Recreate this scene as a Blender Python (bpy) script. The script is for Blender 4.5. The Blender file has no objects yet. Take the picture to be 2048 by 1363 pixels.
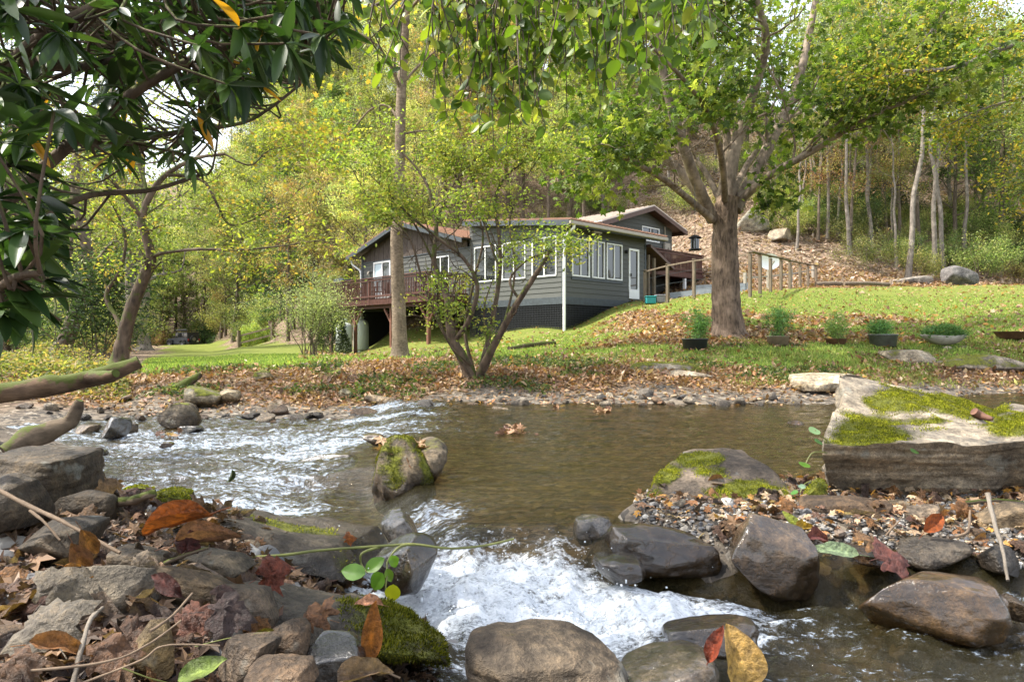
import bpy, math, random
import numpy as np
from mathutils import Vector, Matrix

SC = bpy.context.scene
COL = SC.collection
F = 1365.333
# ------------------------------------------------------------ camera, sky, sun, exposure
cam = bpy.data.cameras.new('camera'); co = bpy.data.objects.new('camera', cam); COL.objects.link(co)
cam.lens = 24; cam.sensor_width = 36; cam.clip_start = 0.05; cam.clip_end = 3000
co.location = (0, 0, 0); co.rotation_euler = (math.radians(90), 0, 0)
SC.camera = co
SUN_EL = math.radians(56)
SUN_AZ = math.radians(-90)    # clockwise from +Y: the sun stands to the left
sdir = Vector((math.sin(SUN_AZ)*math.cos(SUN_EL), math.cos(SUN_AZ)*math.cos(SUN_EL), math.sin(SUN_EL)))
W = bpy.data.worlds.new('World'); SC.world = W; W.use_nodes = True
wn = W.node_tree.nodes; wl = W.node_tree.links; wn.clear()
wo = wn.new('ShaderNodeOutputWorld'); bg = wn.new('ShaderNodeBackground')
sky = wn.new('ShaderNodeTexSky'); sky.sky_type = 'NISHITA'; sky.sun_disc = False
sky.sun_elevation = SUN_EL; sky.sun_rotation = SUN_AZ; sky.dust_density = 4.0; sky.air_density = 1.0; sky.altitude = 700
# thin bright cloud: the sky colour is pulled most of the way towards its own grey
hs = wn.new('ShaderNodeHueSaturation'); hs.inputs['Saturation'].default_value = 0.42; hs.inputs['Value'].default_value = 1.25
wl.new(sky.outputs[0], hs.inputs['Color'])
wl.new(hs.outputs[0], bg.inputs['Color']); bg.inputs['Strength'].default_value = 0.15
wl.new(bg.outputs[0], wo.inputs['Surface'])
sl = bpy.data.lights.new('sun', 'SUN'); so = bpy.data.objects.new('sun', sl); COL.objects.link(so)
sl.energy = 2.8; sl.angle = math.radians(1.5); sl.color = (1.0, 0.94, 0.83)
so.rotation_euler = (-sdir).to_track_quat('-Z', 'Y').to_euler(); so.location = (-20, 10, 40)
SC.view_settings.view_transform = 'Standard'; SC.view_settings.look = 'None'
SC.view_settings.gamma = 1.0; SC.view_settings.use_curve_mapping = False
SC.view_settings.exposure = 1.58
SC.render.engine = 'CYCLES'
SC.cycles.max_bounces = 8; SC.cycles.diffuse_bounces = 3; SC.cycles.glossy_bounces = 3
SC.cycles.transmission_bounces = 6; SC.cycles.transparent_max_bounces = 8
SC.cycles.use_denoising = True; SC.cycles.use_adaptive_sampling = True
SC.cycles.caustics_reflective = False; SC.cycles.caustics_refractive = False
SC.cycles.sample_clamp_indirect = 6.0

# ------------------------------------------------------------ helpers
def P(px, py, d):
    return np.array([(px-1024.0)/F*d, d, (681.5-py)/F*d])

def tag(o, label=None, cat=None, group=None, kind=None):
    if label: o['label'] = label
    if cat: o['category'] = cat
    if group: o['group'] = group
    if kind: o['kind'] = kind
    return o

def empty(name, loc=(0, 0, 0), label=None, cat=None, group=None):
    o = bpy.data.objects.new(name, None); COL.objects.link(o)
    o.location = [float(v) for v in loc]; o.empty_display_size = 0.1
    return tag(o, label, cat, group)

def _hash(ix, iy, iz, seed):
    h = (ix.astype(np.int64)*374761393 + iy.astype(np.int64)*668265263 + iz.astype(np.int64)*2147483647 + seed*974634777) & 0xFFFFFFFF
    h = ((h ^ (h >> 13))*1274126177) & 0xFFFFFFFF
    h = ((h ^ (h >> 16))*2246822519) & 0xFFFFFFFF
    return ((h ^ (h >> 15)) & 0xFFFFFF)/float(0xFFFFFF)*2-1

def noise3(p, seed=0):
    p = np.asarray(p, float); i = np.floor(p); f = p-i; u = f*f*f*(f*(f*6-15)+10)
    i = i.astype(np.int64); r = 0
    for dx in (0, 1):
        wx = u[:, 0] if dx else 1-u[:, 0]
        for dy in (0, 1):
            wy = u[:, 1] if dy else 1-u[:, 1]
            for dz in (0, 1):
                wz = u[:, 2] if dz else 1-u[:, 2]
                r = r+wx*wy*wz*_hash(i[:, 0]+dx, i[:, 1]+dy, i[:, 2]+dz, seed)
    return r

def fbm(p, sc=1.0, oc=4, seed=0, ridge=False):
    p = np.asarray(p, float)*sc; a = 1.0; t = 0; s = 0
    for k in range(oc):
        n = noise3(p+k*17.3, seed+k)
        if ridge: n = 1-2*np.abs(n)
        t = t+a*n; s += a; a *= 0.5; p = p*2.03
    return t/s

def fbm2(x, y, sc=1.0, oc=3, seed=0):
    x = np.asarray(x, float); y = np.asarray(y, float)
    return fbm(np.stack([x.ravel(), y.ravel(), np.zeros(x.size)], 1), sc, oc, seed).reshape(x.shape)

def sstep(a, b, x):
    t = np.clip((x-a)/(b-a), 0, 1); return t*t*(3-2*t)

def unit(v):
    v = np.asarray(v, float); return v/(np.linalg.norm(v, axis=-1, keepdims=True)+1e-12)

class MB:
    """collects geometry and links it as ONE mesh object"""
    def __init__(s): s.V = []; s.L = []; s.T = []; s.M = []; s.C = []; s.n = 0
    def add(s, verts, faces, col=(1, 1, 1), mat=0):
        verts = np.asarray(verts, float).reshape(-1, 3); k = len(verts)
        s.V.append(verts)
        if isinstance(faces, np.ndarray):
            s.L.append((faces+s.n).ravel()); s.T.append(np.full(len(faces), faces.shape[1]))
            nf = len(faces)
        else:
            s.L.append(np.array([i+s.n for f in faces for i in f])); s.T.append(np.array([len(f) for f in faces])); nf = len(faces)
        s.M.append(np.full(nf, mat)); c = np.asarray(col, float)
        s.C.append(np.broadcast_to(c, (k, 3)) if c.ndim == 1 else c); s.n += k
        return s
    def build(s, name, mats, parent=None, smooth=False, origin=None):
        me = bpy.data.meshes.new(name)
        if s.n:
            V = np.concatenate(s.V); L = np.concatenate(s.L).astype(np.int32); T = np.concatenate(s.T).astype(np.int32)
            if origin is not None: V = V-np.asarray(origin, float)
            me.vertices.add(len(V)); me.loops.add(len(L)); me.polygons.add(len(T))
            me.vertices.foreach_set('co', V.astype(np.float32).ravel()); me.loops.foreach_set('vertex_index', L)
            me.polygons.foreach_set('loop_start', np.concatenate([[0], np.cumsum(T)[:-1]]).astype(np.int32))
            me.polygons.foreach_set('material_index', np.concatenate(s.M).astype(np.int32))
            me.polygons.foreach_set('use_smooth', np.full(len(T), bool(smooth)))
            me.update(calc_edges=True)
            a = me.color_attributes.new('col', 'FLOAT_COLOR', 'POINT')
            C = np.ones((len(V), 4), np.float32); C[:, :3] = np.concatenate(s.C); a.data.foreach_set('color', C.ravel())
        for m in (mats if isinstance(mats, (list, tuple)) else [mats]): me.materials.append(m)
        o = bpy.data.objects.new(name, me); COL.objects.link(o)
        if origin is not None: o.location = [float(v) for v in origin]
        if parent is not None:
            o.parent = parent
            l = Vector((0, 0, 0)); q = parent
            while q is not None: l += q.location; q = q.parent
            o.location = Vector(o.location)-l        # world coordinates in, parent offset out (no rotations are used while building)
        return o

def box(mb, c, s, col=(1, 1, 1), mat=0, ax=None, bev=0.0):
    """box centred at c, full size s, axes ax (3 rows) in world space"""
    c = np.asarray(c, float); h = np.asarray(s, float)/2
    ax = np.eye(3) if ax is None else np.asarray(ax, float)
    if bev <= 0:
        q = np.array([[x, y, z] for x in (-1, 1) for y in (-1, 1) for z in (-1, 1)])*h
        f = [(0, 1, 3, 2), (4, 6, 7, 5), (0, 4, 5, 1), (2, 3, 7, 6), (0, 2, 6, 4), (1, 5, 7, 3)]
        return mb.add(c+q@ax, f, col, mat)
    b = min(bev, *(h*0.9)); V = []; idx = {}
    for x in (-1, 1):
        for y in (-1, 1):
            for z in (-1, 1):
                for k in range(3):
                    v = np.array([x*(h[0]-b), y*(h[1]-b), z*(h[2]-b)]); v[k] = (x, y, z)[k]*h[k]
                    idx[(x, y, z, k)] = len(V); V.append(v)
    fs = []
    for k in range(3):
        a, b2 = [i for i in range(3) if i != k]
        for sg in (-1, 1):
            f = []
            for (p, q) in ((-1, -1), (1, -1), (1, 1), (-1, 1)):
                t = [0, 0, 0]; t[k] = sg; t[a] = p; t[b2] = q; f.append(idx[(*t, k)])
            if (sg > 0) == (k == 1): f = f[::-1]
            fs.append(tuple(f))
    for k in range(3):                    # edges along axis k
        a, b2 = [i for i in range(3) if i != k]
        for p in (-1, 1):
            for q in (-1, 1):
                t0 = [0, 0, 0]; t0[a] = p; t0[b2] = q; t1 = list(t0); t0[k] = -1; t1[k] = 1
                f = [idx[(*t0, a)], idx[(*t1, a)], idx[(*t1, b2)], idx[(*t0, b2)]]
                fs.append(tuple(f))
    for x in (-1, 1):
        for y in (-1, 1):
            for z in (-1, 1): fs.append((idx[(x, y, z, 0)], idx[(x, y, z, 1)], idx[(x, y, z, 2)]))
    V = np.array(V); out = []
    for f in fs:
        n = np.cross(V[f[1]]-V[f[0]], V[f[2]]-V[f[0]])
        out.append(f if np.dot(n, V[list(f)].mean(0)) > 0 else f[::-1])
    return mb.add(c+V@ax, out, col, mat)

def bar(mb, a, b, w, h=None, col=(1, 1, 1), mat=0, up=(0, 0, 1)):
    a = np.asarray(a, float); b = np.asarray(b, float); h = w if h is None else h
    d = b-a; L = np.linalg.norm(d); d = d/L; up = np.asarray(up, float)
    if abs(np.dot(d, up)) > 0.98: up = np.array([0.69, -0.72, 0.0])
    s = unit(np.cross(d, up)); u = np.cross(s, d)
    return box(mb, (a+b)/2, (L, w, h), col, mat, np.stack([d, s, u]))

def resample(pts, n, radii=None):
    pts = np.asarray(pts, float); m = len(pts); t = np.linspace(0, m-1, n)
    i = np.clip(t.astype(int), 0, m-2); f = (t-i)[:, None]
    p0 = pts[np.clip(i-1, 0, m-1)]; p1 = pts[i]; p2 = pts[i+1]; p3 = pts[np.clip(i+2, 0, m-1)]
    q = 0.5*((2*p1)+(-p0+p2)*f+(2*p0-5*p1+4*p2-p3)*f*f+(-p0+3*p1-3*p2+p3)*f**3)
    if radii is None: return q
    return q, np.interp(t, np.arange(m), np.asarray(radii, float))

def tube(mb, pts, radii, sides=8, col=(1, 1, 1), mat=0, rough=0.0, seed=0, caps=True, flute=0.0):
    pts = np.asarray(pts, float); n = len(pts)
    radii = np.broadcast_to(np.asarray(radii, float), (n,))
    tg = np.gradient(pts, axis=0); tg = unit(tg)
    u = np.cross(tg[0], [0.31, 0.17, 0.93]); 
    if np.linalg.norm(u) < 0.05: u = np.cross(tg[0], [1, 0, 0])
    u = unit(u); ring = []
    an = np.arange(sides)/sides*2*math.pi
    for i in range(n):
        u = unit(u-tg[i]*np.dot(u, tg[i])); v = np.cross(tg[i], u)
        r = radii[i]
        rr = r*np.ones(sides)
        if flute: rr = r*(1+flute*np.cos(an*5+seed)*np.linspace(1, 0, n)[i]**3+flute*.5*np.cos(an*3+seed*2)*np.linspace(1, 0, n)[i]**2)
        ring.append(pts[i]+rr[:, None]*(np.cos(an)[:, None]*u+np.sin(an)[:, None]*v))
    V = np.concatenate(ring)
    if rough:
        c = np.repeat(pts, sides, 0); dirn = unit(V-c)
        V = V+dirn*(fbm(V, 1.0/(rough*6+1e-6), 3, seed)*rough)[:, None]
    k = np.arange(sides); k2 = (k+1) % sides; fs = []
    for i in range(n-1):
        fs.append(np.stack([i*sides+k, i*sides+k2, (i+1)*sides+k2, (i+1)*sides+k], 1))
    mb.add(V, np.concatenate(fs), col, mat)
    if caps:
        mb.add(ring[0], [tuple(range(sides))[::-1]], col, mat); mb.add(ring[-1], [tuple(range(sides))], col, mat)
    return mb

def lathe(mb, c, prof, sides=20, col=(1, 1, 1), mat=0):
    c = np.asarray(c, float); an = np.arange(sides)/sides*2*math.pi; V = []
    for r, z in prof: V.append(np.stack([c[0]+r*np.cos(an), c[1]+r*np.sin(an), np.full(sides, c[2]+z)], 1))
    V = np.concatenate(V); k = np.arange(sides); k2 = (k+1) % sides
    fs = [np.stack([i*sides+k, i*sides+k2, (i+1)*sides+k2, (i+1)*sides+k], 1) for i in range(len(prof)-1)]
    return mb.add(V, np.concatenate(fs), col, mat)

# ---- leaves
_q = lambda *v: np.array(v, float)
T_TINY = (_q((0, 0, 0), (.27, .48, .06), (0, 1, -.04), (-.27, .48, .06)), [(0, 1, 2, 3)])
T_SLIM = (_q((0, 0, 0), (.13, .45, .03), (0, 1, -.08), (-.13, .45, .03)), [(0, 1, 2, 3)])
T_OVAL = (_q((0, 0, 0), (0, .33, .02), (0, .68, -.01), (0, 1, -.09), (.2, .28, .06), (.22, .66, .04), (-.2, .28, .06), (-.22, .66, .04)),
          [(0, 4, 1), (1, 4, 5, 2), (2, 5, 3), (0, 1, 6), (1, 2, 7, 6), (2, 3, 7)])
def _lobed():
    v = [(0, .42, 0)]; rr = [.40, .30, .50, .27, .55, .30, .62, .30, .55, .27, .50, .30]
    for k, r in enumerate(rr):
        a = -math.pi/2+k/12*2*math.pi
        v.append((r*math.sin(a+math.pi/2), .42-r*math.cos(a+math.pi/2), .05*((k % 2)*2-1)-.08*r))
    return (np.array(v), [(0, 1+k, 1+(k+1) % 12) for k in range(12)])
T_LOBE = _lobed()
def _wide(n=7, w=.17, bend=.18, cup=.05, wpos=.55):
    v = []; f = []
    for i in range(n+1):
        t = i/n; ww = w*(math.sin(math.pi*min(1, t**.85))**.7 if 0 < t < 1 else 0)+.004
        z = -bend*t*t
        v += [(-ww, t, z+cup*(ww/w)), (-ww*.5, t, z+cup*.35*(ww/w)), (0, t, z), (ww*.5, t, z+cup*.35*(ww/w)), (ww, t, z+cup*(ww/w))]
    for i in range(n):
        for j in range(4):
            a = i*5+j; f.append((a, a+1, a+6, a+5))
    return (np.array(v), f)
T_RHODO = _wide(7, .15, .16, .035)
T_ALDER = _wide(6, .31, .12, .05)

def frames(d, nrm):
    d = unit(d); x = unit(np.cross(d, nrm)); z = np.cross(x, d); return np.stack([x, d, z], 1)   # rows x,y,z

def leaves(mb, pos, size, tmpl, col, rng, d=None, up=0.6, mat=0, droop=0.0):
    pos = np.asarray(pos, float); n = len(pos)
    if n == 0: return mb
    if d is None:
        d = rng.normal(size=(n, 3)); d[:, 2] = d[:, 2]*.6-droop
    d = unit(d); nr = rng.normal(size=(n, 3))*(1-up); nr[:, 2] += up
    R = frames(d, nr); tv, tf = tmpl; k = len(tv)
    size = np.broadcast_to(np.asarray(size, float), (n,))
    V = pos[:, None, :]+size[:, None, None]*np.einsum('kj,njm->nkm', tv, R)
    off = (np.arange(n)*k)[:, None]
    C = np.asarray(col, float); C = np.broadcast_to(C, (n, 3)) if C.ndim == 1 else C
    base = mb.n; 
    Vr = V.reshape(-1, 3); Cr = np.repeat(C, k, 0)
    by = {}
    for f in tf: by.setdefault(len(f), []).append(f)
    first = True
    for m, fl in by.items():
        fa = (np.array(fl)[None, :, :]+off[:, :, None]).reshape(-1, m)
        if first: mb.add(Vr, fa, Cr, mat); first = False
        else:
            mb.L.append((fa+base).ravel()); mb.T.append(np.full(len(fa), m)); mb.M.append(np.full(len(fa), mat))
    return mb

def pick(rng, n, cols, wts=None, jit=0.18):
    cols = np.array(cols, float); p = None if wts is None else np.array(wts, float)/np.sum(wts)
    c = cols[rng.choice(len(cols), n, p=p)]
    return c*(1+rng.normal(size=(n, 1))*jit).clip(.45, 1.7)

# ------------------------------------------------------------ materials
def M(name):
    m = bpy.data.materials.new(name); m.use_nodes = True; nt = m.node_tree; nt.nodes.clear()
    return m, nt, nt.nodes.new('ShaderNodeOutputMaterial')
def N(nt, t, **kw):
    n = nt.nodes.new(t)
    for k, v in kw.items():
        if k in n.inputs.keys() if isinstance(k, str) else False: n.inputs[k].default_value = v
        else: setattr(n, k, v)
    return n
def noise_n(nt, scale, detail=4, rough=.6, coord='Object', stretch=None):
    tc = nt.nodes.new('ShaderNodeTexCoord'); src = tc.outputs[coord]
    if stretch:
        mp = nt.nodes.new('ShaderNodeMapping'); mp.inputs['Scale'].default_value = stretch; nt.links.new(src, mp.inputs[0]); src = mp.outputs[0]
    n = nt.nodes.new('ShaderNodeTexNoise'); n.inputs['Scale'].default_value = scale; n.inputs['Detail'].default_value = detail
    n.inputs['Roughness'].default_value = rough; nt.links.new(src, n.inputs['Vector']); return n
def ramp(nt, src, stops, interp='LINEAR'):
    r = nt.nodes.new('ShaderNodeValToRGB'); r.color_ramp.interpolation = interp
    e = r.color_ramp.elements
    while len(e) < len(stops): e.new(0.5)
    for k, (p, c) in enumerate(stops):
        e[k].position = p; e[k].color = (*c, 1) if len(c) == 3 else c
    nt.links.new(src, r.inputs[0]); return r
def mixc(nt, fac, a, b, mode='MIX'):
    m = nt.nodes.new('ShaderNodeMix'); m.data_type = 'RGBA'; m.blend_type = mode
    for s, v in ((m.inputs[0], fac), (m.inputs[6], a), (m.inputs[7], b)):
        if hasattr(v, 'links') or isinstance(v, bpy.types.NodeSocket): nt.links.new(v, s)
        elif isinstance(v, (int, float)): s.default_value = v
        else: s.default_value = (*v, 1)
    return m.outputs[2]
def math_n(nt, op, a, b=0.0, clamp=False):
    m = nt.nodes.new('ShaderNodeMath'); m.operation = op; m.use_clamp = clamp
    for s, v in ((m.inputs[0], a), (m.inputs[1], b)):
        if isinstance(v, bpy.types.NodeSocket): nt.links.new(v, s)
        else: s.default_value = v
    return m.outputs[0]
def maprange(nt, v, a, b, c=0.0, d=1.0):
    m = nt.nodes.new('ShaderNodeMapRange'); nt.links.new(v, m.inputs[0])
    for k, x in zip((1, 2, 3, 4), (a, b, c, d)): m.inputs[k].default_value = x
    return m.outputs[0]
def bump(nt, h, strength=.5, dist=.02):
    b = nt.nodes.new('ShaderNodeBump'); b.inputs['Strength'].default_value = strength; b.inputs['Distance'].default_value = dist
    nt.links.new(h, b.inputs['Height']); return b.outputs[0]
def attr(nt, name='col'):
    a = nt.nodes.new('ShaderNodeAttribute'); a.attribute_name = name; return a
def principled(nt, out, color, rough=.6, metal=0.0, spec=.5, normal=None, coat=0.0):
    p = nt.nodes.new('ShaderNodeBsdfPrincipled')
    if isinstance(color, bpy.types.NodeSocket): nt.links.new(color, p.inputs['Base Color'])
    else: p.inputs['Base Color'].default_value = (*color, 1)
    if isinstance(rough, bpy.types.NodeSocket): nt.links.new(rough, p.inputs['Roughness'])
    else: p.inputs['Roughness'].default_value = rough
    p.inputs['Metallic'].default_value = metal; p.inputs['Specular IOR Level'].default_value = spec
    p.inputs['Coat Weight'].default_value = coat
    if normal is not None: nt.links.new(normal, p.inputs['Normal'])
    if out is not None: nt.links.new(p.outputs[0], out.inputs[0])
    return p

def mat_leaf(name, rough=.55, trans=.45, vary=.38, spec=.35, hue=.04, mott=0, sat=1.0):
    m, nt, out = M(name); a = attr(nt)
    oi = nt.nodes.new('ShaderNodeObjectInfo')
    h = nt.nodes.new('ShaderNodeHueSaturation'); nt.links.new(a.outputs[0], h.inputs['Color'])
    nt.links.new(maprange(nt, oi.outputs['Random'], 0, 1, .5-hue, .5+hue), h.inputs['Hue'])
    h.inputs['Saturation'].default_value = sat
    r2 = math_n(nt, 'FRACT', math_n(nt, 'MULTIPLY', oi.outputs['Random'], 7.13))
    nt.links.new(maprange(nt, r2, 0, 1, 1-vary, 1+vary), h.inputs['Value'])
    nrm = None
    if mott:
        nn = noise_n(nt, mott, 5, .7); src = mixc(nt, 1.0, a.outputs[0], ramp(nt, nn.outputs[0], [(.33, (.35, .33, .32)), (.5, (.9, .9, .9)), (.68, (1.45, 1.35, 1.2))]).outputs[0], 'MULTIPLY')
        nt.links.new(src, h.inputs['Color']); nrm = bump(nt, nn.outputs[0], .7, .03)
    p = principled(nt, None, h.outputs[0], rough, 0, spec, nrm)
    t = nt.nodes.new('ShaderNodeBsdfTranslucent')
    tcol = mixc(nt, 1.0, h.outputs[0], (1.5, 1.6, .75), 'MULTIPLY'); nt.links.new(tcol, t.inputs[0])
    mx = nt.nodes.new('ShaderNodeMixShader'); mx.inputs[0].default_value = trans
    nt.links.new(p.outputs[0], mx.inputs[1]); nt.links.new(t.outputs[0], mx.inputs[2]); nt.links.new(mx.outputs[0], out.inputs[0])
    return m
def mat_bark(name, c1, c2, scale=14, stretch=(1, 1, .25), b=.8, moss=0.0, dist=.02):
    m, nt, out = M(name); n = noise_n(nt, scale, 6, .65, 'Object', stretch)
    c = ramp(nt, n.outputs[0], [(.32, c1), (.66, c2)]).outputs[0]
    n2 = noise_n(nt, 2.3, 3, .6)
    c = mixc(nt, maprange(nt, n2.outputs[0], .52, .68, 0, .5), c, tuple(min(1, x*1.7+.03) for x in c2))
    if moss:
        n3 = noise_n(nt, 5, 4, .7)
        g = nt.nodes.new('ShaderNodeNewGeometry'); sx = nt.nodes.new('ShaderNodeSeparateXYZ'); nt.links.new(g.outputs['Normal'], sx.inputs[0])
        k = math_n(nt, 'ADD', math_n(nt, 'MULTIPLY', sx.outputs[2], .22), n3.outputs[0])
        c = mixc(nt, maprange(nt, k, .62-moss*.2, .72-moss*.2), c, (.07, .085, .015))
    principled(nt, out, c, .85, 0, .25, bump(nt, n.outputs[0], b, dist)); return m
def mat_plain(name, col, rough=.5, metal=0.0, spec=.5, nscale=20, namp=.25, b=.1, coat=0.0, stretch=None):
    m, nt, out = M(name); n = noise_n(nt, nscale, 4, .6, 'Object', stretch)
    c = ramp(nt, n.outputs[0], [(.3, tuple(x*(1-namp) for x in col)), (.7, tuple(min(1, x*(1+namp)) for x in col))]).outputs[0]
    principled(nt, out, c, rough, metal, spec, bump(nt, n.outputs[0], b, .01), coat); return m
def mat_rock(name, wet=False, tint=True):
    """stone: per-stone colour from the mesh attribute, blotches, grains, cracks; moss where the second attribute says moss grows"""
    m, nt, out = M(name); a = attr(nt)
    n1 = noise_n(nt, 3.2, 6, .65); n2 = noise_n(nt, 26, 5, .75); n3 = noise_n(nt, 110, 3, .7)
    st = noise_n(nt, 4, 5, .6, 'Object', (1, 1, 7))
    c = mixc(nt, 1.0, a.outputs[0], ramp(nt, n1.outputs[0], [(.3, (.33, .31, .30)), (.5, (.95, .88, .78)), (.7, (1.75, 1.62, 1.42))]).outputs[0], 'MULTIPLY')
    c = mixc(nt, .85, c, ramp(nt, n2.outputs[0], [(.3, (.30, .27, .25)), (.5, (1, 1, 1)), (.7, (2.0, 1.9, 1.75))]).outputs[0], 'MULTIPLY')
    c = mixc(nt, .6, c, ramp(nt, n3.outputs[0], [(.3, (.5, .5, .5)), (.7, (1.4, 1.4, 1.4))]).outputs[0], 'MULTIPLY')
    c = mixc(nt, .45, c, ramp(nt, st.outputs[0], [(.35, (.6, .55, .5)), (.6, (1.2, 1.2, 1.2))]).outputs[0], 'MULTIPLY')
    lich = noise_n(nt, 9, 3, .55)
    c = mixc(nt, maprange(nt, lich.outputs[0], .64, .7, 0, .35 if not wet else .1), c, (.30, .31, .27))
    ma = attr(nt, 'moss')
    mk = maprange(nt, math_n(nt, 'ADD', ma.outputs['Fac'], math_n(nt, 'MULTIPLY', math_n(nt, 'SUBTRACT', n2.outputs[0], .5), .55)), .42, .60)
    mc = ramp(nt, n2.outputs[0], [(.3, (.035, .04, .006)), (.55, (.13, .14, .015)), (.75, (.24, .23, .03))]).outputs[0]
    c = mixc(nt, mk, c, mc)
    gp_ = nt.nodes.new('ShaderNodeNewGeometry'); sp_ = nt.nodes.new('ShaderNodeSeparateXYZ'); nt.links.new(gp_.outputs['Position'], sp_.inputs[0])
    wl_ = maprange(nt, math_n(nt, 'ADD', sp_.outputs[2], math_n(nt, 'MULTIPLY', n1.outputs[0], .08)), -.70, -.63, 1, 0)   # damp band at the water line
    c = mixc(nt, wl_, c, mixc(nt, 1.0, c, (.42, .38, .34), 'MULTIPLY'))
    h = math_n(nt, 'ADD', math_n(nt, 'MULTIPLY', n2.outputs[0], 1.0), math_n(nt, 'MULTIPLY', n3.outputs[0], .35))
    h = math_n(nt, 'ADD', h, math_n(nt, 'MULTIPLY', st.outputs[0], .6))
    h = math_n(nt, 'ADD', h, math_n(nt, 'MULTIPLY', mk, .8))
    if wet:
        wa = math_n(nt, 'MULTIPLY', mk, .5)
        rough = math_n(nt, 'ADD', wa, maprange(nt, n1.outputs[0], .35, .65, .07, .24))
        p = principled(nt, out, c, rough, 0, .6, bump(nt, h, .55, .012), 0.6); p.inputs['Coat Roughness'].default_value = .08
    else:
        rough = math_n(nt, 'ADD', math_n(nt, 'MULTIPLY', mk, .2), .72)
        rough = math_n(nt, 'SUBTRACT', rough, math_n(nt, 'MULTIPLY', wl_, .45))
        principled(nt, out, c, rough, 0, .4, bump(nt, h, .9, .016))
    return m

MAT = {}
MAT['leaf'] = mat_leaf('foliage', sat=.86)
MAT['leaf_one'] = mat_leaf('foliage_single_tree', .5, .5, 0, .35, 0, sat=.95)
MAT['leaf_near'] = mat_leaf('foliage_near', .42, .42, 0, .45, 0)
MAT['rhodo'] = mat_leaf('rhododendron_leaf', .38, .30, 0, .42, 0)
MAT['dead'] = mat_leaf('dead_leaf', .55, .2, 0, .35, 0, 0)
MAT['deadbig'] = mat_leaf('dead_leaf_veined', .5, .15, 0, .4, 0, 9)
MAT['deadone'] = mat_leaf('dead_leaf_mottled', .5, .15, 0, .4, 0, 70)
MAT['grass'] = mat_leaf('grass_blade', .6, .4, 0, .25, 0, sat=.88)
MAT['moss'] = mat_leaf('moss_tuft', .8, .35, 0, .1, 0)
MAT['bark'] = mat_bark('bark_brown', (.055, .04, .028), (.16, .125, .09))
MAT['bark_grey'] = mat_bark('bark_grey', (.09, .075, .06), (.25, .215, .175), 10, (1, 1, .5))
MAT['bark_limb'] = mat_bark('bark_limb', (.09, .066, .048), (.30, .235, .175), 10, (1, 1, .5))
MAT['bark_maple'] = mat_bark('bark_maple', (.05, .034, .024), (.31, .22, .155), 24, (1, 1, .2), 1.0, 0, .09)
MAT['bark_syc'] = mat_bark('bark_mottled', (.10, .072, .05), (.28, .215, .15), 20, (1, 1, 1.3), .6)
MAT['bark_dark'] = mat_bark('bark_dark_mossy', (.03, .022, .016), (.13, .09, .06), 16, (1, 1, .3), .9, .35)
MAT['log'] = mat_bark('log_mossy', (.035, .02, .012), (.14, .085, .048), 12, (.4, .4, 1), .9, .45)
MAT['drift'] = mat_bark('driftwood', (.04, .028, .018), (.17, .125, .085), 10, (.3, 1, 1), .9, .3)
MAT['twig'] = mat_plain('dry_twig', (.16, .11, .07), .8, nscale=60)
MAT['rock'] = mat_rock('stone_dry'); MAT['wet'] = mat_rock('stone_wet', True)
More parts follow.
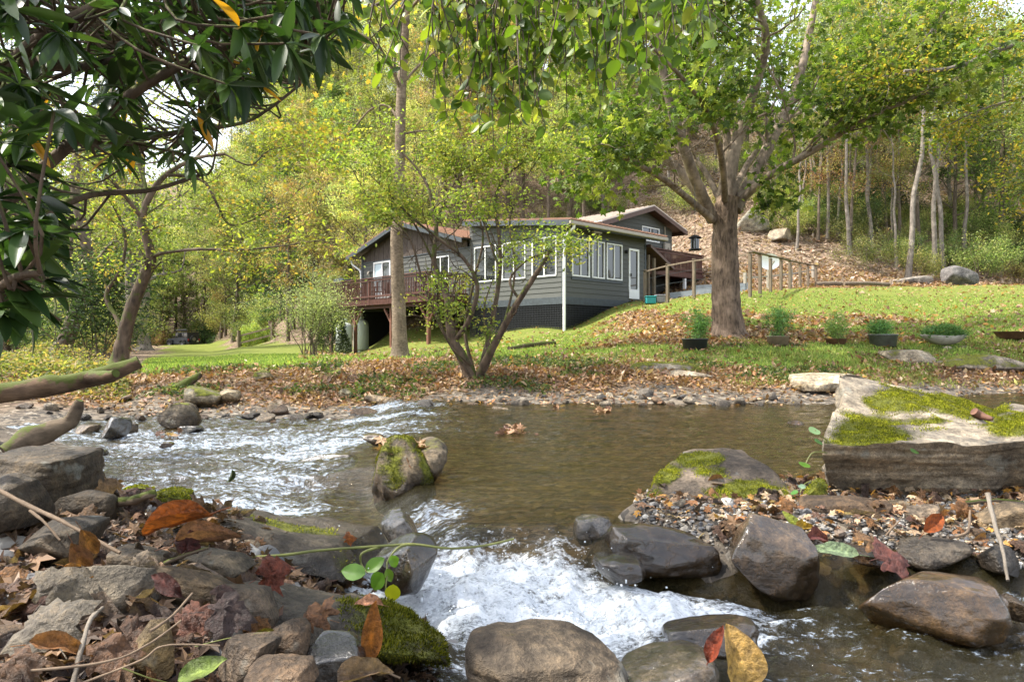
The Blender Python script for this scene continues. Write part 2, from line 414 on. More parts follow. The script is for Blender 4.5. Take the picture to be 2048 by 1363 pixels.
# ------------------------------------------------------------ ground: one sheet, bed of the creek, banks, lawn and hillside
POOL, LOW = -0.75, -0.90
COLS = [  # bearing (photo px at the horizon) -> list of (distance, z)
 (-1500, [(5, -1.15), (6.6, -.9), (9, -.5), (14, -.4), (40, -.2), (80, 1), (110, 8), (160, 40), (260, 60)]),
 (0,     [(5.6, -1.15), (7.0, -.9), (9, -.52), (14, -.42), (40, -.56), (85, -.6), (110, 6), (160, 36), (260, 60)]),
 (280,   [(6.3, -1.15), (7.7, -.9), (8.3, -.84), (9.6, -.62), (11.3, -.51), (30, -.68), (60, -1.0), (88, -1.3), (100, -1), (112, 5), (160, 36), (260, 60)]),
 (410,   [(6.4, -1.15), (7.8, -.9), (8.4, -.83), (9.6, -.61), (11.3, -.49), (30, -.62), (60, -.95), (86, -1.25), (98, -.6), (114, 5), (160, 36), (260, 60)]),
 (500,   [(6.4, -1.15), (7.8, -.9), (8.4, -.82), (9.6, -.60), (11.4, -.46), (25, -.47), (50, -.42), (62, -.45), (74, .3), (88, 4.5), (135, 36), (260, 60)]),
 (600,   [(6.4, -1.15), (7.9, -.88), (8.5, -.80), (9.6, -.58), (11.8, -.41), (22, -.46), (36, -.50), (48, -.2), (58, 1.4), (70, 6.5), (115, 37), (260, 60)]),
 (700,   [(6.5, -1.15), (8.0, -.86), (8.6, -.76), (9.7, -.56), (12.2, -.37), (20, -.46), (28, -.58), (35, -.62), (42, 0), (50, 2.6), (64, 10), (105, 38), (260, 60)]),
 (900,   [(6.6, -1.1), (8.0, -.8), (8.6, -.70), (9.6, -.55), (12.6, -.33), (20, -.30), (27, -.25), (31, .4), (36, 2.4), (50, 9), (90, 36), (260, 60)]),
 (1127,  [(6.6, -1.1), (8.0, -.77), (8.6, -.70), (9.7, -.52), (12.4, -.27), (18, -.08), (24.6, .27), (28, 1.1), (32, 2.2), (40, 4.2), (50, 9), (88, 36), (260, 50)]),
 (1290,  [(6.6, -1.05), (8.0, -.76), (8.6, -.69), (9.7, -.52), (12.4, -.22), (15, .07), (20, .67), (24, 1.2), (27.5, 1.63), (32, 2.0), (38, 3.8), (55, 15), (82, 33), (110, 36), (260, 40)]),
 (1460,  [(6.8, -1.05), (8.2, -.75), (8.8, -.69), (10, -.52), (12.4, -.17), (14, .09), (17, .51), (20, 1.08), (22.5, 1.58), (27, 1.95), (31, 2.3), (35, 4.4), (45, 10.5), (60, 20), (75, 27), (90, 29), (260, 30)]),
 (1640,  [(6.8, -1.05), (8.2, -.75), (8.8, -.69), (10, -.5), (12.4, -.15), (14, .05), (17, .42), (20, .97), (25, 1.9), (30, 2.4), (34, 3.7), (45, 9.6), (60, 19), (75, 26), (90, 28), (260, 30)]),
 (1850,  [(7.8, -1.05), (9.2, -.75), (9.8, -.66), (11, -.46), (14, 0), (20, .9), (28, 2.2), (33, 2.75), (37, 4), (48, 8.5), (60, 15), (80, 25), (120, 34), (260, 40)]),
 (2048,  [(8.4, -1.05), (9.8, -.75), (10.4, -.64), (11.5, -.42), (13, -.08), (16, .42), (22, 1.38), (30, 2.42), (36, 3.0), (42, 4.6), (60, 12), (85, 24), (120, 34), (260, 45)]),
 (3600,  [(9.4, -1.05), (10.8, -.75), (12, -.45), (14, 0), (22, 1.3), (30, 2.4), (36, 3.0), (60, 11), (85, 22), (260, 45)]),
]
_D = np.concatenate([np.arange(0, 16, .1), np.arange(16, 60, .5), np.arange(60, 262, 2)])
_U = np.array([(c[0]-1024)/F for c in COLS])
def _prof(pts):
    x = np.array([p[0] for p in pts]); z = np.array([p[1] for p in pts])
    v = np.interp(_D, x, z)
    k = np.array([.25, .5, .25])
    for _ in range(3): v[1:-1] = v[:-2]*.25+v[1:-1]*.5+v[2:]*.25
    return v
_T = np.array([_prof(c[1]) for c in COLS])
BANK = np.array([(-14, 7.2), (-6.5, 6.9), (-3.6, 6.0), (-3.0, 4.5), (-2.35, 3.9), (-1.38, 3.35), (-.62, 3.0), (-.36, 2.5), (-.17, 2.05), (-.06, 1.8), (.1, 1.2), (.7, .7), (3, .2), (8, 0), (8, -8), (-14, -8)])
BAR = np.array([(.42, 2.9), (.62, 3.25), (1.3, 3.45), (2.2, 3.7), (4, 4.3), (7, 4.6), (7, 2.3), (2.4, 2.25), (1.7, 2.3), (1.2, 2.45), (.72, 2.5)])
def poly_sd(x, y, poly):
    """positive inside"""
    x = np.asarray(x, float); y = np.asarray(y, float); n = len(poly); d = np.full(x.shape, 1e9); ins = np.zeros(x.shape, bool)
    for i in range(n):
        a = poly[i]; b = poly[(i+1) % n]; e = b-a; w0 = x-a[0]; w1 = y-a[1]
        t = np.clip((w0*e[0]+w1*e[1])/(e@e), 0, 1); d = np.minimum(d, np.hypot(w0-t*e[0], w1-t*e[1]))
        c = ((a[1] > y) != (b[1] > y)) & (x < (b[0]-a[0])*(y-a[1])/(b[1]-a[1]+1e-12)+a[0]); ins ^= c
    return np.where(ins, d, -d)
def zfar(x, y):
    x = np.asarray(x, float); y = np.asarray(y, float)
    u = np.clip(x/np.maximum(y, 4.0), _U[0], _U[-1]-1e-6); yy = np.clip(y, 0, 259)
    ui = np.interp(u, _U, np.arange(len(_U))); i = np.clip(ui.astype(int), 0, len(_U)-2); f = ui-i; f = f*f*(3-2*f)
    di = np.interp(yy, _D, np.arange(len(_D))); j = np.clip(di.astype(int), 0, len(_D)-2); g = di-j
    a = _T[i, j]*(1-g)+_T[i, j+1]*g; b = _T[i+1, j]*(1-g)+_T[i+1, j+1]*g
    return a*(1-f)+b*f
def ground(x, y):
    x = np.asarray(x, float); y = np.asarray(y, float)
    sh = x.shape; x = np.atleast_1d(x); y = np.atleast_1d(y)
    z = zfar(x, y)
    n1 = fbm2(x, y, .9, 3, 5); n2 = fbm2(x, y, 5.0, 2, 9)
    z = z+n1*.05*sstep(6, 9, y)*(1-sstep(12, 14, y))+n2*.018*sstep(7.5, 8.2, y)*(1-sstep(12, 13, y))
    z = z+fbm2(x, y, .08, 3, 3)*1.4*sstep(38, 60, y)
    near = y < 8.2
    if near.any():
        xn = x[near]; yn = y[near]; zn = z[near]
        sb = poly_sd(xn, yn, BANK)+fbm2(xn, yn, 2.2, 2, 12)*.10
        zn = np.maximum(zn, -1.12+.20*sstep(-.45, .02, sb)+.34*sstep(-.02, .9, sb)+n2[near]*.02)
        sr = poly_sd(xn, yn, BAR)+fbm2(xn, yn, 3, 2, 13)*.06
        zn = np.maximum(zn, -1.08+.40*sstep(-.35, .16, sr)+n2[near]*.012)
        z[near] = zn
    return z.reshape(sh)
def gz(x, y): return float(ground(np.array([x]), np.array([y]))[0])
def G(px, d, dz=0.0):
    x = (px-1024)/F*d; return np.array([x, d, gz(x, d)+dz])

LAWN_N = ([-300, 250, 280, 500, 700, 900, 1127, 1290, 1460, 1640, 1850, 2048, 2400], [400, 400, 11.2, 11.2, 12.0, 12.9, 12.3, 12.2, 11.0, 10.2, 11, 11.2, 11])
LAWN_F = ([-300, 250, 280, 420, 500, 600, 700, 900, 1127, 1290, 1460, 1640, 1850, 2048, 2400], [0, 0, 86, 82, 58, 44, 37, 31, 31, 30, 28.5, 28, 30, 34, 34])
def masks(x, y):
    """lawn, litter, gravel weights"""
    px = 1024+np.clip(x/np.maximum(y, 1), -1.3, 1.3)*F
    a = np.interp(px, *LAWN_N); b = np.interp(px, *LAWN_F)
    w = fbm2(x, y, .8, 3, 21)
    lawn = sstep(-.5, .5, y-a+w*1.2)*(1-sstep(-1.5, 1.5, y-b+w*3))
    left = sstep(0, 12, px-np.interp(y, [10, 12, 40, 86], [268, 272, 318, 330]))
    lawn = lawn*left
    # bare leaf-strewn patches: under the maple, along the planters, beside the sunroom
    m1 = np.exp(-(((x-4.9)/3.2)**2+((y-14.3)/1.5)**2)); m2 = np.exp(-(((x-3.7)/1.5)**2+((y-19.5)/4.2)**2))
    m3 = np.exp(-(((x-8.2)/3.5)**2+((y-17.5)/1.2)**2))
    w2 = fbm2(x, y, 1.7, 3, 33)
    bare = np.clip(m1*1.25+m2*.95+m3*.8+w2*.5, 0, 1)
    rightlit = sstep(1150, 1500, px)*(1-sstep(11.8, 14.5, y))
    lawn = lawn*(1-.85*sstep(.35, .8, bare))*(1-.5*rightlit*sstep(-.3, .3, w2))
    litter = np.clip(1-lawn, 0, 1)
    z = zfar(x, y)
    gravel = (1-sstep(.02, .16, z-np.where(px > 850, POOL, LOW)-.03+fbm2(x, y, 3, 2, 8)*.06))
    gravel = np.where(y < 7, 1.0, np.where(y > 11.5, 0.0, gravel))
    return lawn, litter, gravel

def mat_ground():
    m, nt, out = M('ground'); a = attr(nt, 'col'); sep = nt.nodes.new('ShaderNodeSeparateColor'); nt.links.new(a.outputs[0], sep.inputs[0])
    n = noise_n(nt, 1.4, 5, .65); nf = noise_n(nt, 30, 4, .7); nm = noise_n(nt, 6, 4, .65)
    grass = mixc(nt, n.outputs[0], (.085, .125, .018), (.20, .215, .045))
    grass = mixc(nt, .7, grass, ramp(nt, nf.outputs[0], [(.3, (.5, .55, .5)), (.7, (1.5, 1.4, 1.3))]).outputs[0], 'MULTIPLY')
    tc = nt.nodes.new('ShaderNodeTexCoord')
    def vor(scale, stops, dist=.1):
        nn = nt.nodes.new('ShaderNodeTexNoise'); nn.inputs['Scale'].default_value = scale*.7; nt.links.new(tc.outputs['Object'], nn.inputs[0])
        mp = nt.nodes.new('ShaderNodeMix'); mp.data_type = 'VECTOR'; mp.inputs[0].default_value = dist
        nt.links.new(tc.outputs['Object'], mp.inputs[4]); nt.links.new(nn.outputs['Color'], mp.inputs[5])
        v = nt.nodes.new('ShaderNodeTexVoronoi'); v.inputs['Scale'].default_value = scale; nt.links.new(mp.outputs[1], v.inputs['Vector'])
        sc = nt.nodes.new('ShaderNodeSeparateColor'); nt.links.new(v.outputs['Color'], sc.inputs[0])
        return ramp(nt, sc.outputs[0], stops, 'CONSTANT').outputs[0], v
    lit, v1 = vor(13, [(0, (.045, .028, .017)), (.2, (.115, .075, .05)), (.4, (.20, .135, .09)), (.6, (.28, .205, .145)), (.78, (.08, .055, .04)), (.9, (.37, .29, .21))])
    lit2, v2 = vor(5, [(0, (.11, .07, .045)), (.3, (.22, .15, .10)), (.55, (.31, .225, .16)), (.8, (.13, .085, .06)), (.93, (.38, .3, .22))])
    lit = mixc(nt, .4, lit, lit2)
    lit = mixc(nt, maprange(nt, nm.outputs[0], .5, .72, 0, .55), lit, (.07, .085, .025))
    gr, v3 = vor(24, [(0, (.05, .045, .04)), (.25, (.12, .10, .08)), (.5, (.18, .15, .115)), (.75, (.09, .075, .06)), (.9, (.25, .22, .18))])
    c = mixc(nt, maprange(nt, math_n(nt, 'ADD', sep.outputs[0], math_n(nt, 'MULTIPLY', math_n(nt, 'SUBTRACT', nf.outputs[0], .5), .8)), .35, .65), lit, grass)
    c = mixc(nt, sep.outputs[2], c, gr)
    h = math_n(nt, 'ADD', v1.outputs[0], nf.outputs[0])
    principled(nt, out, c, .9, 0, .2, bump(nt, h, .6, .03)); return m
MAT['ground'] = mat_ground()

def axis(lo, hi, fine, coarse, a, b):
    """grid lines fine between a and b, growing outside"""
    v = list(np.arange(a, b, fine)); s = fine; x = b
    while x < hi: v.append(x); s = min(s*1.06, coarse); x += s
    v.append(hi); s = fine; x = a
    while x > lo: s = min(s*1.06, coarse); x -= s; v.insert(0, max(x, lo))
    return np.array(v)
gx = axis(-420, 420, .07, 6, -7, 9); gy = axis(-60, 420, .07, 5, .6, 13)
X, Y = np.meshgrid(gx, gy); Z = ground(X.ravel(), Y.ravel()).reshape(X.shape)
mb = MB(); nx = len(gx); ny = len(gy)
i = np.arange((ny-1)*(nx-1)); r = i//(nx-1)*nx+i % (nx-1)
ml, mt, mg = masks(X.ravel(), Y.ravel())
mb.add(np.stack([X.ravel(), Y.ravel(), Z.ravel()], 1), np.stack([r, r+1, r+nx+1, r+nx], 1), np.stack([ml, mt, mg], 1))
tag(mb.build('ground', MAT['ground'], smooth=True), kind='structure')

# ------------------------------------------------------------ the creek
RIM = np.array([(-2.0, 9.5), (-1.15, 8.2), (-.85, 6.5), (-.75, 5.0), (-.62, 4.0), (-.50, 3.5), (-.33, 3.0), (-.22, 2.78), (.35, 2.68), (.5, 2.6), (.9, 2.5), (1.3, 2.4), (2.2, 2.3), (4.5, 2.2), (9, 2.0)])
RPOLY = np.concatenate([RIM, [(9, -5), (-20, -5), (-20, 9.5)]])
def water_fields(x, y):
    s = poly_sd(x, y, RPOLY)                       # >0 on the lower side of the rim
    leftp = sstep(5.2, 3.4, y)                      # far away the fall is only a slope
    w = np.where(y > 4.2, 1.3, .28)
    base = POOL+(LOW-POOL)*sstep(-.04, 1, s/w+.1)
    front = sstep(3.1, 2.6, y)
    fall = np.exp(-((s-.42)/.40)**2)*front*(1-sstep(.20, .62, x))*(.65+.35*np.exp(-(((x-.0)/.3)**2)))*(s > -.05)
    tail = np.exp(-((s-.9)/.6)**2)*front*(1-sstep(.1, .7, x))*(s > 0)
    g2 = np.exp(-(((x-.52)/.24)**2+((y-2.14)/.16)**2))
    foam = np.clip(fall*1.0+tail*.35+g2*.75, 0, 1.0)
    rif = sstep(-.2, .8, s)*sstep(3.0, 3.6, y)
    rif = rif+.8*np.exp(-((s+.1)/.55)**2)*sstep(4.5, 6, y)
    rif = np.clip(rif, 0, 1)
    chute = np.exp(-(((x+.34)/.24)**2+((y-3.1)/.34)**2))
    rip = sstep(.30, .75, x)*sstep(2.45, 2.2, y)
    far_r = .6*np.exp(-(((x-2.6)/1.6)**2+((y-4.9)/.7)**2))+.7*np.exp(-(((x-.75)/.45)**2+((y-3.05)/.10)**2))+.6*np.exp(-(((x-.9)/.5)**2+((y-3.7)/.08)**2))+.5*np.exp(-(((x-.1)/.5)**2+((y-5.6)/.15)**2))
    return base, foam, rif, chute, rip, far_r, s
ug = np.linspace(-1.35, 1.35, 700); dg = .85*np.exp(np.linspace(0, math.log(12.5/.85), 560))
Uu, Dd = np.meshgrid(ug, dg); wx = (Uu*np.maximum(Dd, .9)).ravel(); wy = Dd.ravel()
base, foam, rif, chute, rip, far_r, s = water_fields(wx, wy)
p3 = np.stack([wx, wy, np.zeros_like(wx)], 1)
calm = fbm(p3*[1, 2.6, 1], 3.2, 3, 70)*.013+fbm(p3*[1, 3, 1], 11, 3, 71)*.0050
rr = fbm(p3*[1, 2.0, 1], 2.4, 5, 72, True)*.040+fbm(p3*[1, 1.6, 1], 12, 3, 73, True)*.016
ff = fbm(p3, 3.0, 5, 74, True)*.09+fbm(p3*[1, 1.3, 1], 9, 3, 75)*.030+fbm(p3, 40, 2, 76)*.007
rp = fbm(p3*[1, 2.2, 1], 3.5, 4, 77, True)*.030+fbm(p3*[1, 1.5, 1], 17, 3, 78)*.012
an = np.arctan2(wy-3.6, wx+.55)
ch = np.sin(an*34+fbm(p3, 4, 2, 79)*5)*.007-.03
wz = base+calm*(1-rif*.6)+rr*rif+ff*np.clip(foam, 0, 1)+rp*(rip+far_r*.5)+ch*chute+.03*foam
fv = np.clip(foam*1.12+rif*np.interp(wy, [3.2, 5, 8], [.86, .76, .66])*(.80+.5*fbm(p3*[.5, 1.5, 1], 1.5, 3, 90))+rip*.42+chute*.72+far_r*.36+.02, 0, 1)  # rif, rip and far_r whites: foam plus sky reflections and glints painted in
def mat_water():
    m, nt, out = M('creek_water'); a = attr(nt, 'col'); sep = nt.nodes.new('ShaderNodeSeparateColor'); nt.links.new(a.outputs[0], sep.inputs[0])
    n1 = noise_n(nt, 22, 6, .75, 'Object', (1, 1.6, 1)); n2 = noise_n(nt, 75, 4, .7, 'Object', (1, 1.4, 1)); n3 = noise_n(nt, 7, 5, .7, 'Object', (1, 3.5, 1))
    fac = math_n(nt, 'ADD', math_n(nt, 'MULTIPLY', n1.outputs[0], .45), math_n(nt, 'ADD', math_n(nt, 'MULTIPLY', n2.outputs[0], .20), math_n(nt, 'MULTIPLY', n3.outputs[0], .35)))
    thr = maprange(nt, sep.outputs[0], 0, 1, .72, .38)
    fm = maprange(nt, math_n(nt, 'SUBTRACT', fac, thr), -.02, .10); 
    hb = math_n(nt, 'ADD', n1.outputs[0], math_n(nt, 'MULTIPLY', n2.outputs[0], .6))
    bs = nt.nodes.new('ShaderNodeBump'); bs.inputs['Distance'].default_value = .012
    nt.links.new(hb, bs.inputs['Height']); nt.links.new(maprange(nt, sep.outputs[0], 0, .6, .22, .8), bs.inputs['Strength'])
    tr = nt.nodes.new('ShaderNodeBsdfTransparent'); tr.inputs[0].default_value = (.66, .57, .37, 1)
    df = nt.nodes.new('ShaderNodeBsdfDiffuse'); df.inputs[0].default_value = (.042, .037, .017, 1)
    body = nt.nodes.new('ShaderNodeMixShader'); body.inputs[0].default_value = .34; nt.links.new(tr.outputs[0], body.inputs[1]); nt.links.new(df.outputs[0], body.inputs[2])
    gl = nt.nodes.new('ShaderNodeBsdfGlossy'); gl.inputs['Roughness'].default_value = .04; nt.links.new(bs.outputs[0], gl.inputs['Normal'])
    fr = nt.nodes.new('ShaderNodeFresnel'); fr.inputs[0].default_value = 1.33; nt.links.new(bs.outputs[0], fr.inputs['Normal'])
    mx = nt.nodes.new('ShaderNodeMixShader'); nt.links.new(fr.outputs[0], mx.inputs[0]); nt.links.new(body.outputs[0], mx.inputs[1]); nt.links.new(gl.outputs[0], mx.inputs[2])
    fc = ramp(nt, math_n(nt, 'ADD', math_n(nt, 'MULTIPLY', n2.outputs[0], .5), math_n(nt, 'MULTIPLY', n1.outputs[0], .5)), [(.34, (.34, .37, .40)), (.48, (.66, .70, .74)), (.6, (.88, .91, .94))]).outputs[0]
    fc = mixc(nt, maprange(nt, sep.outputs[1], .0, .45), mixc(nt, 1.0, fc, (.56, .63, .73), 'MULTIPLY'), fc)  # bluish sky reflection painted into the white outside the falls
    fo = principled(nt, None, fc, .35, 0, .5, bs.outputs[0])
    m2 = nt.nodes.new('ShaderNodeMixShader'); nt.links.new(fm, m2.inputs[0]); nt.links.new(mx.outputs[0], m2.inputs[1]); nt.links.new(fo.outputs[0], m2.inputs[2])
    nt.links.new(m2.outputs[0], out.inputs[0]); return m
MAT['water'] = mat_water()
mb = MB(); nx = len(ug); ny = len(dg); i = np.arange((ny-1)*(nx-1)); r = i//(nx-1)*nx+i % (nx-1)
mb.add(np.stack([wx, wy, wz], 1), np.stack([r, r+1, r+nx+1, r+nx], 1), np.stack([fv, foam, rif], 1))
tag(mb.build('creek_water', MAT['water'], smooth=True), kind='structure')
# ------------------------------------------------------------ stones
def cube_grid(n):
    """subdivided cube, unit corners, quads, shared vertices"""
    key = {}; V = []; Fc = []
    t = np.linspace(-1, 1, n+1)
    for ax in range(3):
        for sg in (-1, 1):
            a, b = [(1, 2), (2, 0), (0, 1)][ax]
            idx = np.zeros((n+1, n+1), int)
            for i in range(n+1):
                for j in range(n+1):
                    v = [0, 0, 0]; v[ax] = sg*n; v[a] = 2*i-n; v[b] = 2*j-n; k = tuple(v)
                    if k not in key: key[k] = len(V); V.append((v[0]/n, v[1]/n, v[2]/n))
                    idx[i, j] = key[k]
            for i in range(n):
                for j in range(n):
                    f = (idx[i, j], idx[i+1, j], idx[i+1, j+1], idx[i, j+1]); Fc.append(f if sg > 0 else f[::-1])
    return np.array(V), np.array(Fc)
_CG = {}
def stone_mesh(seed, dims, n=16, boxy=.35, lump=.16, cuts=5, rough=.02, corners=None, strata=0.0, rot=None, flat_top=0.0):
    """returns verts (centred on 0) and faces; dims = full size in metres"""
    if n not in _CG: _CG[n] = cube_grid(n)
    q, f = _CG[n]; rng = np.random.default_rng(seed)
    sp = unit(q); v = sp*(1-boxy)*1.15+q*boxy
    if corners is not None:
        v = np.clip(v, -1, 1); c = np.asarray(corners, float); w = (v+1)/2; out = 0    # corners indexed x,y,z in (-1,1)
        for k, (a, b, d) in enumerate([(x, y, z) for x in (0, 1) for y in (0, 1) for z in (0, 1)]):
            ww = (w[:, 0] if a else 1-w[:, 0])*(w[:, 1] if b else 1-w[:, 1])*(w[:, 2] if d else 1-w[:, 2]); out = out+ww[:, None]*c[k]
        v = out; R = np.ptp(v, axis=0).mean()/2
        nn = unit(sp)
        v = v+nn*(fbm(v, 1.6/R, 4, seed)*lump*R*.5)[:, None]
    else:
        v = v*(1+lump*fbm(sp, 1.1, 3, seed))[:, None]
        for _ in range(cuts):
            d = unit(rng.normal(size=3)); h = rng.uniform(.55, .85); t = v@d-h; t = .5*(t+np.sqrt(t*t+.006))-.012; v = v-np.clip(t, 0, 9)[:, None]*d*.9
        if flat_top: v[:, 2] = np.where(v[:, 2] > flat_top, flat_top+(v[:, 2]-flat_top)*.15, v[:, 2])
        v = v*(np.asarray(dims)/2)/np.abs(v).max(0)*1.0
        R = float(np.mean(dims))/2; nn = unit(sp)
    if strata:
        k = np.abs(nn[:, 2]) < .6
        s = fbm(v*[.6, .6, 9]/(2*R), 1.2, 4, seed+5)
        v = v+nn*[1, 1, 0]*(s*strata*k)[:, None]
    v = v+nn*(fbm(v, 3.0/R, 4, seed+9)*rough*R*2)[:, None]
    if rot is not None: v = v@np.array(Matrix.Rotation(rot[2], 3, 'Z')@Matrix.Rotation(rot[1], 3, 'Y')@Matrix.Rotation(rot[0], 3, 'X')).T
    return v, f

STONES = []
def stone(c, dims, seed, col=(.22, .2, .175), wet=False, moss=0.0, label=None, group=None, name='rock', cat='rock', n=16, rot=None, mossfn=None, kind=None, tufts=0, lift=None, tuftcol=1.0, front_shade=False, **kw):
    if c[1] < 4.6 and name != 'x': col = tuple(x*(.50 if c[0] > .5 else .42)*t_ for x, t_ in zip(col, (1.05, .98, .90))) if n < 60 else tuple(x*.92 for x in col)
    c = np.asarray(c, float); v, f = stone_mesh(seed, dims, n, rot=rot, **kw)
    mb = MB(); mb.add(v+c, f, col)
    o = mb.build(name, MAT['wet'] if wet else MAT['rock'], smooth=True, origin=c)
    me = o.data; k = len(v); no = np.zeros(k*3, np.float32); me.vertices.foreach_get('normal', no); no = no.reshape(-1, 3)
    w = v+c
    if mossfn is not None: ms = mossfn(w, no)
    else: ms = moss*(np.clip(no[:, 2], 0, 1)*.75+.35)+fbm(w, 6/max(.15, float(np.mean(dims))), 3, seed+3)*.45*moss if moss else np.zeros(k)
    at = me.attributes.new('moss', 'FLOAT', 'POINT'); at.data.foreach_set('value', np.clip(ms, 0, 1).astype(np.float32))
    if front_shade:      # shade of the front faces painted into their colour, browned in bands
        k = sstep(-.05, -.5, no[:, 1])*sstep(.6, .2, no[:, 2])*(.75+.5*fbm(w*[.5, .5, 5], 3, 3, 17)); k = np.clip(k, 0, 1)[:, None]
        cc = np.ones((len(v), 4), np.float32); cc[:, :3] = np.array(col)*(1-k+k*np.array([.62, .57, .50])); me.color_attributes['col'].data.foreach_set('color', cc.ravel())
    tag(o, label, cat, group, kind)
    if tufts:
        rng = np.random.default_rng(seed+77)
        fa = np.array(f); cen = w[fa].mean(1); nf = no[fa].mean(1); mf = np.clip(ms, 0, 1)[fa].mean(1)
        e1 = w[fa[:, 1]]-w[fa[:, 0]]; e2 = w[fa[:, 3]]-w[fa[:, 0]]; ar = np.linalg.norm(np.cross(e1, e2), axis=1)
        p = ar*(sstep(.48, .62, mf)+.35*sstep(.30, .5, mf))
        if p.sum() > 0:
            ix = rng.choice(len(fa), tufts, p=p/p.sum()); a = rng.random((tufts, 2))
            pos = w[fa[ix, 0]]+a[:, :1]*e1[ix]+a[:, 1:]*e2[ix]
            dr = unit(nf[ix])+rng.normal(size=(tufts, 3))*.55
            cl = fbm(pos, 22, 2, seed)
            t = MB(); cc = tuftcol*pick(rng, tufts, [(.13, .15, .012), (.23, .23, .02), (.33, .31, .04), (.06, .07, .01)], None, .2)*(1+cl[:, None]*.8)
            leaves(t, pos-unit(nf[ix])*.002, rng.uniform(.005, .012, tufts)*(1+cl*.7)*(1.6 if w[:, 1].min() > 7 else 1), T_SLIM, cc, rng, d=dr, up=.2)
            t.build('moss', MAT['moss'], parent=o)
    STONES.append(o); return o
def pstone(px, py, w, h, d, depth, seed, **kw):
    """stone whose centre stands d metres away, w x h photo px in size"""
    return stone(P(px, py, d), (w/F*d, depth, h/F*d), seed, **kw)

k_ = 1
GREY = (.20, .19, .17); TAN = (.27, .21, .14); DARK = (.085, .078, .07); BROWN = (.14, .105, .07); PALE = (.36, .34, .30); BLUE = (.07, .075, .085)

# the great slab on the right: its own eight corners
fl, fr_, bl_, br = P(1652, 1003, 3.12), P(2260, 1012, 3.02), P(1668, 1000, 3.75), P(2300, 985, 3.9)
tfl, tfr, tbl, tbr = P(1634, 895, 2.90), P(2290, 880, 2.80), P(1682, 742, 3.75), P(2290, 862, 3.95)
def slab_moss(w, n):
    px = 1024+w[:, 0]/w[:, 1]*F; py = 681.5-w[:, 2]/w[:, 1]*F
    k = 0
    for cx, cy, sx, sy, a in ((1735, 868, 75, 38, 1.1), (1790, 800, 70, 26, .95), (1880, 800, 60, 18, .85), (1950, 812, 75, 24, 1), (2040, 850, 60, 26, 1), (1850, 845, 60, 14, .7), (2150, 850, 60, 30, .9)):
        k = np.maximum(k, a*np.exp(-(((px-cx)/(sx*1.25))**2+((py-cy)/(sy*1.3))**2)))
    return (k*1.05+fbm(w, 7, 4, 3)*.42-.08)*sstep(.15, .45, n[:, 2])
stone((fl+tbr)/2*0+0, (1, 1, 1), 41, col=(.33, .30, .25), n=84, boxy=.86, lump=.30, rough=.016, strata=.07, front_shade=True, tufts=70000, mossfn=slab_moss,
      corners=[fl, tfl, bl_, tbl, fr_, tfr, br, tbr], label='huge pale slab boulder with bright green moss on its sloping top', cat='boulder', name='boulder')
def mossy(level, seed, lo=.0):
    return lambda w, n: (np.clip(n[:, 2], 0, 1)*.5+(.40 if lo < 0 else .24)+fbm(w, 5, 3, seed)*.6)*level*sstep(lo-.15, lo+.15, n[:, 2])
def tri_moss(w, n):
    px = 1024+w[:, 0]/w[:, 1]*F; py = 681.5-w[:, 2]/w[:, 1]*F; k = 0
    for cx, cy, sx, sy, a in ((1400, 918, 60, 20, 1.1), (1330, 950, 45, 26, 1), (1420, 945, 50, 26, .8), (1480, 980, 90, 22, 1), (1310, 1010, 30, 40, 1), (1560, 995, 50, 18, .9)):
        k = np.maximum(k, a*np.exp(-(((px-cx)/sx)**2+((py-cy)/sy)**2)))
    return k*1.0+fbm(w, 8, 4, 7)*.4-.05
a = [P(1262, 1075, 2.78), P(1300, 950, 3.0), P(1290, 1040, 3.6), P(1375, 892, 3.4), P(1625, 1075, 2.75), P(1612, 985, 2.9), P(1660, 1040, 3.5), P(1475, 893, 3.35)]
stone((0, 0, 0), (1, 1, 1), 52, col=(.30, .27, .24), n=52, boxy=.80, lump=.2, rough=.014, corners=a, mossfn=tri_moss, tufts=24000,
      label='low triangular boulder with patchy moss beside the leaf covered gravel', cat='boulder', name='boulder')
pstone(800, 948, 128, 168, 3.75, .5, 61, col=(.24, .21, .16), n=40, boxy=.12, lump=.34, cuts=2, rough=.02, rot=(.1, -.18, .3), mossfn=mossy(1.12, 4, -.4), tufts=14000, tuftcol=.55, label='mossy hump of rock standing mid creek where water drops past it', cat='boulder', name='boulder')
pstone(852, 915, 80, 92, 3.8, .34, 62, col=(.30, .27, .22), n=28, boxy=.2, lump=.25, cuts=4, rough=.02, rot=(0, .5, 0), mossfn=mossy(.6, 4, -.1), label='paler shoulder of stone on the right side of the mossy mid creek rock')
stone(P(1790, 1032, 2.9)+np.array([0, 0, -.01]), (.5, .30, .13), 64, col=(.15, .11, .075), n=26, boxy=.3, lump=.2, cuts=2, rough=.012, label='smooth brown stone wedged under the left end of the great slab', rot=(0, .05, .05)) if False else None

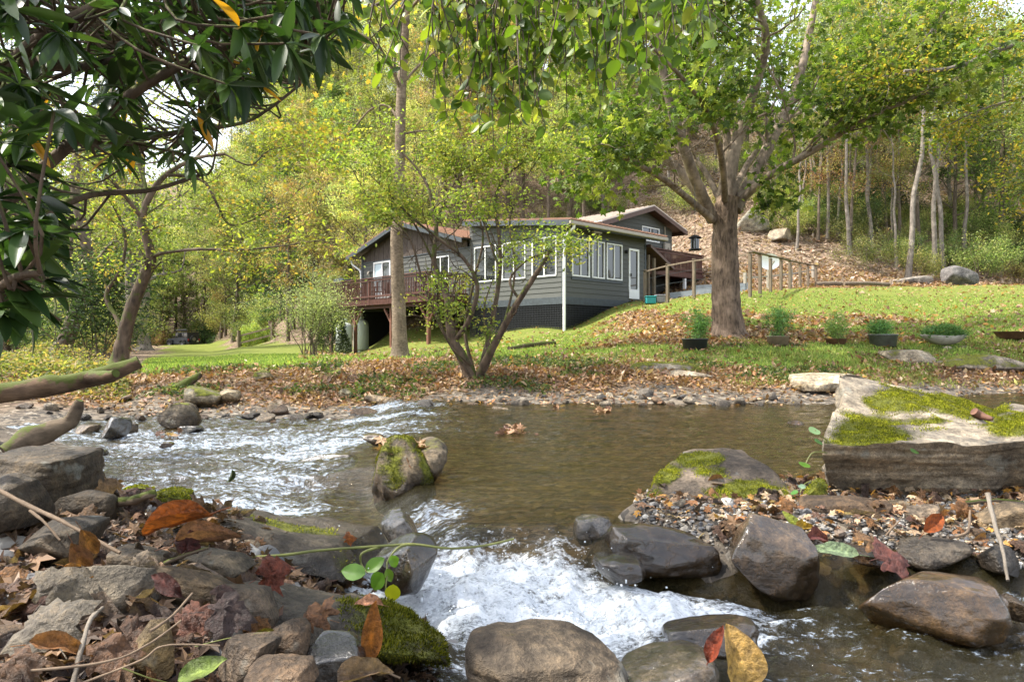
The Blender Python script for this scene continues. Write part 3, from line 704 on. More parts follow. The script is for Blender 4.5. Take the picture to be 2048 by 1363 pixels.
pstone(80, 945, 185, 135, 2.3, .42, 101, col=(.13, .11, .08), n=34, boxy=.55, lump=.10, cuts=1, flat_top=.62, strata=.018, moss=.25, rot=(0, .04, .1), label='large flat topped brown rock at the left edge of the near bank', cat='boulder', name='boulder')
pstone(18, 1005, 150, 120, 1.95, .3, 102, col=(.12, .105, .085), n=24, boxy=.3, cuts=5, moss=.2, label='rounded grey rock below the flat topped rock at the left edge')
pstone(222, 1200, 172, 150, 1.42, .16, 103, col=(.30, .29, .26), n=34, boxy=.5, lump=.2, cuts=9, rough=.03, rot=(.2, .12, .3), label='angular speckled grey and white stone behind the big pale leaf')
pstone(372, 1176, 236, 70, 1.52, .10, 104, col=(.23, .19, .135), n=30, boxy=.25, lump=.28, cuts=1, rough=.006, rot=(0, .25, .1), label='smooth elongated tan stone sloping down to the right')
pstone(432, 1128, 165, 66, 1.8, .17, 105, col=(.19, .175, .145), n=26, boxy=.45, cuts=4, rough=.01, rot=(.1, .12, -.2), label='flat greenish grey stone behind the elongated tan stone')
pstone(314, 1305, 98, 112, 1.22, .10, 106, col=(.36, .29, .16), n=28, boxy=.5, cuts=8, rough=.015, rot=(.3, .5, .4), label='yellowish angular stone in front of the speckled stone')
pstone(672, 1318, 118, 96, 1.30, .11, 107, col=(.055, .06, .07), n=24, boxy=.2, cuts=3, rough=.006, rot=(0, .15, 0), wet=True, label='dark blue grey rounded stone at the bottom of the near bank')
pstone(500, 1205, 150, 92, 1.5, .15, 108, col=(.19, .165, .14), n=24, boxy=.3, cuts=4, rough=.012, rot=(0, .3, .2), label='grey brown stone right of the elongated tan stone')
pstone(586, 1283, 92, 96, 1.32, .12, 109, col=(.14, .105, .075), n=22, boxy=.3, cuts=4, rough=.01, label='brown round stone left of the dark blue grey stone')
pstone(498, 1312, 132, 88, 1.2, .11, 110, col=(.16, .13, .105), n=24, boxy=.35, cuts=6, rough=.02, rot=(0, -.1, .4), label='rough dark speckled stone under the brown leaves')
pstone(560, 1350, 150, 60, 1.12, .10, 111, col=(.20, .15, .11), n=22, boxy=.35, cuts=5, label='brown stone at the very bottom beside the dark blue grey stone')
pstone(280, 1130, 120, 80, 1.7, .14, 112, col=(.20, .175, .14), n=22, boxy=.4, cuts=6, label='pale brown broken stone behind the speckled stone')
pstone(190, 1010, 130, 70, 2.2, .2, 113, col=(.10, .085, .065), n=22, boxy=.4, cuts=6, label='dark brown rock right of the large flat topped rock')
pstone(120, 1085, 150, 90, 1.8, .25, 114, col=(.105, .09, .07), n=22, boxy=.4, cuts=5, label='dirty brown rock half buried behind the big pale leaf')
pstone(340, 1015, 84, 74, 2.35, .16, 115, col=(.14, .125, .10), n=24, boxy=.4, cuts=5, mossfn=mossy(1.1, 5), tufts=1500, label='small mossy rock at the water edge of the near bank')
pstone(276, 980, 56, 30, 2.7, .12, 116, col=(.12, .11, .08), n=18, mossfn=mossy(1.4, 6), tufts=900, label='small dark stone capped with a moss cushion')
# long grey sill rocks along the water edge
a = [P(360, 1090, 2.15), P(372, 1015, 2.3), P(390, 1050, 2.9), P(400, 1003, 2.85), P(700, 1180, 2.15), P(660, 1095, 2.25), P(790, 1100, 2.75), P(770, 1055, 2.75)]
stone((0, 0, 0), (1, 1, 1), 120, col=(.17, .16, .14), n=44, boxy=.75, lump=.22, rough=.012, corners=a, mossfn=lambda w, n: fbm(w, 4, 4, 8)*1.3+.08, tufts=2500, wet=False,
      label='broad low grey ledge sloping into the water from the near bank', cat='boulder', name='boulder')
a = [P(400, 1240, 1.50), P(395, 1160, 1.62), P(430, 1200, 1.85), P(440, 1130, 1.82), P(890, 1345, 1.50), P(905, 1318, 1.52), P(890, 1330, 1.9), P(840, 1205, 1.80)]
def ledge_moss(w, n):
    px = 1024+w[:, 0]/w[:, 1]*F
    return sstep(560, 800, px)*.62+fbm(w, 5, 4, 9)*.6-.05
stone((0, 0, 0), (1, 1, 1), 121, col=(.14, .135, .12), n=56, boxy=.42, lump=.40, rough=.018, corners=a, mossfn=ledge_moss, tufts=12000, tuftcol=.45,
      label='long sloping grey rock with a mossy right end beside the white water', cat='boulder', name='boulder')
pstone(795, 1068, 80, 80, 2.45, .18, 122, col=(.20, .19, .18), wet=True, n=24, boxy=.5, cuts=7, rough=.02, rot=(.2, -.5, .2), label='wet pointed stone poking up beside the falling water')
pstone(815, 1125, 150, 120, 2.15, .22, 123, col=(.085, .07, .05), wet=True, n=28, boxy=.3, cuts=5, moss=.3, label='dark wet rock at the left side of the white water')
pstone(590, 1100, 130, 40, 2.3, .2, 124, col=(.12, .10, .085), n=22, wet=True, boxy=.5, cuts=5, label='dark flat wet stone on the low grey ledge') if False else None
pstone(1080, 1352, 350, 225, 1.42, .30, 130, col=(.19, .165, .135), n=44, boxy=.12, lump=.28, cuts=3, rough=.014, moss=.28, rot=(0, .06, 0), label='big rounded brown grey boulder at the bottom centre', cat='boulder', name='boulder')
pstone(1330, 1352, 200, 120, 1.45, .22, 131, col=(.14, .13, .12), wet=True, n=30, boxy=.35, cuts=4, rough=.01, label='wet grey rock right of the big bottom boulder')
pstone(1187, 1060, 84, 62, 2.72, .16, 132, col=(.30, .30, .30), wet=True, n=24, boxy=.4, cuts=7, rough=.02, label='small glossy grey stone washed by the creek right of centre')
pstone(1320, 1112, 220, 125, 2.5, .26, 133, col=(.085, .06, .03), wet=True, n=34, boxy=.4, lump=.2, cuts=5, rough=.02, rot=(0, .12, .1), label='glossy wet brown boulder left of the gravel bar', cat='boulder', name='boulder')
pstone(1530, 1100, 205, 170, 2.38, .3, 134, col=(.125, .10, .075), wet=True, n=38, boxy=.38, lump=.22, cuts=6, rough=.016, rot=(0, .35, .15), label='tall wet brown boulder in front of the gravel bar', cat='boulder', name='boulder')
pstone(1700, 1030, 205, 78, 2.72, .22, 135, col=(.15, .11, .075), n=30, boxy=.3, lump=.2, cuts=2, rough=.008, rot=(0, .03, 0), moss=.2, label='smooth brown stone tucked under the left end of the great slab')
pstone(1445, 1018, 105, 34, 2.85, .15, 136, col=(.17, .13, .115), n=20, boxy=.5, cuts=5, rot=(0, .25, 0), label='flat purplish stone lying on the gravel bar')
pstone(1862, 1212, 285, 130, 2.1, .30, 137, col=(.24, .18, .105), wet=True, n=36, boxy=.35, cuts=3, rough=.012, label='ochre boulder half under water on the right', cat='boulder', name='boulder')
pstone(1855, 1112, 170, 70, 2.38, .2, 138, col=(.17, .165, .155), n=26, boxy=.4, cuts=5, rough=.015, label='grey rounded stone behind the ochre boulder')
pstone(2010, 1038, 110, 70, 2.5, .2, 139, col=(.27, .23, .17), n=24, boxy=.4, cuts=4, label='tan stone under the slab near the right edge')
pstone(1738, 1112, 130, 32, 2.35, .12, 140, col=(.16, .12, .09), wet=True, n=20, boxy=.5, cuts=4, rot=(0, .2, 0), label='thin flat brown stone at the water edge left of the ochre boulder')
pstone(1845, 1030, 75, 50, 2.6, .12, 141, col=(.26, .23, .2), n=20, boxy=.5, cuts=7, rough=.03, label='small crumbly pale stone in the middle under the slab')
pstone(1625, 1010, 48, 110, 2.9, .15, 142, col=(.14, .12, .09), n=20, boxy=.5, cuts=5, mossfn=lambda w, n: np.full(len(w), .9), tufts=2500, label='upright mossy stone at the left corner of the great slab')
pstone(1990, 1120, 90, 60, 2.3, .15, 143, col=(.10, .10, .10), n=20, cuts=6, label='dark grey stone by the pale stick at the right')
pstone(2030, 1215, 60, 50, 2.1, .12, 144, col=(.25, .22, .18), n=18, cuts=6, label='small pale stone at the right edge above the water')
pstone(1420, 1268, 190, 60, 1.75, .2, 145, col=(.11, .09, .07), wet=True, n=26, boxy=.3, cuts=3, label='brown stone just under the water right of the big bottom boulder')
pstone(1235, 1140, 110, 60, 2.3, .2, 146, col=(.10, .08, .06), wet=True, n=20, boxy=.3, cuts=3, label='dark stone barely breaking the foam right of centre')
# out in the creek
pstone(655, 926, 120, 38, 4.75, .22, 150, col=(.13, .12, .11), wet=True, n=22, boxy=.4, cuts=4, rot=(0, -.12, .2), label='long low wet rock left of the mossy mid creek rock')
pstone(615, 934, 55, 26, 4.7, .15, 151, col=(.09, .085, .08), wet=True, n=16, label='small dark rock at the left tip of the long low wet rock')
pstone(748, 878, 44, 26, 5.0, .18, 152, col=(.09, .07, .05), wet=True, n=16, label='round dark stone just behind the mossy mid creek rock')
pstone(362, 830, 76, 52, 6.9, .4, 153, col=(.15, .13, .10), n=22, boxy=.35, cuts=4, mossfn=mossy(.9, 12), label='brown rounded boulder in the shallows by the far bank', cat='boulder', name='boulder')
pstone(232, 855, 50, 46, 6.2, .25, 154, col=(.07, .065, .055), wet=True, n=20, boxy=.4, cuts=7, label='dark pointed wet stone in the shallows at the left')
pstone(262, 858, 26, 26, 6.6, .12, 155, col=(.2, .18, .15), n=14, label='small pale stone beside the dark pointed wet stone')
pstone(382, 860, 52, 20, 6.75, .2, 156, col=(.08, .085, .09), wet=True, n=16, label='low blue grey stone in front of the brown rounded boulder')
pstone(333, 893, 30, 20, 5.75, .12, 157, col=(.12, .08, .05), wet=True, n=14, label='small red brown stone poking from the left riffle')
pstone(186, 912, 52, 28, 5.25, .2, 158, col=(.06, .055, .05), wet=True, n=16, label='dark wet stone at the near edge of the left riffle')
pstone(176, 860, 48, 24, 6.6, .2, 159, col=(.26, .22, .17), n=14, label='pale tan stone beside the curved driftwood')
pstone(1005, 823, 44, 28, 7.6, .22, 160, col=(.34, .30, .24), n=20, boxy=.4, cuts=6, label='pale stone at the far water edge near the picture centre')
pstone(1195, 829, 40, 12, 7.5, .15, 161, col=(.2, .19, .18), wet=True, n=14, label='flat grey stone under the middle leaf clump in the pool')
pstone(1590, 848, 44, 16, 6.2, .16, 162, col=(.09, .06, .045), wet=True, n=16, label='dark red brown rock breaking the pool left of the great slab')
# bank rocks
def gstone(px, d, w, h, dep, seed, dz=0, **kw):
    c = G(px, d, dz); return stone(c, (w, dep, h), seed, **kw)
gstone(1330, 10.4, 1.15, .32, .8, 170, dz=.02, col=(.24, .22, .19), n=30, boxy=.45, cuts=6, flat_top=.6, mossfn=mossy(.95, 21), tufts=2500, label='flat mossy outcrop in the grass of the far bank', cat='boulder', name='boulder')
gstone(1365, 9.9, .95, .16, .5, 171, dz=0, col=(.30, .27, .22), n=24, boxy=.5, cuts=5, label='low pale rock in front of the flat mossy outcrop')
gstone(1650, 8.9, .85, .24, .6, 172, dz=.12, col=(.36, .32, .25), n=26, boxy=.5, cuts=5, label='pale flat rock on the far shore behind the great slab')
gstone(1960, 11.3, 1.6, .30, .8, 173, dz=.06, col=(.22, .2, .17), n=28, boxy=.5, cuts=5, mossfn=mossy(.9, 22), tufts=2000, label='long mossy rock on the far shore at the right edge', cat='boulder', name='boulder')
gstone(1815, 11.6, .9, .3, .7, 174, dz=.04, col=(.28, .25, .2), n=24, boxy=.45, cuts=6, mossfn=mossy(.7, 23), label='weathered rock in the leaves left of the long mossy rock')
gstone(415, 8.6, .55, .34, .45, 175, dz=.08, col=(.22, .2, .15), n=24, boxy=.4, cuts=4, mossfn=mossy(.9, 24), label='rounded mossy boulder on the left foot of the far bank', cat='boulder', name='boulder')
gstone(455, 8.7, .34, .22, .4, 176, dz=.05, col=(.30, .26, .19), n=20, boxy=.4, cuts=4, label='smooth tan boulder leaning on the rounded mossy boulder')
gstone(700, 9.0, .30, .2, .3, 177, dz=.03, col=(.2, .19, .14), n=20, cuts=5, mossfn=mossy(1, 25), label='small mossy rock under the middle of the leafy far bank')
gstone(757, 8.5, .42, .12, .2, 178, dz=.05, col=(.30, .25, .18), n=20, boxy=.55, cuts=5, rot=(0, .15, 0), label='flat tan slab at the foot of the far bank near the forked tree')
gstone(530, 10.0, .3, .22, .3, 179, dz=.03, col=(.2, .18, .12), n=18, cuts=5, mossfn=mossy(1, 26), label='mossy rock half buried high on the leafy far bank')
gstone(675, 10.3, .28, .2, .25, 180, dz=.03, col=(.2, .18, .12), n=18, cuts=5, mossfn=mossy(1.1, 27), label='small round mossy rock high on the bank below the deck')
gstone(1915, 31.5, 1.5, 1.2, 1.2, 181, dz=.3, col=(.13, .13, .14), n=26, boxy=.4, cuts=5, label='dark grey boulder at the foot of the wooded hill', cat='boulder', name='boulder')
gstone(1820, 31.5, 1.9, .6, 1.2, 182, dz=.1, col=(.2, .19, .18), n=22, boxy=.5, cuts=6, label='low grey rock beside the lawn at the foot of the hill')
gstone(1508, 38, 2.0, 1.8, 1.4, 183, dz=.4, col=(.30, .30, .26), n=30, boxy=.45, cuts=7, mossfn=mossy(.55, 28), label='big pale rock high on the leafy slope right of the maple', cat='boulder', name='boulder')
gstone(1560, 37, 1.3, .9, 1.2, 184, dz=.2, col=(.26, .23, .18), n=24, boxy=.45, cuts=7, label='smaller pale rock right of the big rock on the slope')

# individual cobbles: a few base stones copied along the far water line and over the near banks
rng = np.random.default_rng(4)
BASES = []
for k in range(12):
    cl = [(.20, .185, .16), (.27, .225, .165), (.13, .12, .11), (.34, .31, .26), (.19, .14, .10), (.10, .10, .105)][k % 6]
    v, f = stone_mesh(300+k, (1, rng.uniform(.6, .95), rng.uniform(.4, .7)), 12, boxy=.35, cuts=5, rough=.012)
    BASES.append((v, f, cl))
def cobble_proto(k, wet, label, group):
    v, f, cl = BASES[k]; mb = MB(); mb.add(v, f, cl)
    o = mb.build('cobble', MAT['wet'] if wet else MAT['rock'], smooth=True)
    at = o.data.attributes.new('moss', 'FLOAT', 'POINT'); at.data.foreach_set('value', np.zeros(len(v), np.float32))
    return tag(o, label, 'stone', group)
def cobbles(pts, sizes, label, group, wet=False, sink=.12, hz=None):
    protos = [None]*12
    for i, ((x, y), s) in enumerate(zip(pts, sizes)):
        k = int(rng.integers(12))
        if protos[k] is None: protos[k] = o = cobble_proto(k, wet, label, group)
        else: o = protos[k].copy(); COL.objects.link(o)
        z = gz(x, y) if hz is None else max(gz(x, y), hz)
        o.location = (x, y, z+s*sink); o.rotation_euler = (rng.normal()*.25, rng.normal()*.25, rng.uniform(0, 6.28)); o.scale = (s, s, s*rng.uniform(.75, 1.25))
pts = []; sz = []
while len(pts) < 120:
    px = rng.uniform(-20, 1640); x0 = (px-1024)/F
    lo = 7.55 if px < 850 else 7.95
    d = lo+abs(rng.normal())*.38*(1.6 if px < 480 else 1); pts.append((x0*d, d)); sz.append(float(np.clip(rng.lognormal(-2.1, .42), .06, .30))*(1.0 if px < 900 else .75))
cobbles(pts, sz, 'cobble lying in the stony strip along the far water line', 'cobbles along the far water line')
pts = []; sz = []
while len(pts) < 120:
    d = rng.uniform(1.05, 3.6); px = rng.uniform(-60, 880); x0 = (px-1024)/F*d
    if poly_sd(np.array([x0]), np.array([d]), BANK)[0] > .03:
        pts.append((x0, d)); sz.append(float(np.clip(rng.lognormal(-3.0, .45), .02, .12)))
cobbles(pts, sz, 'loose small stone among the dead leaves of the near left bank', 'loose stones on the near left bank')
pts = []; sz = []
while len(pts) < 60:
    d = rng.uniform(2.25, 3.2); px = rng.uniform(1290, 2080); x0 = (px-1024)/F*d
    if poly_sd(np.array([x0]), np.array([d]), BAR)[0] > .04:
        pts.append((x0, d)); sz.append(float(np.clip(rng.lognormal(-3.0, .4), .022, .10)))
cobbles(pts, sz, 'loose small stone on the gravel bar in front of the great slab', 'loose stones on the gravel bar')
# gravel nobody could count
def gravel(name, n, poly, dmin, dmax, pxr, s0, seed, kindlabel):
    rg = np.random.default_rng(seed); d = rg.uniform(dmin, dmax, n*4); px = rg.uniform(*pxr, n*4); x = (px-1024)/F*d
    ok = poly_sd(x, d, poly) > .0; x = x[ok][:n]; d = d[ok][:n]; z = ground(x, d); m = len(x)
    v, f = stone_mesh(7, (1, .8, .55), 5 if n < 1000 else 2, boxy=.35, cuts=3, rough=0)
    R = frames(rg.normal(size=(m, 3))*[1, 1, .25], rg.normal(size=(m, 3))*.5+[0, 0, 1]); s = rg.lognormal(math.log(s0), .45, m)
    V = np.stack([x, d, z+s*.15], 1)[:, None]+s[:, None, None]*np.einsum('kj,njm->nkm', v*[1, 1, 1], R)
    C = np.repeat(pick(rg, m, [(.20, .19, .18), (.10, .10, .105), (.30, .27, .23), (.16, .12, .09), (.42, .40, .36), (.07, .065, .06)], None, .2), len(v), 0)
    mb = MB(); mb.add(V.reshape(-1, 3), (f[None]+(np.arange(m)*len(v))[:, None, None]).reshape(-1, 4), C)
    tag(mb.build(name, MAT['gravel'], smooth=False), kindlabel, kind='stuff')
m_, nt_, out_ = M('gravel'); principled(nt_, out_, attr(nt_).outputs[0], .6, 0, .4); MAT['gravel'] = m_
gravel('gravel', 9000, BANK, .95, 3.6, (-80, 900), .014, 5, 'fine gravel filling the gaps between stones on the near bank')
gravel('gravel', 700, BANK, 1.0, 3.6, (-80, 900), .034, 15, 'coarse gravel and pebbles among the near bank stones')
gravel('gravel', 8000, BAR, 2.2, 3.3, (1270, 2100), .013, 6, 'grey and white gravel of the bar between the boulders')
# ------------------------------------------------------------ the cottage
A0 = np.array([1.886, 25.0]); UR = np.array([.722, .692]); UL = np.array([-.692, .722])
def H(s, t, z): p = A0+UR*s+UL*t; return np.array([p[0], p[1], z])
HX = np.array([[UR[0], UR[1], 0], [UL[0], UL[1], 0], [0, 0, 1]])
def hbox(mb, s0, s1, t0, t1, z0, z1, col=(1, 1, 1), mat=0, bev=0.0):
    return box(mb, H((s0+s1)/2, (t0+t1)/2, (z0+z1)/2), (s1-s0, t1-t0, z1-z0), col, mat, HX, bev)
MAT['siding'] = mat_plain('siding_grey', (.086, .088, .079), .6, 0, .3, 9, .18, .25, 0, (.4, .4, 14))
MAT['trim_dark'] = mat_plain('trim_slate', (.045, .055, .062), .5, nscale=8)
MAT['white'] = mat_plain('white_vinyl', (.78, .78, .75), .35, nscale=8, namp=.05, b=.02)
MAT['lattice'] = mat_plain('lattice_black', (.011, .012, .015), .5, nscale=30)
MAT['dark'] = mat_plain('crawlspace_dark', (.010, .010, .010), .9, nscale=5)
MAT['deckwood'] = mat_plain('deck_stain_red', (.085, .034, .024), .55, 0, .35, 16, .35, .3, 0, (1, 1, .3))
MAT['deckpost'] = mat_plain('post_stain_brown', (.17, .075, .05), .6, 0, .35, 16, .3, .3, 0, (1, 1, .3))
MAT['barn'] = mat_plain('weathered_board', (.088, .070, .058), .85, 0, .2, 14, .5, .5, 0, (3, 3, .3))
MAT['copper'] = mat_plain('roof_metal_orange', (.24, .13, .08), .45, .35, .5, 3, .12, .03)
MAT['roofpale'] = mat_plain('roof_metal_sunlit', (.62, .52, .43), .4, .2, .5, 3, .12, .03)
MAT['fascia'] = mat_plain('fascia_brown', (.10, .055, .042), .5, nscale=8)
MAT['gutter'] = mat_plain('gutter_clay', (.33, .29, .23), .4, nscale=6, namp=.1, b=.03)
MAT['fencewood'] = mat_plain('weathered_post', (.16, .125, .088), .8, 0, .2, 18, .35, .4, 0, (1, 1, .2))
MAT['concrete'] = mat_plain('painted_block', (.20, .22, .25), .8, nscale=6, namp=.2, b=.2)
m_, nt_, out_ = M('window_glass'); g_ = principled(nt_, None, (.012, .014, .014), .04, 0, .8)
nz_ = noise_n(nt_, .9, 2, .5); nt_.links.new(bump(nt_, nz_.outputs[0], .05, .05), g_.inputs['Normal']); nt_.links.new(g_.outputs[0], out_.inputs[0]); MAT['glass'] = m_
MAT['blind'] = mat_plain('door_blind', (.42, .52, .56), .3, 0, .6, 6, .05, .02)

def siding(mb, axis, fixed, a0, a1, z0, topf, out=1, board=.185, col=(1, 1, 1), mat=0, lap=.022, holes=()):
    """lapped boards on the wall line; axis 's' (t fixed) or 't' (s fixed); topf(a) = wall top; holes = (a0,a1,z0,z1) left open"""
    nb = int(math.ceil((max(topf(a0), topf(a1), topf((a0+a1)/2))-z0)/board))
    cuts_ = sorted(set([a0, a1]+[h[0] for h in holes]+[h[1] for h in holes]+list(np.linspace(a0, a1, 13))))
    def pt(a, o, z): return H(a, fixed-o, z) if axis == 's' else H(fixed-o, a, z)
    rg = np.random.default_rng(int(abs(a0*77+z0*13)) % 9999)
    for i in range(nb):
        zb = z0+i*board; sh = 1+rg.normal()*.07
        for u0, u1 in zip(cuts_[:-1], cuts_[1:]):
            um = (u0+u1)/2; segs = [(zb, zb+board)]
            for h in holes:
                if h[0] < um < h[1]:
                    ns = []
                    for q0, q1 in segs:
                        if q1 <= h[2] or q0 >= h[3]: ns.append((q0, q1)); continue
                        if q0 < h[2]: ns.append((q0, h[2]))
                        if q1 > h[3]: ns.append((h[3], q1))
                    segs = ns
            for q0, q1 in segs:
                t0 = min(q1, topf(u0)); t1 = min(q1, topf(u1))
                if t0 <= q0 and t1 <= q0: continue
                t0 = max(t0, q0+.001); t1 = max(t1, q0+.001)
                o0 = lap*(1-(q0-zb)/board); oa = lap*(1-(t0-zb)/board); ob = lap*(1-(t1-zb)/board)
                v = [pt(u0, o0, q0), pt(u1, o0, q0), pt(u1, ob, t1), pt(u0, oa, t0), pt(u0, 0, q0), pt(u1, 0, q0)]
                mb.add(v, [(0, 1, 2, 3), (4, 5, 1, 0)], tuple(c*sh for c in col), mat)
HOUSE = H(0, 0, .29)
house = empty('cottage', HOUSE, 'dark grey clapboard cottage with orange metal roof and a white framed window sunroom', 'house')
zt = lambda t: 4.32+.115*t      # sunroom roof underside along t
SW = 5.1
# window openings
LW = [(.323, 1.595, 2.41, 3.90), (1.948, 3.274, 2.42, 3.90), (3.625, 4.98, 2.43, 3.90)]
RW = [(.445, 1.454, 2.41, 3.84), (1.604, 2.367, 2.41, 3.84), (2.49, 3.486, 2.41, 3.84)]
SD = (3.93, 4.62, 1.72, 3.76)
w = MB()
siding(w, 't', 0, 0, 5.3, 1.62, lambda t: min(4.30+.115*t, 5.2), holes=LW)
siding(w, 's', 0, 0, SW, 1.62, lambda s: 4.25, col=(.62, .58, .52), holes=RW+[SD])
siding(w, 's', 5.3, .03, SW, 1.62, lambda s: 5.2)
siding(w, 't', SW, 0, 5.3, 1.62, lambda t: 4.3, lap=-.02)
w.build('sunroom_wall', MAT['siding'], house)
b = MB()
hbox(b, -.03, .07, -.03, .07, 1.55, 4.3); hbox(b, -.035, SW+.03, -.035, .03, 1.36, 1.62); hbox(b, -.035, .03, .035, 5.3, 1.36, 1.62)
hbox(b, -.03, .0, .30, 5.05, 3.93, 4.02); hbox(b, .42, 3.53, -.045, -.02, 2.28, 2.38); hbox(b, .40, 3.53, -.045, -.02, 3.87, 3.95)
hbox(b, SW-.06, SW+.03, -.03, .05, 1.62, 4.25)
b.build('trim', MAT['trim_dark'], house)
i = MB(); hbox(i, .25, SW-.1, .25, 5.2, 1.45, 1.6); hbox(i, .3, SW-.1, 5.0, 5.2, 1.6, 4.6); hbox(i, SW-.3, SW-.15, .25, 5.0, 1.6, 4.2); i.build('interior', MAT['dark'], house)
# lattice skirt: crossing strips in front of darkness
l = MB()
for t in np.arange(.05, 5.3, .085): hbox(l, .005, .02, t, t+.022, -.3, 1.36)
for z in np.arange(-.25, 1.36, .085): hbox(l, -.012, .003, .03, 5.3, z, z+.022)
for s in np.arange(.05, SW, .085): hbox(l, s, s+.022, .005, .02, .1, 1.36)
for z in np.arange(.15, 1.36, .085): hbox(l, .03, SW, -.012, .003, z, z+.022)
l.build('lattice_skirt', MAT['lattice'], house)
d = MB(); hbox(d, .30, SW-.05, .30, 5.25, -.6, 1.40); d.build('crawlspace', MAT['dark'], house)

def window(axis, a0, a1, z0, z1, fixed, mull=1, fw=.05, frame='white', parent=None, door=False, blind=False):
    f = MB(); g = MB()
    def bx_(m, u0, u1, q0, q1, o0, o1):
        if axis == 's': hbox(m, u0, u1, fixed-o1, fixed-o0, q0, q1)
        else: hbox(m, fixed-o1, fixed-o0, u0, u1, q0, q1)
    bx_(f, a0, a1, z1-fw, z1, -.03, .045); bx_(f, a0, a1, z0, z0+fw*(4.5 if door else 1), -.03, .05)
    bx_(f, a0, a0+fw, z0+.002, z1-.002, -.032, .043); bx_(f, a1-fw, a1, z0+.002, z1-.002, -.032, .043)
    for k in range(mull):
        c = a0+(a1-a0)*(k+1)/(mull+1); bx_(f, c-fw*.45, c+fw*.45, z0+fw, z1-fw, -.02, .03)
    fo = f.build('door' if door else 'window', MAT[frame], parent or house)
    bx_(g, a0+.01, a1-.01, z0+.01, z1-.01, -.018, -.008); g.build('glass', MAT['blind'] if blind else MAT['glass'], fo)
    return fo
for q in LW: window('t', *q, 0)
for q in RW: window('s', *q, 0)
sd = window('s', *SD, 0, mull=0, fw=.085, door=True)
hm = MB(); hbox(hm, 4.0, 4.03, -.10, -.05, 2.62, 2.74); hm.build('handle', MAT['dark'], sd)
# sunroom roof: shed, rising away from the gutter, ribbed metal
r = MB()
def slope_slab(mb, s0, s1, t0, t1, z0, z1, th, col=(1, 1, 1), mat=0):
    v = [H(s0, t0, z0), H(s1, t0, z0), H(s1, t1, z1), H(s0, t1, z1)]; v += [p-[0, 0, th] for p in v]
    mb.add(v, [(0, 1, 2, 3), (7, 6, 5, 4), (0, 4, 5, 1), (1, 5, 6, 2), (2, 6, 7, 3), (3, 7, 4, 0)], col, mat)
slope_slab(r, -.32, SW+.7, -.62, 5.35, 4.36, 5.04, .03)
for s in np.arange(-.25, SW+.7, .23): slope_slab(r, s-.03, s+.03, -.66, 5.35, 4.40, 5.083, .035)
r.build('roof', MAT['copper'], house)
r = MB(); slope_slab(r, -.34, -.30, -.55, 5.4, 4.335, 5.02, .20); slope_slab(r, -.30, SW+.66, -.5, 5.3, 4.31, 4.98, .03)
hbox(r, -.30, SW+.66, -.55, -.52, 4.13, 4.32); r.build('fascia', MAT['trim_dark'], house)
g = MB(); hbox(g, -.34, SW+.72, -.67, -.555, 4.17, 4.30, bev=.02); go = g.build('gutter', MAT['gutter'], house)
dn = MB()
pts_ = [H(-.1, -.60, 4.17), H(-.1, -.58, 4.05), H(-.07, -.25, 3.88), H(-.06, -.09, 3.80), H(-.06, -.09, 3.6), H(-.06, -.09, .33)]
for p, q in zip(pts_[:-1], pts_[1:]): bar(dn, p, q, .085, .07)
dn.build('downspout', MAT['white'], go)
fl_ = MB(); hbox(fl_, 1.25, 1.75, -.42, -.28, 4.06, 4.14, bev=.02)
for q in (1.36, 1.62): fl_.add(*(lambda v, f: (v*[.09, .09, .07]+H(q, -.36, 4.02), f))(*stone_mesh(1, (1, 1, 1), 6, boxy=0, lump=0, cuts=0, rough=0)))
fl_.build('floodlight', MAT['gutter'], house)
cl = MB(); hbox(cl, 3.66, 3.75, -.14, -.03, 3.52, 3.66, bev=.02); cl.build('wall_lamp', MAT['dark'], house)
# gable end behind the deck (wall line continues the sunroom's left face)
GE = lambda t: 4.24+.27*min(t-5.35, 14.5-t)
w = MB(); DR = (11.25, 12.75, 1.90, 3.92); GW = (6.7, 7.95, 2.72, 3.75)
def topA(t): return min(3.95+0*t, GE(t)-.02)
siding(w, 't', .03, 5.3, 13.83, 1.6, topA, holes=[DR, GW])
w.build('gable_wall', MAT['siding'], house)
bb = MB()                                      # vertical weathered boards in the gable triangle
for t in np.arange(5.5, 13.8, .2):
    z1a = GE(t)-.02; z1b = GE(min(t+.19, 13.83))-.02
    if min(z1a, z1b) > 3.99:
        k = .8+.4*random.Random(int(t*10)).random(); o = .012*(int(t/.2) % 2)
        v = [H(.03-o, t, 3.97), H(.03-o, t+.19, 3.97), H(.03-o, t+.19, z1b), H(.03-o, t, z1a), H(.06, t, 3.97), H(.06, t+.19, 3.97), H(.06, t+.19, z1b), H(.06, t, z1a)]
        bb.add(v, [(0, 1, 2, 3), (0, 4, 5, 1), (1, 5, 6, 2), (3, 7, 4, 0)], (k, k, k))
bb.build('gable_board', MAT['barn'], house)
bt = MB(); hbox(bt, -.02, .04, 5.3, 13.83, 3.94, 3.985); hbox(bt, -.025, .06, 13.74, 13.86, 1.6, 4.3); bt.build('trim', MAT['trim_dark'], house)
dd = window('t', *DR, .03, mull=1, fw=.085, door=True, blind=False)
g = MB(); hbox(g, .02, .03, 12.02, 12.64, 2.1, 3.82); g.build('blind', MAT['blind'], dd)
window('t', *GW, .03, mull=1)
for tt in (13.1, 10.9):
    q = MB(); hbox(q, -.10, .0, tt-.06, tt+.06, 3.45, 3.50, bev=.01); lathe(q, H(-.09, tt, 3.30), [(.03, .0), (.06, .03), (.06, .12), (.02, .16)], 10); q.build('wall_lamp', MAT['gutter'], house)
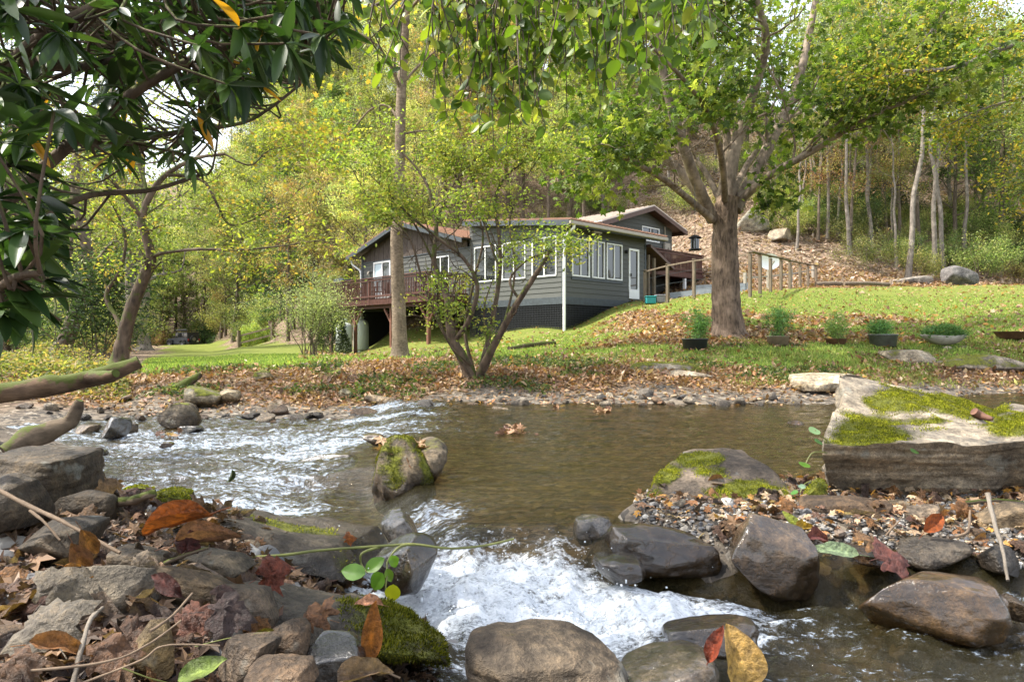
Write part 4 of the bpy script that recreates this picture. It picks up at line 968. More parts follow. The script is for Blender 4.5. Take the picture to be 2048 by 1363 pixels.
# side wall of the gable wing and its walls below the floor
w = MB()
for (s0, s1, t, z0, z1) in ((.05, 9.5, 13.83, -.9, 4.15),):
    hbox(w, s0, s1, t-.06, t, z0, z1)
hbox(w, 2.2, 2.3, 5.3, 13.8, -.9, 1.6); hbox(w, .06, 9.4, 5.3, 13.8, 1.5, 1.58)
w.build('basement_wall', MAT['dark'], house)
q = MB(); hbox(q, 2.1, 2.18, 6.6, 9.2, -.6, .35); q.build('basement_block', MAT['gutter'], house)
r = MB(); rp_ = MB()
def rslab(mb, tA, zA, tB, zB, s0, s1, th):
    v = [H(s0, tA, zA), H(s1, tA, zA), H(s1, tB, zB), H(s0, tB, zB)]; v += [p-[0, 0, th] for p in v]
    mb.add(v, [(0, 1, 2, 3), (7, 6, 5, 4), (0, 4, 5, 1), (1, 5, 6, 2), (2, 6, 7, 3), (3, 7, 4, 0)])
zr = 4.24+.27*4.575+.12
rslab(r, 14.62, 4.33, 9.925, zr, -.48, 9.5, .035); rslab(r, 9.925, zr, 5.2, 4.33, -.48, 9.5, .035)
for s in np.arange(-.46, 9.5, .3):
    rslab(r, 14.62, 4.36, 9.925, zr+.03, s-.02, s+.02, .03); rslab(r, 9.925, zr+.03, 5.2, 4.36, s-.02, s+.02, .03)
r.build('roof', MAT['copper'], house)
rslab(rp_, 14.6, 4.295, 9.925, zr-.035, -.50, -.46, .19); rslab(rp_, 9.925, zr-.035, 5.25, 4.295, -.50, -.46, .19)
rslab(rp_, 14.58, 4.29, 9.925, zr-.04, -.455, 9.45, .03); rslab(rp_, 9.925, zr-.04, 5.25, 4.29, -.455, 9.45, .03)
rp_.build('fascia', MAT['trim_dark'], house)
dn = MB(); pts_ = [H(-.25, 14.5, 4.15), H(-.2, 14.45, 3.95), H(.0, 14.05, 3.65), H(.02, 13.95, 3.5), H(.02, 13.95, -.75)]
for p, q2 in zip(pts_[:-1], pts_[1:]): bar(dn, p, q2, .09, .075)
dn.build('downspout', MAT['white'], house)
# upper cross wing with its gable over the back deck
w = MB(); TB = 2.0
GT = lambda s: 6.1-.305*abs(s-7.94)
UWIN = (7.65, 9.05, 4.68, 5.35)
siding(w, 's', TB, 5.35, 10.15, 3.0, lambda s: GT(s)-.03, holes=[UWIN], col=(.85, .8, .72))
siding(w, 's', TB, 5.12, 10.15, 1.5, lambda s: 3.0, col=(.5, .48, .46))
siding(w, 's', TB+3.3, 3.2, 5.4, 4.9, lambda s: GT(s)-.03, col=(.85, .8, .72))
hbox(w, 10.08, 10.15, TB+.03, 12, 1.5, 5.32); hbox(w, 5.35, 5.42, TB+.03, 12, 4.2, 5.25); hbox(w, 5.4, 10.1, 11.9, 12, 1.5, 5.3)
w.build('upper_wall', MAT['siding'], house)
window('s', *UWIN, TB, mull=1)
i = MB(); hbox(i, 5.5, 10.0, TB+.3, TB+.4, 1.6, 5.2); i.build('interior', MAT['dark'], house)
r = MB()
def uslab(mb, sA, zA, sB, zB, t0, t1, th):
    v = [H(sA, t0, zA), H(sB, t0, zB), H(sB, t1, zB), H(sA, t1, zA)]; v += [p-[0, 0, th] for p in v]
    mb.add(v, [(0, 1, 2, 3), (7, 6, 5, 4), (0, 4, 5, 1), (1, 5, 6, 2), (2, 6, 7, 3), (3, 7, 4, 0)])
uslab(r, 4.1, 5.10, 7.94, 6.27, TB-.5, 12.3, .035); uslab(r, 7.94, 6.27, 10.75, 5.41, TB-.5, 12.3, .035)
for t in np.arange(TB-.48, 12.3, .3): uslab(r, 4.1, 5.13, 7.94, 6.30, t-.02, t+.02, .03); uslab(r, 7.94, 6.30, 10.75, 5.44, t-.02, t+.02, .03)
r.build('roof', MAT['roofpale'], house)
r = MB(); uslab(r, 4.1, 5.06, 7.94, 6.232, TB-.53, TB-.48, .2); uslab(r, 7.94, 6.232, 10.75, 5.37, TB-.53, TB-.48, .2)
uslab(r, 4.2, 5.06, 7.94, 6.23, TB-.475, 12.2, .03); uslab(r, 7.94, 6.23, 10.7, 5.37, TB-.475, 12.2, .03)
uslab(r, 10.7, 5.37, 10.76, 5.36, TB-.5, 12.2, .16); r.build('fascia', MAT['fascia'], house)
q = MB(); hbox(q, 9.35, 9.80, TB-.17, TB-.03, 3.98, 4.72, bev=.02); hbox(q, 9.56, 9.66, TB-.24, TB-.17, 4.35, 4.5, bev=.02); bar(q, H(9.45, TB-.07, 4.72), H(9.45, TB-.07, 5.5), .04); q.build('meter_box', MAT['gutter'], house)
# little lean-to over the crawl door, the door itself
r = MB(); v = [H(5.15, -.25, 4.02), H(5.15, 1.2, 4.02), H(6.9, 1.2, 3.2), H(6.9, -.25, 3.2)]; v2 = [p-[0, 0, .12] for p in v]
r.add(v+v2, [(0, 1, 2, 3), (7, 6, 5, 4), (0, 4, 5, 1), (1, 5, 6, 2), (2, 6, 7, 3), (3, 7, 4, 0)]); r.build('lean_to_roof', MAT['fascia'], house)
q = MB(); hbox(q, 5.2, 5.3, -.1, 0, 1.5, 3.6); hbox(q, 5.6, 5.72, -.1, .02, 1.5, 3.5); q.build('post', MAT['fencewood'], house)
window('s', 6.35, 6.95, 1.72, 3.0, TB-.1, mull=0, fw=.14, door=True)
st = MB(); hbox(st, 3.85, 4.95, -.75, -.04, 1.50, 1.60, bev=.02); hbox(st, 3.95, 4.1, -.7, -.1, 1.0, 1.5); hbox(st, 4.75, 4.9, -.7, -.1, 1.0, 1.5); hbox(st, 4.0, 4.85, -1.05, -.76, 1.32, 1.38); st.build('doorstep', MAT['dark'], house)

# ------------------------------------------------------------ decks
def rail(parent, a, b, z0, z1, fascia=.2, step=.115, post=True, drop=.0):
    a = np.asarray(a, float); b = np.asarray(b, float); L = np.linalg.norm(b-a); u = (b-a)/L; n = np.array([u[1], -u[0]])
    fz = lambda p, z: np.array([p[0], p[1], z])
    m = MB(); bar(m, fz(a, z1), fz(b, z1), .13, .04); bar(m, fz(a, z1-.1), fz(b, z1-.1), .04, .08); bar(m, fz(a, z0+.1), fz(b, z0+.1), .04, .08)
    ro = m.build('railing', MAT['deckwood'], parent)
    k = np.arange(step, L-step/2, step); bl = MB()
    for q in k: p = a+u*q-n*.03; bar(bl, fz(p, z0-fascia-.02), fz(p, z1-.03), .035, .035, up=(u[0], u[1], 0))
    bb_ = bl.build('baluster', MAT['deckwood'], ro); tag(bb_, kind='stuff')
    return ro
deck = empty('deck', H(-2.03, 9.5, -.6), 'dark red wooden deck on braced posts along the gable end of the cottage', 'deck')
D1, D2 = 5.45, 14.0; ZF = 1.88
f = MB()
for s in np.arange(-2.0, 0, .145): hbox(f, s, s+.135, D1, D2, ZF-.04, ZF)
f.build('deck_floor', MAT['deckwood'], deck)
f = MB(); hbox(f, -2.05, -2.0, D1-.04, D2+.04, ZF-.27, ZF-.045); hbox(f, -2.0, -.03, D1-.04, D1, ZF-.27, ZF-.045); hbox(f, -2.0, -.03, D2, D2+.04, ZF-.27, ZF-.045)
for t in np.arange(D1+.4, D2, .4): hbox(f, -1.99, -.05, t, t+.04, ZF-.2, ZF-.045)
hbox(f, -1.75, -1.62, D1, D2, ZF-.42, ZF-.205); f.build('beam', MAT['deckwood'], deck)
h2 = lambda s, t: (A0+UR*s+UL*t)
rail(deck, h2(-2.07, D2), h2(-2.07, D1), ZF, 2.80, .20); rail(deck, h2(-2.05, D1-.02), h2(-.02, D1-.02), ZF, 2.80, .20); rail(deck, h2(-2.05, D2+.02), h2(-.02, D2+.02), ZF, 2.80, .20)
for t in (D2, 11.9, 9.9, 7.75, D1):
    m = MB(); hbox(m, -2.06, -1.97, t-.05, t+.05, ZF-.26, 2.79); m.build('rail_post', MAT['deckwood'], deck)
for px_ in (651, 711, 783, 857):
    u_ = (px_-1024)/F; t = (A0[0]-UR[0]*1.69-u_*(A0[1]-UR[1]*1.69))/(u_*UL[1]-UL[0]); t = min(max(t, D1+.06), D2-.06)
    p = h2(-1.69, t); zb = gz(*p)
    m = MB(); hbox(m, -1.75, -1.62, t-.065, t+.065, zb-.15, ZF-.42); po = m.build('post', MAT['deckpost'], deck)
    for sg in (-1, 1):
        if (sg > 0 and t > D2-.3) or (sg < 0 and t < D1+.3): continue
        m = MB(); bar(m, H(-1.685, t+sg*.05, ZF-1.05), H(-1.685, t+sg*.55, ZF-.44), .085, .085); m.build('brace', MAT['deckpost'], po)
bd = empty('deck', H(8, .65, 2.2), 'raised red brown back deck under the upper gable with a white post', 'deck')
f = MB(); hbox(f, 5.5, 10.7, .65, 1.95, 3.16, 3.2); hbox(f, 5.5, 10.72, .60, .65, 2.95, 3.155); hbox(f, 10.68, 10.74, .655, 6, 2.95, 3.155)
hbox(f, 10.2, 10.68, 1.95, 6, 3.16, 3.2)
for s in np.arange(5.7, 10.6, .4): hbox(f, s, s+.04, .66, 1.9, 2.98, 3.155)
f.build('deck_floor', MAT['deckwood'], bd)
rail(bd, h2(5.45, .62), h2(10.74, .62), 3.2, 4.08, .26, .10); rail(bd, h2(10.76, .64), h2(10.76, 6), 3.2, 4.08, .26, .10); rail(bd, h2(5.45, .64), h2(5.45, 1.9), 3.2, 4.08, .26, .10)
m = MB(); hbox(m, 6.0, 6.10, .52, .58, 3.1, 4.05); m.build('rail_post', MAT['white'], bd)
for s, mt_ in ((9.25, 'white'), (10.6, 'fencewood')):
    p = h2(s, .72); m = MB(); hbox(m, s-.06, s+.06, .66, .78, gz(*p)-.1, 2.95); m.build('post', MAT[mt_], bd)

# grill and chairs on the deck
g = empty('grill', H(-1.5, 13.2, ZF), 'black gas grill standing at the left end of the deck', 'grill')
m = MB(); hbox(m, -1.75, -1.25, 12.7, 13.7, ZF+.45, ZF+.85, bev=.03); m.build('cart', MAT['dark'], g)
m = MB(); m.add(*(lambda v, f: ((v*[.5, 1.0, .36])@HX+H(-1.5, 13.2, ZF+1.0), f))(*stone_mesh(3, (1, 1, 1), 8, boxy=.75, lump=0, cuts=0, rough=0))); lid = m.build('lid', MAT['trim_dark'], g)
m = MB(); bar(m, H(-1.80, 12.85, ZF+1.0), H(-1.80, 13.55, ZF+1.0), .03); m.build('handle', MAT['gutter'], lid)
for s_, t_ in ((-1.7, 12.76), (-1.7, 13.64), (-1.3, 12.76), (-1.3, 13.64)):
    m = MB(); hbox(m, s_-.02, s_+.02, t_-.02, t_+.02, ZF, ZF+.45); m.build('leg', MAT['dark'], g)
def chair(s, t, label):
    c = empty('patio_chair', H(s, t, ZF), label, 'chair', 'chairs on the deck')
    m = MB(); hbox(m, s-.24, s+.24, t-.24, t+.24, ZF+.42, ZF+.45); m.build('seat', MAT['dark'], c)
    m = MB()
    for k in range(5): hbox(m, s+.2, s+.225, t-.22+k*.1, t-.20+k*.1, ZF+.46, ZF+.92)
    hbox(m, s+.2, s+.23, t-.24, t+.24, ZF+.92, ZF+.95); m.build('backrest', MAT['dark'], c)
    for a_ in (-1, 1):
        m = MB(); bar(m, H(s-.22, t+a_*.25, ZF+.65), H(s+.22, t+a_*.25, ZF+.65), .03); m.build('armrest', MAT['dark'], c)
        for b_ in (-1, 1): m = MB(); bar(m, H(s+b_*.22, t+a_*.23, ZF), H(s+b_*.22, t+a_*.23, ZF+.64 if b_ < 0 else ZF+.46), .025); m.build('leg', MAT['dark'], c)
chair(-1.0, 12.4, 'black metal patio chair nearest the grill behind the deck railing')
chair(-1.0, 11.0, 'black metal patio chair right of the sliding door behind the railing')
chair(-1.2, 7.0, 'black metal patio chair on the right part of the deck below the small window')

# propane tanks
def tank(px, d, r, h, label):
    b_ = G(px, d, 0); o = empty('propane_tank', b_, label, 'gas tank', 'propane tanks under the deck')
    m = MB(); lathe(m, b_+[0, 0, .06], [(0, .0), (r*.8, 0), (r, .08), (r, h*.78), (r*.95, h*.86), (r*.75, h*.93), (r*.4, h*.97), (0, h*.98)], 28); m.build('tank', MAT['tank'], o, smooth=True)
    m = MB(); lathe(m, b_+[0, 0, .06+h*.93], [(0, .001), (r*.34, .0), (r*.36, .18), (r*.3, .22), (0, .23)], 18); m.build('collar', MAT['tank'], o, smooth=True)
    m = MB(); lathe(m, b_-[0, 0, .02], [(r*.62, 0), (r*.62, .12), (r*.55, .12), (r*.55, 0)], 20); m.build('foot_ring', MAT['tank'], o)
MAT['tank'] = mat_plain('tank_pale_green', (.58, .62, .58), .45, nscale=3, namp=.06, b=.03)
tank(688, 32.0, .38, 1.45, 'pale green propane tank beneath the left end of the deck')
tank(722, 34.2, .38, 1.6, 'propane tank half hidden behind a deck post, right of the other tank')

# ------------------------------------------------------------ fence of posts and rail, block walls, things by the door
fence = empty('post_fence', G(1500, 22.0), 'weathered wooden post and rail fence around the terrace behind the maple', 'fence')
pc = [(1290, 26.3, 541), (1335, 24.9, 529), (1388, 23.6, 519), (1500, 21.6, 506), (1520, 22.8, 510), (1541, 24.0, 515), (1562, 25.3, 519), (1580, 26.6, 524), (1600, 28.0, 528), (1616, 29.3, 531), (1632, 30.6, 533)]
tops = []
for px_, d_, top in pc:
    b_ = G(px_, d_); tz = P(px_, top, d_)[2]; tops.append(np.array([b_[0], b_[1], tz])); m = MB()
    bar(m, b_-[0, 0, .2], [b_[0], b_[1], tz-.03], .09, .09); po = m.build('post', MAT['fencewood'], fence)
    m = MB(); box(m, [b_[0], b_[1], tz+.02], (.12, .12, .04), bev=.01); m.build('cap', MAT['fencewood'], po)
m = MB()
for p, q2 in zip(tops[:3], tops[1:4]): bar(m, p-[0, 0.06, .04], q2-[0, 0.06, .04], .035, .05)
for p, q2 in zip(tops[3:-1], tops[4:]): bar(m, p+[0, 0, .055], q2+[0, 0, .055], .14, .03)
m.build('rail', MAT['fencewood'], fence)
m = MB()
for k in range(3):
    for p, q2 in zip(tops[:3], tops[1:4]): bar(m, p-[0, .07, .35+.35*k], q2-[0, .07, .35+.35*k], .008)
m.build('wire', MAT['trim_dark'], fence)
f2 = empty('post_fence', G(1575, 31), 'pale second row of stakes with a low rail behind the terrace fence', 'fence')
pr = None; mr = MB()
for px_, d_, top in ((1490, 27, 545), (1536, 28, 543), (1582, 29.5, 538), (1626, 31.5, 531)):
    b_ = G(px_, d_); tz = P(px_, top, d_)[2]; m = MB(); bar(m, b_-[0, 0, .2], [b_[0], b_[1], tz], .10); m.build('post', MAT['gutter'], f2)
    t_ = np.array([b_[0], b_[1]-.06, tz-.2])
    if pr is not None: bar(mr, pr, t_, .04, .06)
    pr = t_
mr.build('rail', MAT['gutter'], f2)
wl_ = MB(); bar(wl_, G(1342, 27.5, .02), G(1492, 26.0, .1), .22, .42); bar(wl_, G(1385, 29.5, .2), G(1500, 29.0, .15), .22, .35)
tag(wl_.build('block_wall', MAT['concrete'], origin=G(1420, 26.8)), 'low blue grey block wall at the terrace edge left of the maple trunk', 'wall')
def crate(px, d, w_, h_, dp, mt, label, cat, nm):
    b_ = G(px, d, .02); o = empty(nm, b_, label, cat); m = MB(); box(m, b_+[0, 0, h_/2], (w_, dp, h_), bev=.02); m.build('tub', mt, o)
    m = MB(); box(m, b_+[0, 0, h_+.022], (w_+.04, dp+.04, .04), bev=.012); m.build('lid', mt, o)
    m = MB()
    for k in range(5): box(m, b_+[-w_/2+w_*(k+.5)/5, -dp/2-.006, h_*.45], (w_*.06, .014, h_*.75))
    m.build('rib', mt, o)
crate(1301, 25.2, .36, .24, .3, mat_plain('plastic_teal', (.02, .26, .27), .35, nscale=4, namp=.05, b=.01), 'teal plastic bin on the ground beside the sunroom step', 'bin', 'storage_bin')
crate(1320, 25.3, .34, .25, .3, mat_plain('plastic_grey', (.26, .25, .27), .4, nscale=4, namp=.05, b=.01), 'grey plastic crate standing right of the teal bin', 'crate', 'storage_crate')
ds = empty('satellite_dish', G(1539, 27.5), 'white round satellite dish on a short mast behind the terrace fence', 'satellite dish')
c_ = P(1539, 523, 27.5); m = MB(); an_ = np.arange(24)/24*6.2832; V_ = [c_+[0, .10, 0]]; Fs_ = []
for r_ in (.15, .30, .42):
    for a_ in an_: V_.append(c_+np.array([r_*math.cos(a_), .10-r_*r_*.6, r_*.78*math.sin(a_)]))
for k in range(24):
    Fs_.append((0, 1+k, 1+(k+1) % 24))
    for rr_ in (0, 1): Fs_.append((1+rr_*24+k, 1+(rr_+1)*24+k, 1+(rr_+1)*24+(k+1) % 24, 1+rr_*24+(k+1) % 24))
m.add(V_, Fs_); m.build('reflector', MAT['white'], ds, smooth=True)
m = MB(); bar(m, G(1539, 27.7, -.1), c_+[0, .2, -.05], .05); m.build('mast', MAT['gutter'], ds)
m = MB(); bar(m, c_+[0, 0, -.33], c_+[.0, -.42, -.08], .025); box(m, c_+[0, -.44, -.05], (.07, .1, .07), bev=.01); m.build('receiver_arm', MAT['gutter'], ds)
def timber(p, q2, r, label, nm='timber_log', mt='fencewood', cat='log'):
    m = MB(); tube(m, resample([p, (np.asarray(p)+q2)/2+[0, 0, .03], q2], 10), r, 9, rough=.02, seed=int(p[0]*10) % 50); tag(m.build(nm, MAT[mt], smooth=True, origin=p), label, cat)
timber(G(1632, 28.2, .12), G(1690, 28.6, .12), .09, 'grey timber edging the lawn just right of the terrace fence')
timber(G(1688, 28.4, .15), G(1778, 28.8, .10), .085, 'longer grey timber edging the lawn at the foot of the hill')
timber(G(1018, 15.5, .05), G(1108, 17.0, .06), .06, 'thin dark log lying on the grass in front of the lattice skirt', mt='bark_dark')
# shop-made bird feeder hanging from the maple
bf = empty('bird_feeder', P(1390, 500, 12.2), 'black tube bird feeder hanging left of the maple trunk', 'bird feeder')
b_ = P(1390, 500, 12.2); m = MB(); lathe(m, b_, [(.0, .02), (.11, .02), (.115, 0), (.06, .0)], 16); m.build('tray', MAT['dark'], bf)
m = MB(); lathe(m, b_+[0, 0, .21], [(.115, 0), (.11, .02), (.03, .06), (0, .06)], 16); m.build('roof', MAT['dark'], bf)
m = MB()
for k in range(3): a_ = k*2.1+.4; tube(m, [b_+[.05*math.cos(a_), .05*math.sin(a_), .02], b_+[.05*math.cos(a_), .05*math.sin(a_), .21]], .032, 10)
m.build('seed_tube', MAT['glass'], bf); m = MB(); tube(m, [b_+[0, 0, .26], b_+[.01, 0.05, 1.2]], .004, 5); m.build('wire', MAT['trim_dark'], bf)
# ------------------------------------------------------------ trees
YG = [(.26, .30, .08), (.34, .35, .10), (.17, .22, .055), (.40, .36, .12)]
GR = [(.11, .17, .03), (.15, .21, .035), (.075, .12, .02), (.22, .26, .05)]
DG = [(.03, .06, .014), (.045, .085, .018), (.022, .042, .012)]
AU = [(.42, .34, .09), (.36, .32, .09), (.42, .26, .09), (.29, .29, .08)]
RU = [(.28, .13, .05), (.22, .10, .04), (.34, .2, .07), (.16, .1, .04)]

def rotv(v, ax, a): return np.array(Matrix.Rotation(a, 3, Vector(ax)) @ Vector(v))
def grow(mb, p, d, L, r, depth, rng, tips, up=.15, wig=.18, kids=(3, 5), spread=.8, col=(1, 1, 1), shrink=.62, sides=6):
    n = 5; pts = [np.array(p, float)]; dd = unit(np.array(d, float))
    for k in range(n):
        dd = unit(dd+rng.normal(size=3)*wig+np.array([0, 0, up*.4])); pts.append(pts[-1]+dd*L/n)
    pts = np.array(pts); rad = np.linspace(r, r*.45, n+1)
    tube(mb, pts, rad, sides if depth > 0 else 4, col, caps=False)
    if depth == 0: tips.append(pts); return
    for _ in range(int(rng.integers(kids[0], kids[1]+1))):
        t = rng.uniform(.3, 1.0); q = pts[0]+(pts[-1]-pts[0])*t; i = min(n-1, int(t*n)); q = pts[i]+(pts[i+1]-pts[i])*(t*n-i)
        ax = unit(np.cross(dd, rng.normal(size=3))); nd = rotv(dd, ax, rng.uniform(.4, 1.0)*spread)
        grow(mb, q, nd, L*shrink*rng.uniform(.75, 1.2), max(.004, r*.5*rng.uniform(.7, 1)), depth-1, rng, tips, up, wig, kids, spread, col, shrink, max(4, sides-1))
    tips.append(pts[-3:])

def tip_points(tips, n, spread, rng):
    """random points scattered about the twigs"""
    T = [resample(t, 8) for t in tips]; i = rng.integers(len(T), size=n); j = rng.integers(8, size=n)
    base = np.array([T[a][b] for a, b in zip(i, j)])
    return base+rng.normal(size=(n, 3))*spread

def tree_proto(name, seed, H_, r, clear, crown_r, nleaf, lsize, cols, wts=None, bark='bark', lean=.04, nl=16, up=.25, spread=1.0, label='', cat='tree', group='', tmpl=T_TINY, sp=.34):
    rng = np.random.default_rng(seed); root = empty(name, (0, 0, 0), label, cat, group)
    mb = MB(); n = 9; top = np.array([rng.normal()*lean*H_, rng.normal()*lean*H_, H_*.96])
    tr = np.array([[0, 0, -.4]]+[list(top*t+rng.normal(size=3)*[.1, .1, 0]*H_*.05*math.sin(t*3.1)) for t in np.linspace(.12, 1, n)])
    pts, rad = resample(tr, 22, np.linspace(1, .18, len(tr))*r); rad[0] *= 1.5; rad[1] *= 1.15
    tube(mb, pts, rad, 9, rough=r*.05, seed=seed); tips = []
    for k in range(nl):
        t = clear+(1-clear)*(k+.5)/nl; i = min(20, int(t*21)); q = pts[i]; az = k*2.4+rng.normal()*.4
        prof = math.sin(math.pi*min(1, max(.12, (t-clear)/(1-clear)*.8+.2)))**.7
        el = rng.uniform(.15, .7); dv = np.array([math.cos(az)*math.cos(el), math.sin(az)*math.cos(el), math.sin(el)])
        grow(mb, q, dv, crown_r*prof*rng.uniform(.7, 1.1), rad[i]*.42, 2, rng, tips, up, .16, (2, 4), spread)
    tips.append(pts[-4:])
    mb.build('trunk', MAT[bark], root, smooth=True)
    # leaves gather in clumps on the twigs, with holes between
    nc = max(40, nleaf//45); c = tip_points(tips, nc, sp*.6, rng); w = rng.lognormal(0, .5, nc); i = rng.choice(nc, nleaf, p=w/w.sum())
    pos = c[i]+rng.normal(size=(nleaf, 3))*sp*np.array([1, 1, .6]); cc = pick(rng, nc, cols, wts, .22)[i]*(1+rng.normal(size=(nleaf, 1))*.18).clip(.5, 1.6)
    lb = MB(); leaves(lb, pos, rng.uniform(.7, 1.3, nleaf)*lsize, tmpl, cc, rng, up=.45, droop=.25); lb.build('crown', MAT['leaf'], root)
    return root
def shrub_proto(name, seed, H_, W_, nst, nleaf, lsize, cols, wts=None, bark='bark', label='', cat='shrub', group='', tmpl=T_TINY, sp=.14, stem_r=.02, out=.5):
    rng = np.random.default_rng(seed); root = empty(name, (0, 0, 0), label, cat, group); mb = MB(); tips = []
    for k in range(nst):
        az = rng.uniform(0, 6.28); e = rng.uniform(1.5-out*1.2, 1.5)
        grow(mb, (rng.normal()*.08*W_, rng.normal()*.08*W_, -.1), (math.cos(az)*math.cos(e)*W_/H_, math.sin(az)*math.cos(e)*W_/H_, math.sin(e)), H_*rng.uniform(.55, .85), stem_r, 2, rng, tips, .15, .14, (2, 4), .8, shrink=.5)
    mb.build('stem', MAT[bark], root, smooth=True)
    nc = max(30, nleaf//25); c = tip_points(tips, nc, sp*.5, rng); i = rng.integers(nc, size=nleaf); pos = c[i]+rng.normal(size=(nleaf, 3))*sp
    cc = pick(rng, nc, cols, wts, .2)[i]*(1+rng.normal(size=(nleaf, 1))*.18).clip(.5, 1.6)
    lb = MB(); leaves(lb, pos, rng.uniform(.7, 1.3, nleaf)*lsize, tmpl, cc, rng, up=.5, droop=.2); lb.build('foliage', MAT['leaf'], root)
    return root
def hemlock_proto(seed, label, group):
    rng = np.random.default_rng(seed); root = empty('hemlock_tree', (0, 0, 0), label, 'tree', group); mb = MB(); Ht = 19
    tube(mb, resample([(0, 0, -.4), (.1, 0, 8), (0, .1, Ht)], 12), np.linspace(.24, .03, 12), 8); lb = MB()
    for k in range(120):
        z = 1.5+(Ht-1.8)*(k/120)**.9; L = (1-(z/Ht))**.8*3.6+.35; az = k*2.4; dv = np.array([math.cos(az), math.sin(az), -.18]); q = np.array([0, 0, z])
        e = q+dv*L*rng.uniform(.75, 1.1); mid = (q+e)/2+[0, 0, .12*L]; tube(mb, resample([q, mid, e], 5), np.linspace(.03, .006, 5), 4, caps=False)
        m = int(70*L/2)+15; t = rng.uniform(.15, 1, m); pos = (q+(e-q)*t[:, None])+np.stack([rng.normal(size=m)*.22*L*.5, rng.normal(size=m)*.22*L*.5, rng.normal(size=m)*.07-.05], 1)
        leaves(lb, pos, rng.uniform(.16, .34, m), T_SLIM, pick(rng, m, DG+[(.06, .11, .025)], None, .2), rng, d=dv+rng.normal(size=(m, 3))*.6, up=.5)
    mb.build('trunk', MAT['bark'], root, smooth=True); lb.build('crown', MAT['leaf'], root); return root

def copy_tree(o, label=None, parent=None):
    c = o.copy(); COL.objects.link(c)
    if parent is not None: c.parent = parent
    if label: c['label'] = label
    for ch in list(o.children): copy_tree(ch, None, c)
    return c
class Kind:
    def __init__(s, protos): s.p = protos; s.used = [False]*len(protos); s.k = 0
    def put(s, loc, rng, scale=1.0, label=None, group=None, which=None, tilt=.03):
        i = int(rng.integers(len(s.p))) if which is None else which
        if not s.used[i]: o = s.p[i]; s.used[i] = True
        else: o = copy_tree(s.p[i])
        o.location = [float(v) for v in loc]; o.rotation_euler = (rng.normal()*tilt, rng.normal()*tilt, rng.uniform(0, 6.28)); q = scale
        o.scale = (q, q, q*rng.uniform(.9, 1.1))
        if label: o['label'] = label
        if group: o['group'] = group
        elif label and 'group' in o: del o['group']
        return o
    def place(s, loc, rng, scale, where):
        base = s.base if hasattr(s, 'base') else s.p[0]['label']; s.base = base
        if where: return s.put(loc, rng, scale, label=base.split(' in the ')[0].split(' of the ')[0].split(' on the ')[0].split(' standing')[0]+' '+where, group=s.p[0].name.split('.')[0].replace('_', ' ')+'s '+where+', '+base.split(' with ')[-1].split(' in the ')[0][:28])
        return s.put(loc, rng, scale)
    def drop_unused(s):
        for o, u in zip(s.p, s.used):
            if not u:
                for ch in list(o.children): bpy.data.objects.remove(ch)
                bpy.data.objects.remove(o)
LBL = 'woodland tree with %s leaves in the hillside forest'
def TK(lab, seeds, **kw):
    g = 'forest trees with %s leaves' % lab
    return Kind([tree_proto('forest_tree', s, label=LBL % lab, group=g, **kw) for s in seeds])
K_YG = TK('yellow green', (1, 2, 3), H_=19, r=.22, clear=.25, crown_r=3.9, nleaf=13000, lsize=.17, cols=YG, nl=20, sp=.42)
K_AU = TK('golden yellow', (4, 5), H_=18, r=.2, clear=.28, crown_r=3.7, nleaf=10000, lsize=.17, cols=AU+YG[:2], nl=18, sp=.42)
K_GR = TK('mid green', (6, 7), H_=18, r=.22, clear=.2, crown_r=4.0, nleaf=14000, lsize=.17, cols=GR+YG[:1], nl=20, sp=.40)
K_SP = TK('sparse pale green', (8, 9), H_=17, r=.15, clear=.45, crown_r=3.0, nleaf=4200, lsize=.15, cols=YG+GR, nl=16, sp=.5, bark='bark_grey')
K_RU = TK('russet', (10,), H_=13, r=.14, clear=.3, crown_r=2.8, nleaf=5000, lsize=.15, cols=RU+AU, nl=14, sp=.4)
K_HE = Kind([hemlock_proto(11, 'dark green hemlock standing among the yellowing woods', 'hemlocks in the woods')])
K_PO = Kind([tree_proto('slender_tree', s, 15, .12, .5, 2.0, 2600, .13, YG+GR, None, 'bark_grey', .03, 12, label='slender pale trunk with a thin crown on the hillside', cat='tree', group='slender pale trunks on the hillside', sp=.4) for s in (21, 22, 23)])
K_SL = Kind([shrub_proto('understory_shrub', s, 2.6, 2.4, 9, 4200, .10, GR+YG, None, label='leafy green and yellow shrub of the forest edge', group='leafy shrubs along the forest edge', sp=.2) for s in (31, 32)])
K_SA = Kind([shrub_proto('understory_shrub', s, 1.7, 2.0, 8, 2400, .10, AU+RU+YG, None, label='low shrub with orange and yellow autumn leaves', group='autumn coloured low shrubs', sp=.2) for s in (33,)])
K_SR = Kind([shrub_proto('wild_rhododendron', s, 2.8, 3.0, 8, 3600, .17, DG+[(.06, .11, .035)], None, label='dark evergreen rhododendron thicket on the wooded slope', group='evergreen thickets on the slope', tmpl=T_SLIM, sp=.26) for s in (34, 35)])

rng = np.random.default_rng(77)
def scatter(kinds, wts, n, pxr, dr, sc=(.8, 1.15), lim=None, mind=0, where=None):
    put = []; tries = 0; w = np.array(wts, float)/sum(wts)
    while len(put) < n and tries < n*40:
        tries += 1; px = rng.uniform(*pxr); d = rng.uniform(*dr)
        x = (px-1024)/F*d
        if lim is not None and not lim(px, d, x): continue
        if any((x-a)**2+(d-b)**2 < mind**2 for a, b in put): continue
        put.append((x, d)); k = kinds[int(rng.choice(len(kinds), p=w))]; k.place((x, d, gz(x, d)), rng, rng.uniform(*sc), where)
